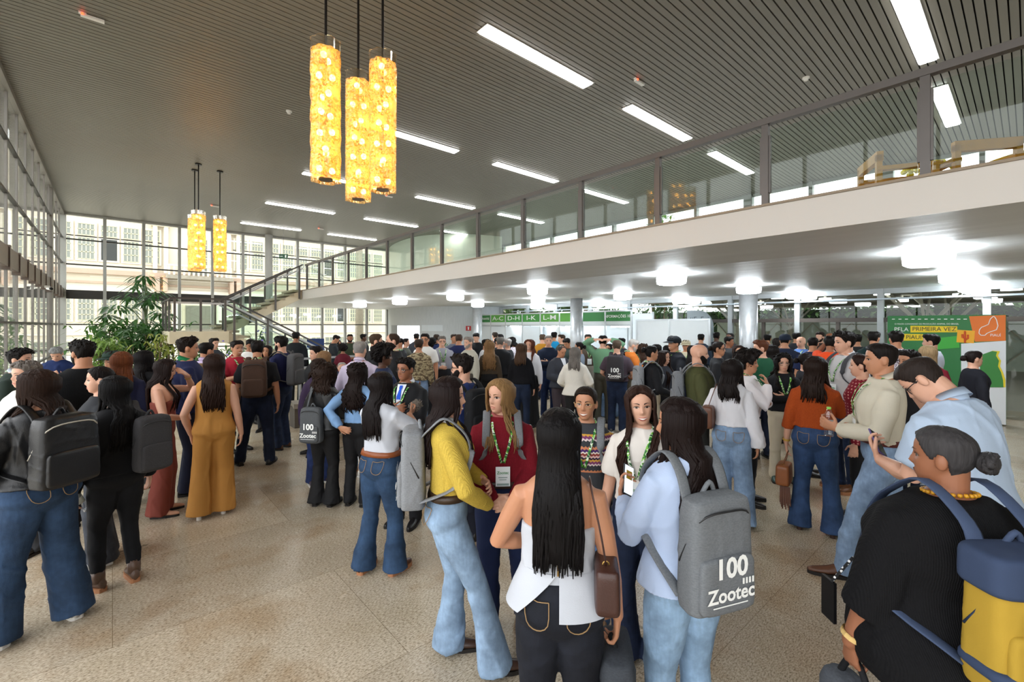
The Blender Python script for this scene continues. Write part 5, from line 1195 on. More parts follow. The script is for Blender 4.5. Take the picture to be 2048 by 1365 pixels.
def make_hair(q, o, hd, hs, hc, hl, HO, HD, prof, te, rg, lod, hfront, short, UB):
    mat = hair_mat(hc); M = MB(); pi = math.pi
    ang = lambda lam: abs((lam + pi) % (2 * pi) - pi)
    fh = {'short': .80, 'fade': .80, 'buzz': .82, 'low': .93}.get(hs, .82); longs = hs in ('long', 'wavy', 'longcurly', 'bob', 'curly')
    def line(la):
        if longs: pts = ([0, .35, .75, 1.1, 1.35, 1.6, 1.9, 3.2], [fh + .04, fh + .02, .74, .62, .5, .36, .2, .12])
        else: pts = ([0, .5, .85, 1.15, 1.35, 1.6, 1.85, 2.3, 3.2], [fh, fh - .01, .74, .58, .46, .60, .42, .20, .16])
        return np.interp(la, *pts)
    base = {'short': (.006, .019), 'fade': (.002, .015), 'buzz': (.003, .005), 'low': (.007, .004), 'bun': (.009, .011), 'pony': (.009, .012), 'long': (.014, .017), 'wavy': (.017, .019), 'bob': (.018, .02), 'longcurly': (.026, .024), 'curly': (.045, .045), 'afro': (.05, .06)}.get(hs, (.014, .016))
    ph = rg.uniform(0, 6)
    def off(lam, t):
        la = ang(lam); k = sstep((t - line(la) + .02) / .05); th = base[0] + (base[1] - base[0]) * sstep((t - .55) / .35)
        nz = 1 + (.22 * math.sin(9 * lam + ph + 14 * t) + .18 * math.sin(17 * lam - 9 * t + 2 * ph)) * (1 if hs in ('short', 'curly', 'longcurly', 'afro') else .25)
        if hs == 'short' and la < .9 and t > .75: th *= 1.25
        if longs and la < .5 and t > .8: th *= .72 + .28 * min(1, abs(lam if lam < pi else lam - 2 * pi) / .25)
        return -.014 * (1 - k) + th * nz * k
    nt, nl = ((40, 72), (30, 52), (20, 36), (14, 26))[lod]
    M.loft([HD(np.array(r) + HO) for r in hd.shell(nt, nl, off)])
    bkz = lambda z: (lambda p: p[2] - p[1] - te - .022)(prof(min(z, 1.44)))
    if longs:
        N = (150, 80, 40, 22)[lod]; rad = (.0085, .011, .015, .02)[lod]; curly = hs in ('longcurly', 'curly'); wv = .020 if curly else .010 if hs == 'wavy' else .003
        hx = .080 if hs != 'longcurly' else .10
        # mass under the locks
        zz = np.linspace(1.56, hl + .02, 8); rings = []
        for i, z in enumerate(zz):
            k = i / 7; yb = min(-.075 + .0 * k, bkz(z)) if z < 1.47 else -.07; rx = hx * (1.0 + .12 * math.sin(k * 2.4)) * (1 - .35 * k ** 3); rings.append([(rx * math.cos(2 * pi * a / 16), yb + .012 + .028 * math.sin(2 * pi * a / 16) * (1 - .5 * k) - .02 * 0 + .02 * abs(math.cos(2 * pi * a / 16)) ** 2, z) for a in range(16)])
        M.loft([HD(np.array(r)) for r in rings])
        for i in range(N):
            u = (i + rg.random()) / N; lam = .95 + (2 * pi - 1.9) * u; la = ang(lam); sgn = 1 if math.sin(lam) > 0 else -1; pts = [hd.pt(lam, .90, base[1] * .8), hd.pt(lam, .72, base[0] + .004), hd.pt(lam, .5, base[0] + .006), hd.pt(lam, .32, base[0] + .008)]
            pts = [p + HO for p in pts]; p = pts[-1]; end = hl + rg.uniform(-.035, .05) + (.04 if la < 1.2 else 0); front = la < 1.95 and rg.random() < (hfront if la > 1.0 else max(hfront, .55)); ph2 = rg.uniform(0, 6)
            x0 = p[0]; xt = x0 * rg.uniform(.85, 1.25) if hs != 'longcurly' else x0 * rg.uniform(1.0, 1.7)
            if front: xt = sgn * rg.uniform(.065, .115); 
            nn = max(3, int((p[2] - end) / .05)); z0 = p[2]
            if end < z0 - .02:
                for j in range(1, nn + 1):
                    k = j / nn; z = z0 + (end - z0) * k; rx_, ry_, yo_ = prof(min(z, 1.44)); x = x0 + (xt - x0) * sstep(k * 1.3)
                    if front: y = p[1] + ((yo_ + (ry_ + te + .012) * max(.1, 1 - min(1, abs(x) / (rx_ + te)) ** 2.2) ** .45 if z < 1.44 else .03) - p[1]) * sstep(k * 1.6)
                    else: y = p[1] + (min(bkz(z), -.075) + .010 * rg.random() + .02 * (abs(x) / .1) ** 2 - p[1]) * sstep(k * 2.2)
                    amp = wv * min(1, k * 2); pts.append(np.array([x + amp * math.sin(k * (26 if curly else 11) * (z0 - end) / .4 + ph2), y + amp * .7 * math.cos(k * (26 if curly else 11) * (z0 - end) / .4 + ph2), z]))
            m_ = len(pts); rr = [rad * (.6 if j == 0 else 1.0) * (1 - .75 * max(0, (j / (m_ - 1)) - .7) / .3) for j in range(m_)]
            M.tube([HD(x) for x in pts], rr, 6 if lod < 2 else 5)
    if hs in ('curly', 'afro', 'longcurly'):
        N = (320, 200, 90, 50)[lod]
        for i in range(N):
            lam = rg.uniform(.75, 2 * pi - .75); t = rg.uniform(.35 if hs != 'longcurly' else .45, .97); p = hd.pt(lam, t, off(lam, t) * rg.uniform(.75, 1.1)) + HO; r = rg.uniform(.008, .015) * (1 if lod < 2 else 1.4)
            a0 = rg.uniform(0, 6); M.tube([HD(p + np.array([r * math.cos(a0 + j * 1.1), r * math.sin(a0 + j * 1.1), (j - 2) * r * .5])) for j in range(5)], r * .55, 5)
    if hs == 'bun':
        m = MB(); m.ball((0, -.125, .165 if hl > 1.5 else .12), .042, .036, .040, 14, 10); M.add(HD(np.array(m.v) + HO), m.f)
        for i in range(14 if lod < 2 else 5):
            a0 = i * .45; zc = .165 if hl > 1.5 else .12; M.tube([HD(np.array([.03 * math.cos(a0 + j * .9) * (1 + .1 * i % 2), -.135 + .012 * math.sin(j), zc + .03 * math.sin(a0 + j * .9)]) + HO) for j in range(5)], .011, 6)
    if hs == 'pony':
        N = (50, 30, 16, 10)[lod]; s0 = np.array([0, -.105, .15]) + HO
        for i in range(N):
            ph2 = rg.uniform(0, 6); r0 = rg.uniform(0, .03); pts = [s0 + np.array([r0 * .4 * math.cos(ph2), 0, r0 * .4 * math.sin(ph2)])]
            for j in range(1, 7): k = j / 6; z = s0[2] + .02 - (s0[2] - hl) * k; pts.append(np.array([r0 * math.cos(ph2) * 1.3 + .008 * math.sin(k * 8 + ph2), min(s0[1] - .04, (bkz(z) if z < 1.45 else -1) if z < 1.45 else s0[1] - .04) + r0 * math.sin(ph2) * .5, z]))
            M.tube([HD(x) for x in pts], [.008, .011, .011, .010, .009, .007, .004], 6)
    if hs == 'short' and lod < 2:
        for i in range(130 if lod == 0 else 80):
            lam = rg.uniform(0, 2 * pi); t = rg.uniform(.7, .97); p0 = hd.pt(lam, t, off(lam, t) - .006) + HO; p1 = hd.pt(lam + rg.uniform(-.2, .2), min(.98, t + rg.uniform(-.04, .06)), off(lam, t) + .007) + HO + np.array([0, rg.uniform(-.004, .012), 0])
            if t > line(ang(lam)) + .03: M.tube([HD(p0), HD((p0 + p1) / 2 + np.array([0, 0, .004])), HD(p1)], [.008, .007, .002], 5)
    M.v = (np.array(M.v) * q.s).tolist(); M.build('hair', mat, o, local=True, smooth=True)
# ------- things carried
def carried(q, name, loc, label, cat, group=None, ub=True):
    """an Empty that shares the carrier's turn; returns (root, finisher for parts given in the carrier's frame)"""
    p = np.asarray(loc, float); p = (q.UB(p) if ub else p) * q.s; c, s_ = math.cos(q.root.rotation_euler[2]), math.sin(q.root.rotation_euler[2]); L = q.root.location
    o = thing(name, (L[0] + c * p[0] - s_ * p[1], L[1] + s_ * p[0] + c * p[1], p[2]), label, cat, group); o.rotation_euler = (0, 0, q.root.rotation_euler[2])
    def part(nm, m, mat, parent=None, smooth=False, fn=True):
        v = np.array(m.v, float); v = (q.UB(v) if (ub and fn) else v) * q.s - p; m.v = v.tolist(); return m.build(nm, mat, parent or o, local=True, smooth=smooth)
    def rpart(nm, m, vox, mat, smooth=3, disp=0.0):
        v = np.array(m.v, float); v = (q.UB(v) if ub else v) * q.s - p; m.v = v.tolist(); me2, V_ = remesh(m, vox, smooth); return finish(me2, V_, nm, mat, o, folds(V_, q.seed + 5, disp, 30, (1, 1, 1)) if disp else None)
    o['_'] = 0; del o['_']
    return o, part, rpart
def rbox(m, x0, y0, z0, x1, y1, z1, e=.32, taper=1.0, n=9):
    rings = []; cx, cy_ = (x0 + x1) / 2, (y0 + y1) / 2
    for i in range(n):
        u = i / (n - 1); z = z0 + (z1 - z0) * (.5 - .5 * math.cos(math.pi * u)); k = (1 - abs(2 * u - 1) ** 6) ** .35 if 0 < u < 1 else .55; k *= 1 - (1 - taper) * u
        pw = lambda v: math.copysign(abs(v) ** e, v); rings.append([(cx + (x1 - x0) / 2 * k * pw(math.cos(2 * math.pi * a / 28)), cy_ + (y1 - y0) / 2 * k * pw(math.sin(2 * math.pi * a / 28)), z) for a in range(28)])
    m.loft(rings); return m
def backpack(q, label, col, te=.02, kind='melange', logo=False, W=.29, Hh=.43, Dp=.13, dx=0.0, z0=.97, straps=(1, -1), pocket=None, strapc=None, bands=None, group=None, low=False, zipc='2a2b2d'):
    pr = q.prof; yb = min(pr(z)[2] - pr(z)[1] for z in (1.1, 1.2, 1.3)) - te - .012; zt = z0 + Hh
    o, part, rpart = carried(q, 'backpack', (dx, yb - Dp / 2, z0), label, 'backpack', group)
    mat = cloth_mat(col, kind); vox = (.008, .011, .016, .022)[q.lod]
    m = rbox(MB(), dx - W / 2, yb - Dp, z0, dx + W / 2, yb, zt, .42, .86); rpart('bag_body', m, vox, mat, 3, .003 if q.lod < 2 else 0)
    m = rbox(MB(), dx - W * .42, yb - Dp - .014, z0 + .02, dx + W * .42, yb - Dp + .03, z0 + Hh * .52, .42, .95); rpart('front_pocket', m, vox, cloth_mat(pocket or col, kind), 3, .002 if q.lod < 2 else 0)
    sm = cloth_mat(strapc or col, kind)
    if bands:
        for za, zb_, dd in ((.72, 1.01, .006), (.16, .25, .020)): m = rbox(MB(), dx - W / 2 - .004, yb - Dp - dd, z0 + Hh * za, dx + W / 2 + .004, yb + .002, z0 + Hh * zb_, .42, .98); rpart('blue_band', m, vox, cloth_mat(bands, 'cotton'), 2)
        m = MB(); m.box(dx - .09, yb - Dp - .026, z0 + Hh * .42, dx - .01, yb - Dp - .018, z0 + Hh * .62); part('black_tag', m, cloth_mat('131315', 'leather'))
    for sx in straps:
        f = q.front; xx = dx + sx * W * .30; pts = [np.array([xx, yb - .03, zt - .05]), np.array([sx * .10, yb + .02, 1.425]), np.array([sx * .105, -.03, 1.462 + te]), np.array([sx * .108, f(.108, 1.40, .012) - .01, 1.425]), np.array([sx * .112, f(.112, 1.34, .016), 1.34]), np.array([sx * .120, f(.12, 1.22, .016), 1.22]), np.array([sx * (pr(1.1)[0] + te + .01), .02, 1.10]), np.array([dx + sx * W * .42, yb - .03, z0 + .06])]
        m = MB(); m.tube(smooth3(pts), .027 if q.lod < 2 else .03, 8, flat=.22, nrm=[(0, 0, 1)]); part('shoulder_strap', m, sm, smooth=True)
    m = MB(); m.tube(smooth3([np.array([dx - .035, yb - .03, zt - .02]), np.array([dx, yb - .04, zt + .035]), np.array([dx + .035, yb - .03, zt - .02])]), .010, 8); part('top_handle', m, sm, smooth=True)
    if q.lod < 3:
        m = MB(); zz = z0 + Hh * .78; m.tube(smooth3([np.array([dx - W * .46, yb - .04, zz - .16]), np.array([dx - W * .38, yb - Dp + .02, zz + .02]), np.array([dx, yb - Dp - .004, zz + .055]), np.array([dx + W * .38, yb - Dp + .02, zz + .02]), np.array([dx + W * .46, yb - .04, zz - .16])]), .0045, 6); part('zipper', m, simple('zip_' + zipc, zipc, .4, .2, var=0), smooth=True)
    if logo:
        yl = yb - Dp - .017; k = W / .29; xo = dx
        for sgn, tx, sz, zc in ((0, '100', .095, z0 + .205), (0, 'Zootec', .068, z0 + .105)):
            part('lettering', text_mb(tx, sz * k, (xo, yl, zc), (1, 0, 0), (0, 0, 1), (0, -1, 0), ext=.001, bold=.0035 if tx == '100' else .002), M_WTXT)
        m = MB()
        for i in range(4): m.box(xo + .055 + .016 * i, yl - .002, z0 + .135, xo + .063 + .016 * i, yl, z0 + .158)
        m.box(xo - .09, yl - .002, z0 + .062, xo + .08, yl, z0 + .066); part('printed_mark', m, M_WTXT)
    return o
def smooth3(p, n=4):
    p = [np.asarray(x, float) for x in p]; out = []
    for i in range(len(p) - 1):
        p0, p1, p2, p3 = p[max(i - 1, 0)], p[i], p[i + 1], p[min(i + 2, len(p) - 1)]
        for j in range(n):
            u = j / n; out.append(0.5 * (2 * p1 + (p2 - p0) * u + (2 * p0 - 5 * p1 + 4 * p2 - p3) * u * u + (3 * p1 - p0 - 3 * p2 + p3) * u ** 3))
    return out + [p[-1]]
def hand_pt(q, sx, along=.09, palm=.02):
    S, E, W, hd_, pn, cu = q.arms[sx]; n = pn - hd_ * (pn @ hd_); n /= np.linalg.norm(n); return W + hd_ * along + n * palm, hd_, n
def phone(q, sx, label, case='15171a', scr=None, tiltv=None, group=None):
    c, d, n = hand_pt(q, sx, .10, .022); t = np.cross(d, n); o, part, rp = carried(q, 'phone', c, label, 'phone', group)
    m = MB(); m.obox(c, t, d, n, .036, .076, .004); part('case', m, simple('phone_' + case, case, .3, var=0))
    m = MB(); m.obox(c + n * .0046, t, d, n, .033, .072, .0006); sc_ = part('screen', m, emis('lit_screen', (.85, .92, 1, 1), .8) if scr else simple('dark_screen', '0c0d10', .1, var=0))
    if scr: m = MB(); m.obox(c + n * .0058 + d * .025, t, d, n, .022, .022, .0003); part('picture', m, simple('screen_amber', 'd9b324', .3, var=0), sc_)
    return o
def bottle(q, sx, label, group=None, capc='8fcf5a', up=(0, 0, 1)):
    c, d, n = hand_pt(q, sx, .075, .035); up = np.asarray(up, float); up /= np.linalg.norm(up); o, part, rp = carried(q, 'water_bottle', c, label, 'bottle', group)
    m = MB(); m.tube([c + up * z for z in (-.10, -.095, -.03, .03, .06, .085, .10)], [.028, .031, .030, .031, .029, .016, .012], 16); part('bottle', m, glass('clear_plastic', (.93, .95, .96, 1), .08, .05), smooth=True)
    m = MB(); m.tube([c + up * .10, c + up * .115], .014, 12); part('bottle_cap', m, simple('cap_' + capc, capc, .5, var=0))
    m = MB(); m.tube([c - up * .04, c + up * .015], .0315, 16, cap=False); part('paper_label', m, simple('bottle_label', 'dfe6e2', .5, var=.1)); return o
# ================================================================= the people in the hall
L_, M_, D_, B_ = 'd2a48b', 'b98667', '936247', '5a3c2c'
BK, DK, GR = '17181b', '22242a', '6f7378'
NB, MB_, LB, VB = '1b2439', '3a4c69', '7f97b5', '9db4cf'   # jeans blues
def tee(c, e=.02, hem=.95, k='cotton', n='t-shirt'): return (n, c, 's', hem, e, k)
def shirt(c, e=.022, hem=1.0, k='cotton', n='shirt', sl='l'): return (n, c, sl, hem, e, k)
def jkt(c, e=.034, hem=.90, k='suit', n='jacket'): return (n, c, 'l', hem, e, k)
def jean(c, t='straight'): return ('jeans', c, t, 'denim')
def trs(c, t='straight', k='suit'): return ('trousers', c, t, k)
LO = ('shoe', '4a2f20', 'boot'); SN = ('shoe', 'dcdad4', 'sneaker'); DR = ('shoe', '1a1614', 'dress'); BR = ('shoe', '5b3926', 'cowboy')
GB = 'grey backpacks with white lettering'
# ---------------- left group
q = person('woman in black jacket and wide blue jeans with big black backpack, cut by left edge', 78, 738, 2.92, -150, 'f', jkt(BK, .03, .97, 'leather'), jean('2f4562', 'wide'), ('wavy', '2a1a12', 1.30), M_, SN, R='bent', L='bent', w=1.12, hface=-112, glasses='3a2a20', feet=((.15, -.05, 12), (-.19, .06, -10)), pockets=True)
backpack(q, 'large shiny black backpack with metal zip on the woman in wide jeans', '121214', .03, 'leather', W=.36, Hh=.46, Dp=.17, z0=.97, zipc='b9b4a8')
bottle(q, -1, 'small white and green bottle held at the left picture edge', up=(.2, .3, 1))
q = person('woman all in black with straight black hair and laced brown boots', 232, 750, 3.42, -155, 'f', jkt('131316', .026, .93, 'cotton'), jean('121317', 'slim'), ('long', '0e0c0d', 1.13), L_, ('shoe', '5a4335', 'boot'), R='down', L='down', w=1.12, hface=-120, feet=((.10, -.03, 15), (-.11, .05, -14)))
backpack(q, 'dark grey backpack hanging from the right shoulder of the woman in black', '3d3c3e', .026, 'melange', W=.28, Hh=.46, Dp=.15, dx=.15, z0=.92, straps=(1,))
q2 = person('woman in grey jacket and grey flared jeans in profile behind the woman in black', 200, 731, 3.75, -92, 'f', jkt('2c2e32', .028, .93, 'cotton'), jean('3f434b', 'wide'), ('pony', '17110f', 1.25), L_, SN, R='down', L='bent')
bottle(q, -1, 'empty clear water bottle held low by the woman in black', up=(.5, .2, -1), capc='c9c9c9')
person('grey haired man in white jacket mostly hidden behind the curly woman at far left', 52, 722, 3.9, -60, 'm', jkt('d9d6ce', .03), trs('2b2c2f'), ('short', '77706a'), L_)
person('man with black fringe and dark green vest standing at the far left edge', 40, 697, 4.9, 60, 'm', jkt('24302a', .03, .92, 'cotton'), trs(DK), ('short', '14100f'), L_, lan=1, collar='b9c3cc')
person('stout man in black fleece seen from behind with short black hair', 165, 681, 4.5, -150, 'm', jkt('141517', .035, .9, 'knit'), trs('1b1c20'), ('short', '16120f'), M_, w=1.3, R='bent', L='bent', beard='16120f')
q = person('grey haired man in navy polo shirt bending over his phone by the glass', 116, 690, 7.6, -15, 'm', tee('1d2c58', n='polo_shirt'), trs('3b3d44'), ('short', '8c8b8a'), L_, R='phone', L='phone', pitch=35, collar='1d2c58')
phone(q, 1, 'dark phone held by the grey haired man in navy polo')
person('man with dark green cap and glasses in cream jacket behind the red haired woman', 226, 701, 5.6, -50, 'm', jkt('d5cfc0', .03), trs(DK), ('short', '201812'), M_, headgear='25382f', glasses='1a1a1a')
person('woman with straight auburn hair and navy jacket seen from behind', 243, 703, 4.9, 175, 'f', jkt('1f2342', .028), jean(NB), ('bob', '6b3a1f', 1.32), L_)
person('woman with very long black hair standing right of the auburn haired woman', 287, 700, 5.5, 150, 'f', tee(BK), trs(BK), ('long', '120e0f', 1.15), L_, hface=120)
q = person('woman in terracotta jumpsuit in profile raising one hand to her forehead', 325, 716, 4.7, 78, 'f', ('jumpsuit', '84443a', 'x', 1.0, .016, 'cotton'), ('trousers', '84443a', 'wide', 'cotton'), ('long', '1f1311', 1.12), L_, ('shoe', 'c9967a', 'dress'), R='waist', L='brow', jumps='jumpsuit', watch=(-1, 'c9a55a'), pitch=12, neck=1.28)
person('man in navy jacket with bright green collar in profile', 376, 674, 5.3, 92, 'm', jkt('1d2347', .03, .9, 'cotton'), trs('1c2036'), ('short', '1c130f'), M_, R='bent', L='down', collar='1f7a4a', w=1.05)
person('man in lilac shirt with short black hair turned to the right', 413, 684, 6.2, 125, 'm', shirt('c7b5d6'), trs(DK), ('fade', '17120f'), M_, collar='c7b5d6')
person('woman in mustard tan jumpsuit with long brown hair seen from behind', 428, 707, 4.68, 176, 'f', ('jumpsuit', 'b5803f', 'n', 1.0, .016, 'cotton'), ('trousers', 'b5803f', 'wide', 'cotton'), ('wavy', '2a1a14', 1.13), L_, ('shoe', 'e4e0d8', 'heel'), R='down', L='pocket', jumps='jumpsuit', hface=165, w=1.05, feet=((.09, .05, 8), (-.13, -.02, -8)))
person('woman with long blond hair and pale blue shirt half hidden by the tan jumpsuit', 397, 726, 5.2, 95, 'f', shirt('b9c4d8'), jean(MB_), ('long', '9a815f', 1.2), L_)
person('smiling man in crimson polo shirt facing the camera', 474, 681, 7.1, 28, 'm', tee('a02336', n='polo_shirt'), jean(NB), ('short', '1a120f'), M_, R='talk', L='down', collar='a02336', lan=1, smile=1)
q = person('man in black t-shirt carrying a big brown backpack', 515, 681, 6.4, 172, 'm', tee('17181c'), jean(NB), ('short', '15110f'), M_, DR, lan=1, w=1.08, feet=((.16, -.03, 14), (-.22, .04, -30)))
backpack(q, 'brown sports backpack with padded straps on the man in black t-shirt', '4a372d', .02, 'melange', W=.32, Hh=.50, Dp=.2, z0=.96)
q = person('bearded man in navy t-shirt and jeans with grey backpack facing left', 562, 672, 7.2, -125, 'm', tee('1a1f45'), jean('27344f'), ('short', '14110f'), L_, BR, R='bent', L='down', beard='14110f', w=1.05)
backpack(q, 'grey backpack on the bearded man in navy t-shirt', '565658', .02, W=.3, Hh=.48, Dp=.17)
person('man in white shirt looking down between the crimson polo and the black t-shirt', 500, 677, 9.0, 10, 'm', shirt('e4e2de'), trs(DK), ('short', '14110f'), D_, pitch=20)
person('woman in black leather jacket half hidden behind the man with brown backpack', 533, 690, 8.4, -20, 'f', jkt('18191b', .03, .95, 'leather'), trs(BK), ('long', '17110f', 1.2), M_, lan=1)
person('dark haired man far back in front of the stair landing', 428, 676, 9.8, 40, 'm', shirt('33363c'), trs(DK), ('short', '1b1410'), L_)
person('person in black at the foot of the stairs seen from behind', 592, 664, 11.5, 165, 'm', jkt('15181d', .03, .88, 'cotton'), trs(BK), ('short', '0f0d0d'), D_)
person('dark haired man in black jacket in profile left of the light brown haired woman', 632, 692, 6.9, -70, 'm', jkt(BK), trs(BK), ('short', '1a1411'), L_)
person('woman with light brown hair seen from behind next to the curly group', 648, 701, 6.4, 165, 'f', shirt('3a3c45'), jean(NB), ('long', '8a6b4c', 1.25), L_)
person('woman with glasses and plum jacket behind the curly haired woman', 638, 716, 5.6, 25, 'f', jkt('33233f', .028), jean('2a3a68'), ('bob', '2a1c16', 1.36), L_, glasses='2a2020', shoes=('shoe', '3b2f3f', 'sneaker'))
q = person('woman with short dark curls and black jacket, grey lettered backpack on one shoulder', 650, 729, 4.95, 150, 'f', jkt('17181a', .028, .93, 'leather'), trs('141416', 'flare'), ('curly', '2a1c15', 1.38), M_, ('shoe', '121212', 'pointed'), R='phone', L='bent', hface=140, lan=1)
backpack(q, 'grey backpack with white lettering on the woman with short dark curls', '55585b', .028, logo=True, W=.29, Hh=.43, Dp=.13, dx=-.05, z0=.80, straps=(-1,), group=None)
phone(q, 1, 'dark phone held by the woman with short dark curls')
person('seated old man in plaid shirt behind the curly woman', 684, 727, 8.4, 5, 'm', shirt('b98f86', k='plaid'), trs('5d5a55'), ('buzz', 'a8a29a'), L_, drop=.40, feet=((.12, .42, 6), (-.12, .42, -6)), R='waist', L='waist', H=1.27)
person('grey haired man in pale lilac shirt and light jeans seen from behind', 720, 682, 6.0, 160, 'm', shirt('cfc3da', .026, .98), jean('7f97b5'), ('fade', '8f8a85'), L_, ('shoe', '6b4b2f', 'boot'), R='bent', L='bent', collar='cfc3da', w=1.1)
person('woman with long dark curls in denim blue shirt and black trousers', 715, 726, 4.95, 150, 'f', shirt('7ea3cf', .024, 1.0), trs('141417', 'straight'), ('longcurly', '1c110e', 1.15), M_, ('shoe', '121212', 'dress'), R='hip', L='back', hface=130)
q = person('woman in white polo with brown belt and dark flared jeans', 762, 742, 3.62, 138, 'f', tee('c3c7d0', .016, 1.0, n='polo_shirt'), jean('304866', 'flare'), ('long', '140d0d', 1.17), M_, ('shoe', '5a3523', 'boot'), R=((.07, .28, 1.30), (1, -.2, -.8), (-.1, .95, .25), (-.7, -.2, .4), .85), L='pouch', hface=110, belt='8a4a25', waist=1.04, w=1.06, feet=((.14, .04, 6), (-.12, -.06, -10)), pockets=True)
c, d_, n_ = hand_pt(q, 1, .08, .025); ax = np.array([-.25, .95, .12]); ax /= np.linalg.norm(ax)
o, part, rp = carried(q, 'microphone', c, 'microphone with grey furry windshield held between the woman in white polo and the suited man', 'microphone')
m = MB(); m.tube([c - ax * .09, c + ax * .03], .013, 10); part('handle', m, simple('mic_black', '18181a', .4, var=0), smooth=True)
m = MB(); m.tube([c + ax * u for u in (.03, .05, .09, .13, .16)], [.028, .040, .044, .040, .024], 16, roundcap=True)
for _ in range(260): a_ = rnd.uniform(0, 6.28); u = rnd.uniform(.03, .165); e1 = np.cross(ax, Z3); e1 /= np.linalg.norm(e1); e2 = np.cross(ax, e1); dr = e1 * math.cos(a_) + e2 * math.sin(a_); p0 = c + ax * u + dr * .036; m.tube([p0, p0 + dr * .018 + ax * rnd.uniform(-.008, .008)], [.004, .001], 4)
part('windshield', m, cloth_mat('8d857b', 'melange'), smooth=True)
person('man in black suit with round glasses and royal blue tie', 812, 715, 4.5, -28, 'm', jkt('17181b', .03, .86), trs('17181b'), ('short', '14100e'), D_, ('shoe', '151314', 'dress'), R='pouch', L='pouch', V='dfe6f2', tie='2456c9', glasses='2b1d18', lan=1, collar='eef1f6', hface=-40)
person('dark skinned woman with gathered black curls in profile behind the suited man', 768, 693, 5.5, 92, 'f', tee('2a3350'), jean(NB), ('afro', '15100f', 1.45), B_, R='talk', L='down')
person('man with cropped brown hair in dark suit facing right', 752, 667, 7.2, 95, 'm', jkt('1b1c20'), trs('1b1c20'), ('fade', '4a3a2c'), L_, smile=1)
person('balding man with short beard in black suit facing left', 786, 665, 6.8, -85, 'm', jkt('191a1d'), trs('191a1d'), ('low', '3a2a20'), L_, beard='6d6259', lan=1)
# ---------------- central group
q = person('woman in yellow sweater and light blue flared jeans with grey backpack in profile', 897, 752, 2.62, 92, 'f', ('sweater', 'cdb04c', 'l', 1.02, .018, 'knit'), jean('90aac6', 'flare'), ('wavy', '1d1211', 1.22), L_, ('shoe', '3f2a20', 'cowboy'), R='clasp', L='waist', smile=1, belt='3a2a1c', waist=1.05, collar='f0f2f5', feet=((.12, .29, 0), (-.12, .03, 8)), hface=84, hairfront=.2, pockets=True)
backpack(q, 'grey backpack with black zip on the woman in yellow sweater', '85888c', .02, 'melange', logo=True, W=.30, Hh=.46, Dp=.15, z0=.96, zipc='1b1b1d')
phone(q, 1, 'black notebook and phone held by the woman in yellow sweater')
q = person('bearded man with glasses in navy shirt wearing a black backpack', 925, 708, 4.1, -140, 'm', shirt('22305f', .022, .95), trs('1c1f2c'), ('short', '1a1311'), L_, R='bent', L='bent', hface=-105, glasses='3a2320', beard='1a1311')
backpack(q, 'black backpack on the bearded man in navy shirt', '16171a', .022, W=.29, Hh=.45, Dp=.14)
q = person('blond woman in dark red sweater with conference badge looking to the left', 1004, 757, 2.98, 2, 'f', ('sweater', '7a1a26', 'l', 1.0, .02, 'knit'), ('trousers', '1c2748', 'straight', 'cotton'), ('wavy', '8c6c46', 1.26), L_, ('shoe', '3d2d22', 'boot'), R='clasp', L='clasp', lan=2, collar='c4706c', hface=-42, w=1.16, belt='3a2018', earr=True, feet=((.10, .08, 10), (-.16, -.05, -14)), hairfront=.3)
backpack(q, 'grey backpack behind the blond woman in dark red sweater', '7b7e82', .02, W=.27, Hh=.42, Dp=.12)
phone(q, 1, 'small black device in the clasped hands of the blond woman')
qs = person('woman with sleek long black hair in white strapless top seen from behind', 1118, 815, 1.80, 178, 'f', ('top', 'bcc0c8', 'x', 1.0, .012, 'cotton'), jean('1a1d26', 'straight'), ('long', '0e0b0c', 1.10), M_, DR, R='grip', L='waist', hface=176, hairfront=.0, w=1.03, pockets=True)
q = person('woman with round glasses in patterned knit sweater smiling at the camera', 1172, 771, 2.95, -6, 'f', ('sweater', '3c3e42', 'l', .99, .022, 'fairisle'), jean('5d7fae', 'straight'), ('pony', '20160f', 1.32), M_, ('shoe', '9a7348', 'boot'), R='back', L='down', lan=1, smile=1, glasses='b89a68', hface=-12)
backpack(q, 'grey backpack of the woman in patterned knit sweater', '767a7e', .022, W=.27, Hh=.42, Dp=.12)
q = person('smiling woman with very long brown hair, badge and dark flared jeans', 1283, 770, 2.63, -12, 'f', ('blouse', 'e3ddd6', 's', 1.0, .016, 'cotton'), jean('1f2b45', 'flare'), ('wavy', '2f1c15', 1.12), L_, ('shoe', 'a9825a', 'boot'), R='down', L='bent', lan=2, smile=1, hface=6, hairfront=.85, tilt=5, lip='c46a60')
q = person('woman in light blue shirt with long dark hair in profile looking left', 1362, 792, 1.96, -140, 'f', ('shirt', 'b2c3e0', 'l', .90, .022, 'cotton'), jean('8fadcb', 'straight'), ('long', '1a0f0d', 1.18), M_, DR, R='down', L='phone', hface=-94, earr=True, hairfront=.15, watch=(-1, '2a2624'), pockets=True)
phone(q, -1, 'phone with lit white screen held by the woman in light blue shirt', '20252a', scr=1)
backpack(q, 'big grey backpack with white lettering on the woman in light blue shirt', '717579', .022, 'melange', logo=True, W=.33, Hh=.47, Dp=.14, z0=.88)
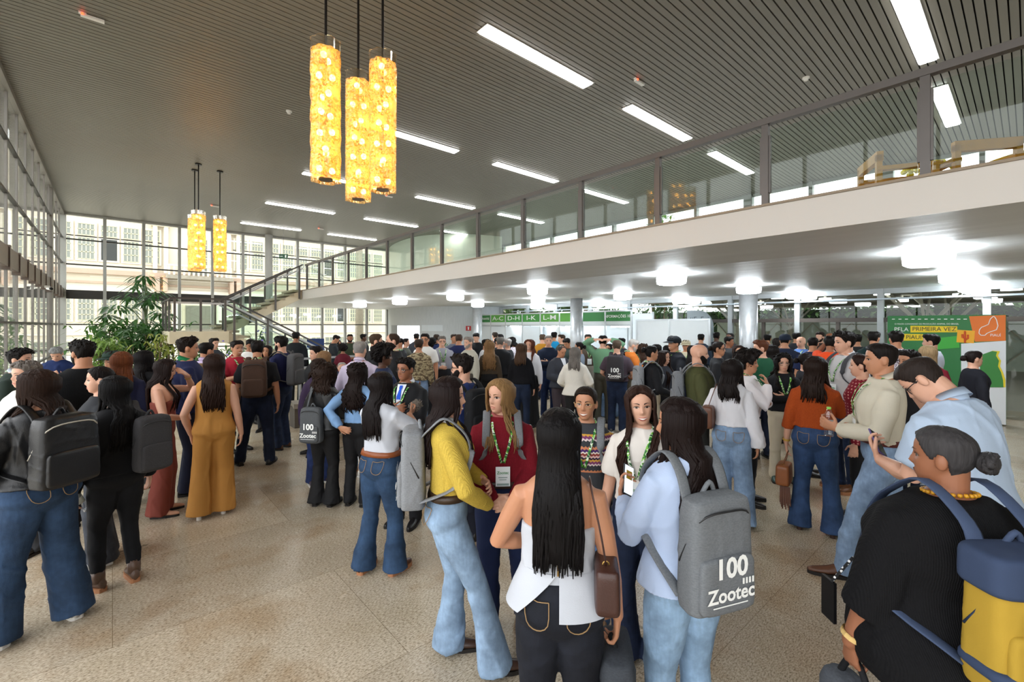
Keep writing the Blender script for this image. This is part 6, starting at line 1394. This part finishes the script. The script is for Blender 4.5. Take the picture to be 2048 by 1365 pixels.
# peplum, zip and bag of the woman in white
pr = qs.prof
def partial_ring(z, e, a0, a1, n=40):
    rx, ry, yo = pr(z); return [((rx + e) * math.cos(u), yo + (ry + e) * math.sin(u), z) for u in np.linspace(a0, a1, n)]
a0, a1 = -math.pi / 2 + .03, 1.5 * math.pi - .03
m = MB(); zz = (1.07, 1.03, .99, .95, .92); rows = [partial_ring(z, .016 + (1.07 - z) * .16, a0 - .0 + (1.07 - z) * 1.0 * (-1) * 0 , a1 - (1.07 - z) * 5.2) for z in zz]; n = 40
m.add([p for r in rows for p in r], [(n * i + j, n * i + j + 1, n * i + n + j + 1, n * i + n + j) for i in range(4) for j in range(n - 1)]); qs.done(m, qs.UB); m.build('peplum', cloth_mat('bcc0c8', 'cotton'), qs.root, local=True, smooth=True)
m = MB(); m.tube([qs.UB(np.array([0, pr(z)[2] - pr(z)[1] - .019, z])) for z in (1.24, 1.15, 1.07)], .004, 6); qs.done(m); m.build('zipper', simple('brass', 'b08d4c', .35, .8, var=0), qs.root, local=True)
def shoulder_bag(q, c, W, Hh, Dp, col, label, strap, kind='leather', flap=True, cat='handbag', name='shoulder_bag'):
    o, part, rp = carried(q, name, (c[0], c[1], c[2] - Hh / 2), label, cat)
    rp('bag_body', rbox(MB(), c[0] - W / 2, c[1] - Dp / 2, c[2] - Hh / 2, c[0] + W / 2, c[1] + Dp / 2, c[2] + Hh / 2, .3, .92), (.006, .009, .014, .02)[q.lod], cloth_mat(col, kind))
    if flap: m = MB(); m.box(c[0] - W * .47, c[1] - Dp / 2 - .008, c[2] - Hh * .05, c[0] + W * .47, c[1] - Dp / 2 + .004, c[2] + Hh * .46); part('flap', m, cloth_mat(col, kind))
    m = MB(); m.tube(smooth3(strap), .013, 8, flat=.3, nrm=[(1, 0, 0)]); part('strap', m, cloth_mat(col, kind), smooth=True)
    if q.lod < 2:
        m = MB(); m.tube([np.array(strap[0]) + [.012 * math.cos(u), 0, .012 * math.sin(u)] for u in np.linspace(0, 6.28, 11)], .003, 6); part('metal_ring', m, simple('brass', 'b08d4c', .35, .8, var=0))
    return o, part
shoulder_bag(qs, (.19, -.07, 1.04), .10, .18, .21, '3d231c', 'dark brown leather shoulder bag of the woman in white strapless top', [(.185, -.11, 1.13), (.165, -.125, 1.25), (.135, -.09, 1.385), (.125, -.02, 1.43), (.14, .07, 1.36), (.18, .06, 1.2), (.185, -.02, 1.13)], flap=False)
c, d_, n_ = hand_pt(qs, 1, .10, .02)
o, part, rp = carried(qs, 'backpack', (c[0] + .03, c[1] + .03, .22), 'slim dark grey backpack hanging from the hand of the woman in white', 'backpack')
rp('bag_body', rbox(MB(), c[0] - .06, c[1] - .15, .22, c[0] + .10, c[1] + .17, .71, .45, .9), .009, cloth_mat('3c4046', 'melange'), 3, .006)
m = MB(); m.tube(smooth3([(c[0] + .02, c[1] - .03, .69), (c[0], c[1], c[2] + .0), (c[0] + .02, c[1] + .05, .69)]), .014, 8); part('carry_handle', m, cloth_mat('1a1b1d', 'cotton'), smooth=True)
m = MB(); m.tube(smooth3([(c[0] - .07, c[1] - .1, .6), (c[0] - .11, c[1] - .12, .4), (c[0] - .09, c[1] - .05, .22), (c[0] - .05, c[1], .26)]), .016, 8, flat=.3); part('shoulder_strap', m, cloth_mat('1a1b1d', 'cotton'), smooth=True)
# ---------------- right group
q = person('woman in white blouse and wide pale jeans seen from behind', 1463, 717, 4.48, 172, 'f', ('blouse', 'd6d6db', 'b', 1.02, .02, 'cotton'), jean('7d96b4', 'wide'), ('wavy', '17100f', 1.30), M_, ('shoe', '7d2222', 'heel'), R='down', L='bent', hface=150, feet=((.13, -.02, 6), (-.10, .04, -6)), pockets=True)
shoulder_bag(q, (-.21, -.06, 1.10), .12, .24, .26, '5f3a26', 'soft brown leather bag on the shoulder of the woman in white blouse', [(-.205, -.1, 1.21), (-.17, -.1, 1.32), (-.135, -.05, 1.435), (-.14, .04, 1.40), (-.2, .05, 1.24)], flap=False)
q = person('woman in rust orange sweater and frayed flared jeans seen from behind', 1630, 712, 4.3, 174, 'f', ('sweater', 'a5481d', '3', 1.02, .018, 'knit'), jean('31486c', 'flare'), ('wavy', '22150f', 1.30), L_, ('shoe', '3a2318', 'heel'), R='chin', L='down', hface=160, w=1.06, waist=1.06, watch=(-1, 'd0a64a'), feet=((.15, .0, 6), (-.13, .02, -8)), pockets=True)
c, d_, n_ = hand_pt(q, -1, .09, .01)
o, part = shoulder_bag(q, (c[0] - .03, c[1] - .02, c[2] - .23), .13, .21, .28, '8a5029', 'tan leather handbag with fringes in the hand of the woman in rust sweater', [(c[0] - .03, c[1] - .1, c[2] - .13), (c[0], c[1] - .05, c[2] - .02), (c[0], c[1] + .04, c[2] - .02), (c[0] - .03, c[1] + .08, c[2] - .13)], flap=False)
m = MB()
for i in range(14): m.tube([(c[0] - .05 + .006 * i, c[1] - .10, c[2] - .34), (c[0] - .05 + .007 * i, c[1] - .12 - .003 * (i % 3), c[2] - .5 - .02 * (i % 4))], .006, 5)
part('fringe', m, cloth_mat('5a3018', 'leather'))
q = person('tall young man with moustache in pale grey shirt and badge', 1690, 663, 5.4, -45, 'm', shirt('c3c2c4', .024, .98), jean('243350'), ('short', '17110f'), L_, ('shoe', '6b4326', 'boot'), R='down', L='down', lan=2, hface=-65, collar='c3c2c4')
backpack(q, 'dark grey backpack on the tall young man in pale grey shirt', '45464a', .024, W=.28, Hh=.44, Dp=.13)
person('smiling woman in dotted red sweater in profile facing left', 1722, 707, 4.5, -95, 'f', ('sweater', '7c1d2b', 'l', .98, .022, 'dots'), trs('131316', 'slim'), ('pony', '2a1813', 1.18), L_, ('shoe', '17120f', 'cowboy'), R='down', L='down', smile=1)
q = person('bearded man in cream shirt and light jeans walking left with a water bottle', 1762, 685, 3.5, -80, 'm', shirt('d0cab8', .026, 1.0), jean('89a3c3', 'straight'), ('fade', '1a1412'), M_, BR, R='waist', L='hold', lan=2, belt='5a2320', collar='d0cab8', watch=(-1, '8b8f94'), feet=((.08, -.22, 4), (-.12, .26, -8)))
bottle(q, -1, 'small water bottle held by the man in cream shirt', up=(0, 0, 1))
person('bearded man with glasses in black t-shirt behind the man in cream shirt', 1818, 700, 4.8, -30, 'm', tee('1a1b1f', .022), jean(NB), ('short', '17110f'), M_, glasses='2b211d', beard='241a15', lan=1, hface=-42, w=1.1)
q = person('man in pale blue polo looking down at his phone with a hand on his glasses', 1945, 695, 2.35, -118, 'm', tee('aec0d6', .024, .93, n='polo_shirt'), trs('6d5a50', 'straight', 'cotton'), ('fade', '2a211d'), L_, DR, R='brow', L='phone', hface=-98, pitch=34, lean=12, glasses='15161a', collar='aec0d6', w=1.1)
phone(q, -1, 'phone in purple case held by the man in pale blue polo', '5a4f86')
q = person('stout woman with grey hair in a bun wrapped in a black knitted shawl', 1890, 848, 1.62, -138, 'f', ('shawl', '141416', '3', .78, .045, 'knit'), trs('111113', 'loose', 'cotton'), ('bun', '3d3b3c', 1.2), D_, DR, R='down', L='grip', hface=-100, w=1.5, watch=(-1, 'e2c07c'), lan=0)
m = MB()
for i in range(26): u = 2 * math.pi * i / 26; m.ball((.078 * math.cos(u), -.018 + .076 * math.sin(u), 1.462 - .012 * math.sin(u)), .0085, n=6, m=5)
q.done(m, q.UB); m.build('bead_necklace', simple('amber_bead', 'c98f1d', .3, var=.3), q.root, local=True, smooth=True)
backpack(q, 'mustard yellow backpack with dark blue straps on the woman in black shawl', 'a98a30', .05, 'cotton', W=.36, Hh=.46, Dp=.17, z0=.92, strapc='3f4c66', bands='35425c', zipc='2b3850')
c, d_, n_ = hand_pt(q, -1, .10, .02)
o, part, rp = carried(q, 'tote_bag', (c[0], c[1], c[2] - .42), 'grey fabric bag hanging from the hand of the woman in black shawl', 'bag')
rp('bag_body', rbox(MB(), c[0] - .08, c[1] - .16, c[2] - .42, c[0] + .08, c[1] + .16, c[2] - .08, .45, .85), .009, cloth_mat('54585f', 'melange'), 3, .006)
m = MB(); m.tube(smooth3([(c[0], c[1] - .09, c[2] - .10), (c[0], c[1] - .03, c[2]), (c[0], c[1] + .03, c[2]), (c[0], c[1] + .09, c[2] - .10)]), .013, 8); part('handle', m, cloth_mat('1b1c1f', 'cotton'), smooth=True)
S_, E_, W_, *_ = q.arms[-1]
o, part, rp = carried(q, 'phone_case', (W_[0] + .02, W_[1] + .10, W_[2] - .02), 'black phone case hanging on a spotted strap in front of the woman in shawl', 'phone')
m = MB(); m.box(W_[0] - .0, W_[1] + .10, W_[2] + .0, W_[0] + .012, W_[1] + .18, W_[2] + .17); part('case', m, simple('black_case', '121214', .35, var=0)); m = MB(); m.bar((W_[0] + .006, W_[1] + .12, W_[2] + .17), (W_[0] + .05, W_[1] + .06, W_[2] + .30), .02, .01); part('strap', m, cloth_mat('101012', 'polka'))
# ---------------- second rank on the right
q = person('bald man with full black beard in olive jacket facing right', 1398, 686, 5.2, 98, 'm', jkt('474a2c', .03, .92, 'cotton'), trs('2d2e2b'), ('bald', '1a1411'), L_, R='bent', L='down', beard='15110f')
backpack(q, 'grey backpack on the bald man in olive jacket', '74787d', .03, W=.28, Hh=.42, Dp=.13)
q = person('man in plum t-shirt and dark jeans with lettered dark backpack', 1234, 680, 8.3, 172, 'm', tee('4c4049', .022), jean('212e49'), ('short', '57493d'), L_, ('shoe', '2a2c33', 'sneaker'), R='bent', L='bent', w=1.12)
backpack(q, 'dark backpack with white lettering on the man in plum t-shirt', '3a373b', .022, logo=True, W=.33, Hh=.47, Dp=.14)
person('white haired older man with orange vest reading a leaflet', 1262, 677, 7.9, 100, 'm', jkt('c9702a', .03, .95, 'cotton', 'vest'), trs('6b6353'), ('short', 'b9b4ae'), L_, R='phone', L='phone', pitch=20, beard='b9b4ae', lan=1)
q = person('woman with high black bun and black top wearing a grey backpack', 1303, 690, 6.5, 110, 'f', shirt('17181c', .022), trs('b9ae98', 'straight', 'cotton'), ('bun', '120e0e', 1.6), M_, R='bent', L='bent', lan=1)
backpack(q, 'light grey backpack on the woman with high black bun', '8b8f94', .022, W=.29, Hh=.44, Dp=.13)
person('fair woman with long dark straight hair seen behind the woman with bun', 1328, 700, 6.2, 60, 'f', shirt('3b3f49'), trs(BK), ('long', '2a1b16', 1.1), L_, smile=1)
person('man in black cap and black jacket with round patches', 1348, 672, 7.6, -55, 'm', jkt('191c24', .032, .93, 'cotton'), trs(DK), ('short', '1a1411'), M_, headgear='191c22', lan=1, smile=1, R='waist', L='waist')
person('woman with dark hair tied back and glasses wearing headphones round her neck', 1437, 682, 7.0, 85, 'f', jkt('1b1c20', .028), trs(BK), ('bun', '1d1411', 1.2), M_, glasses='3a3030')
person('woman with long brown hair facing the camera before the steel column', 1477, 690, 7.4, 10, 'f', shirt('d6d3d0'), trs(DK), ('long', '2d1d16', 1.2), L_)
person('woman with short curls and white hair clips in white shirt in profile', 1497, 705, 5.0, 88, 'f', shirt('e9e7ea', .026), trs(BK), ('afro', '17110f', 1.4), M_, R='chin', L='crossed', lan=1)
person('woman with long black curls, glasses, black jacket and cream trousers with arms crossed', 1566, 708, 5.7, 12, 'f', jkt('15161a', .028, .95, 'cotton'), trs('c9c1ad', 'straight', 'cotton'), ('longcurly', '15100f', 1.22), L_, ('shoe', '2c4a45', 'dress'), R='crossed', L='crossed', lan=1, glasses='6b5a4a')
q = person('reddish haired man in green jacket turned to the left', 1522, 680, 6.7, -150, 'm', jkt('1e5138', .032, .93, 'cotton'), jean(NB), ('short', '5a3320'), L_, hface=-75)
person('woman whose dark hair shows just behind the rust sweater', 1612, 705, 5.4, 100, 'f', shirt('2a2b31'), trs(BK), ('bun', '1a1210', 1.2), L_)
person('blond woman in maroon top seen from behind before the green banner', 1856, 690, 6.1, 176, 'f', shirt('6d1524'), jean(NB), ('long', '8d7556', 1.2), L_)
person('dark haired man in pale blue shirt facing the banner', 1862, 668, 7.2, -100, 'm', shirt('c6cddd'), jean(NB), ('short', '17110f'), L_)
person('woman with dark hair pinned up in black top with beige bag strap', 1948, 700, 6.0, 120, 'f', shirt('1b1c24'), jean(NB), ('bun', '1c1412', 1.5), L_)
person('man in white shirt with violet floral print seen from behind', 1792, 662, 7.2, -160, 'm', shirt('d8d4de', k='floral'), jean(NB), ('short', '17120f'), M_)
person('man in dark green hooded jacket near the banner edge', 1748, 663, 8.4, 160, 'm', jkt('122a2a', .034, .92, 'cotton'), trs(DK), ('short', '17120f'), M_)
person('man in bright orange t-shirt holding a phone up high', 1661, 672, 7.6, 165, 'm', tee('df4a1c'), jean(NB), ('short', '17120f'), D_, R='down', L='up')
person('stocky man in navy t-shirt seen from behind left of the orange t-shirt', 1626, 674, 7.9, 178, 'm', tee('1a2446', .026), jean(NB), ('fade', '15100f'), M_, w=1.15)
person('man with navy cap and navy t-shirt seen from behind', 1570, 668, 8.3, 170, 'm', tee('1b2338', .024), trs(DK), ('short', '17120f'), M_, headgear='1b2434', w=1.1)
person('bald man in blue shirt with lanyard behind the navy t-shirts', 1602, 672, 9.2, -30, 'm', shirt('5f82c4'), trs(DK), ('bald', '2a211c'), L_, lan=1)
person('woman with long black hair behind the man with navy cap', 1545, 690, 7.6, 150, 'f', shirt('24262c'), trs(BK), ('long', '17110f', 1.15), M_)
# ---------------- crowd in the middle distance before the booth
CROWD = [
 (838, 678, 8.6, 170, 'm', 'man in camouflage shirt and light jeans seen from behind', shirt('8b7d60', .026, .93, 'camo'), jean('7f9cc4'), ('short', '3a2d25'), M_, {}),
 (850, 667, 9.4, -15, 'm', 'man with glasses in white t-shirt behind the camouflage shirt', tee('e6e6e4'), trs(DK), ('short', '17120f'), M_, dict(glasses='1b1b1b')),
 (884, 672, 9.2, 8, 'm', 'man with glasses in grey striped shirt with one hand in his pocket', shirt('9a9aa6', .026, 1.0, 'stripe'), trs('26282e'), ('short', '77706a'), L_, dict(lan=2, glasses='2a2a2a', smile=1, L='pocket', R='waist', w=1.12)),
 (918, 667, 10.2, 175, 'm', 'balding man in navy suit seen from behind', jkt('1c2450'), trs('1c2450'), ('low', '4a3a30'), M_, {}),
 (937, 673, 8.9, -50, 'm', 'smiling grey bearded man in pale khaki shirt', shirt('b5b3a6'), trs('4a463f'), ('short', '8f8780'), L_, dict(beard='9a938c', smile=1)),
 (953, 665, 12.2, -10, 'm', 'man in black t-shirt beside the extinguisher sign looking down', tee(BK), trs(BK), ('short', '17120f'), L_, dict(pitch=20)),
 (972, 678, 10.3, 120, 'm', 'dark haired man in white shirt turned away before the booth', shirt('dfe2e6'), trs(DK), ('short', '14110f'), M_, {}),
 (979, 681, 9.1, 175, 'f', 'woman with long light brown curls seen from behind', shirt('4a3f33'), trs(BK), ('longcurly', '8a6a48', 1.1), L_, {}),
 (1001, 674, 9.6, 165, 'm', 'grey haired man in black suit seen from behind', jkt('14151a'), trs('14151a'), ('short', '6a6560'), L_, {}),
 (1014, 677, 8.9, -110, 'm', 'white haired bearded man in black suit facing left', jkt('17181c', .034), trs('17181c'), ('short', 'b3b0ac'), L_, dict(beard='b9b5b0')),
 (1043, 686, 8.3, 168, 'f', 'woman in black sweater and dark jeans with shoulder length brown hair', jkt('16161a', .03, .93, 'knit', 'sweater'), jean('1f2c45'), ('bob', '4a3628', 1.3), L_, {}),
 (1059, 678, 8.7, -20, 'f', 'smiling woman with auburn hair and white blouse', shirt('e3e3e8'), trs('141416', 'wide'), ('wavy', '5a2f1c', 1.25), L_, dict(smile=1)),
 (1085, 668, 12.0, 170, 'm', 'man in mustard and navy padded vest seen from behind', jkt('b07a22', .04, 1.0, 'cotton', 'vest'), jean(NB), ('fade', '57483a'), L_, {}),
 (1097, 670, 9.6, 5, 'm', 'man in navy sweater with arms crossed and grey hair', jkt('20283a', .024, .97, 'knit', 'sweater'), jean('23345c'), ('fade', '8a837b'), L_, dict(R='crossed', L='crossed')),
 (1108, 664, 13.0, 178, 'm', 'man in turquoise shirt at the booth counter', shirt('1d8cc0'), trs(DK), ('short', '17120f'), M_, {}),
 (1123, 669, 12.0, -70, 'm', 'young man with brown hair in dark green jacket at the booth', jkt('2a3a2c'), trs(DK), ('short', '3a2a1e'), L_, {}),
 (1136, 675, 10.6, -30, 'm', 'man in dark green jacket looking down near the steel column', jkt('22302a'), trs(DK), ('short', '15110f'), M_, dict(pitch=25)),
 (1121, 688, 8.2, 30, 'm', 'older man with moustache in dark grey zipped jacket looking down', jkt('34373f', .036, .88, 'cotton'), trs('3a3238'), ('low', '4a4542'), M_, dict(pitch=22, R='waist', L='waist', V='d9dde4')),
 (1150, 694, 7.4, 172, 'f', 'grey haired woman in cream blazer seen from behind', jkt('dcd9d0', .03, .88, 'suit', 'blazer'), trs('1a1a1c', 'slim'), ('bob', '77726d', 1.33), L_, dict(R='bent', L='bent')),
 (1158, 683, 9.0, -95, 'f', 'woman with dark bun and pale blue hood facing left', shirt('8f9db0'), jean(NB), ('bun', '17110f', 1.3), M_, {}),
 (1176, 668, 10.4, 12, 'm', 'smiling man in brown vest with badge left of the green sweater', jkt('4d4137', .03, .98, 'cotton', 'vest'), trs('8e8a7f'), ('fade', '3a2f28'), M_, dict(lan=2, smile=1)),
 (1206, 671, 9.0, 172, 'm', 'person in sage green sweater with both hands behind the head', jkt('6f9a78', .03, .97, 'knit', 'sweater'), trs('4a473c'), ('short', '17120f'), L_, dict(R='headback', L='headback')),
 (1218, 687, 8.9, -25, 'f', 'woman with glasses and pale pink sleeves left of the plum t-shirt', shirt('c9b3bd'), jean('86a5cf', 'wide'), ('long', '17110f', 1.15), M_, dict(glasses='2a2222', feet=((.1, .12, 8), (-.1, -.12, -8)))),
 (1372, 680, 9.5, -15, 'm', 'person in beige jacket and beige cap by the hashtag board', jkt('c7bda4'), trs('9a927f'), ('short', '3a2d22'), M_, dict(headgear='b3a98f', lan=1)),
 (1287, 688, 8.4, 160, 'f', 'woman with long wavy brown hair in dark jacket by the white haired man', jkt(BK), trs(BK), ('longcurly', '3a271c', 1.15), L_, {}),
 (1243, 676, 11.0, -40, 'm', 'dark haired man half hidden left of the white haired man', shirt('30343d'), trs(DK), ('short', '14110f'), M_, {}),
 (1385, 690, 8.6, 170, 'f', 'woman with black hair and lanyard seen from behind near the cap', shirt(BK), jean(NB), ('long', '14100f', 1.2), M_, dict(lan=1)),
 (1313, 688, 8.8, 150, 'f', 'woman with dark hair seen from behind left of the black cap', jkt('2a2420'), trs(BK), ('bob', '17110f', 1.34), M_, {}),
 (700, 668, 12.6, 3, 'm', 'bearded man in olive sweater standing alone by the far windows', jkt('3a4332', .03, .95, 'knit', 'sweater'), trs(DK), ('fade', '17120f'), D_, dict(beard='1a1411', R='waist', L='waist')),
 (668, 669, 13.0, 95, 'm', 'man in black jacket reading by the far windows', jkt('1a2026'), trs(DK), ('short', '17120f'), M_, dict(R='phone', L='phone', pitch=25)),
 (676, 680, 12.4, 60, 'f', 'woman in white shirt beside the reading man', shirt('e6e6e8'), jean(NB), ('bob', '17110f', 1.36), M_, {}),
 (686, 696, 11.3, 175, 'f', 'child in maroon top with black curls by the guard rail', tee('5d1a28'), jean(NB), ('afro', '17110f', 1.4), D_, {}),
 (727, 668, 14.0, 100, 'm', 'man in black far back before the palm trunk', jkt(BK), trs(BK), ('short', '17120f'), B_, {}),
 (790, 667, 15.5, 170, 'f', 'woman with loose dark hair far back in front of the lit doorway', shirt('33363d'), trs(DK), ('long', '1d1512', 1.25), L_, {}),
 (812, 676, 11.5, 80, 'f', 'woman with dark ponytail in profile before the lit doorway', shirt('57594f'), trs(DK), ('pony', '17110f', 1.3), L_, {}),
 (799, 676, 10.2, -60, 'm', 'dark haired man partly hidden left of the ponytail woman', jkt('2a2c2f'), trs(DK), ('short', '17120f'), M_, {}),
 (833, 667, 14.0, 170, 'm', 'dark haired person far back right of the lit doorway', shirt('3a3d45'), trs(DK), ('short', '17120f'), M_, {}),
 (862, 678, 10.6, 170, 'f', 'person with big black afro hair behind the white t-shirt', shirt('23252a'), trs(BK), ('afro', '14100f', 1.4), B_, {}),
 (873, 667, 11.6, 175, 'm', 'bald man in dark blue jacket behind the striped shirt', jkt('22305a'), trs(DK), ('low', '3a2d24'), M_, {}),
 (908, 668, 11.8, 20, 'm', 'man with receding hair looking past the navy suit', shirt('6a7080'), trs(DK), ('short', '3a2d24'), M_, {}),
 (990, 664, 13.2, -160, 'm', 'man in blue suit leaning at the booth counter under sign A to C', jkt('2a3a66'), trs('2a3a66'), ('fade', '3a3028'), L_, {}),
 (1026, 673, 11.0, -100, 'f', 'woman with black hair in floral jacket bending at the counter', jkt('2a2d2c', k='floral'), trs(BK), ('bob', '14100f', 1.33), M_, dict(pitch=20)),
 (996, 675, 10.8, 60, 'm', 'dark haired man in suit looking right between the grey heads', jkt('22242a'), trs(DK), ('short', '14110f'), M_, {}),
 (1000, 668, 13.4, 150, 'f', 'woman with black hair behind the counter group', shirt('2a2c30'), trs(BK), ('bob', '14100f', 1.33), M_, {}),
 (1700, 664, 10.6, 30, 'm', 'person far back near the glass doors', shirt('2c2e33'), trs(DK), ('short', '17120f'), M_, {}),
 (1640, 664, 11.0, -20, 'm', 'bearded man far back facing the camera before the white screen', shirt('3a2d2a'), trs(DK), ('short', '2a1d17'), L_, dict(beard='2a1d17')),
 (1593, 665, 11.3, 150, 'm', 'man with black hair far back before the glass doors', shirt('2a2d35'), trs(DK), ('short', '14110f'), M_, {}),
 (1556, 675, 10.4, 60, 'f', 'woman with dark hair behind the green jacket', shirt('33343a'), trs(DK), ('long', '1b1411', 1.2), L_, {}),
 (1458, 673, 10.0, 75, 'm', 'man in dark jacket in profile left of the steel column', jkt('1e2024'), trs(DK), ('short', '14110f'), D_, {}),
 (1433, 664, 12.5, 165, 'm', 'dark silhouette of a man in hood left of the steel column', jkt('26282d'), trs(DK), ('short', '14110f'), B_, {}),
 (1402, 668, 12.2, 170, 'm', 'man in navy jacket far back by the hashtag board', jkt('1c2a3a'), trs(DK), ('short', '14110f'), M_, {}),
 (1535, 668, 11.5, 170, 'm', 'person with dark hair right behind the steel column', jkt('202228'), trs(DK), ('short', '14110f'), M_, {}),
 (1675, 676, 9.4, 40, 'f', 'woman with tousled brown hair behind the orange t-shirt', shirt('4a3a2c'), trs(DK), ('curly', '3a291e', 1.36), L_, {}),
 (1713, 668, 9.6, -150, 'm', 'man in black between the tall young man and the green hood', jkt(BK), trs(BK), ('short', '14110f'), M_, {}),
 (1460, 665, 10.8, -30, 'm', 'dark skinned man far behind the woman with headphones', jkt('1d1f23'), trs(DK), ('buzz', '120e0d'), B_, {}),
 (1335, 690, 9.3, 165, 'f', 'woman with black hair in dark coat behind the black cap', jkt('191a1e'), trs(BK), ('bob', '14100f', 1.35), M_, {}),
 (1268, 690, 9.6, 175, 'f', 'woman with straight dark hair behind the orange vest', jkt('2a2a30'), trs(BK), ('long', '1b1310', 1.2), M_, {}),
]
for px, yh, d, fa, sx, lab, tp, bt, hr, sk, kw in CROWD: person(lab, px, yh, d, fa, sx, tp, bt, hr, sk, **kw)
bpy.data.scenes.remove(TMP)
print('people', NP_[0])
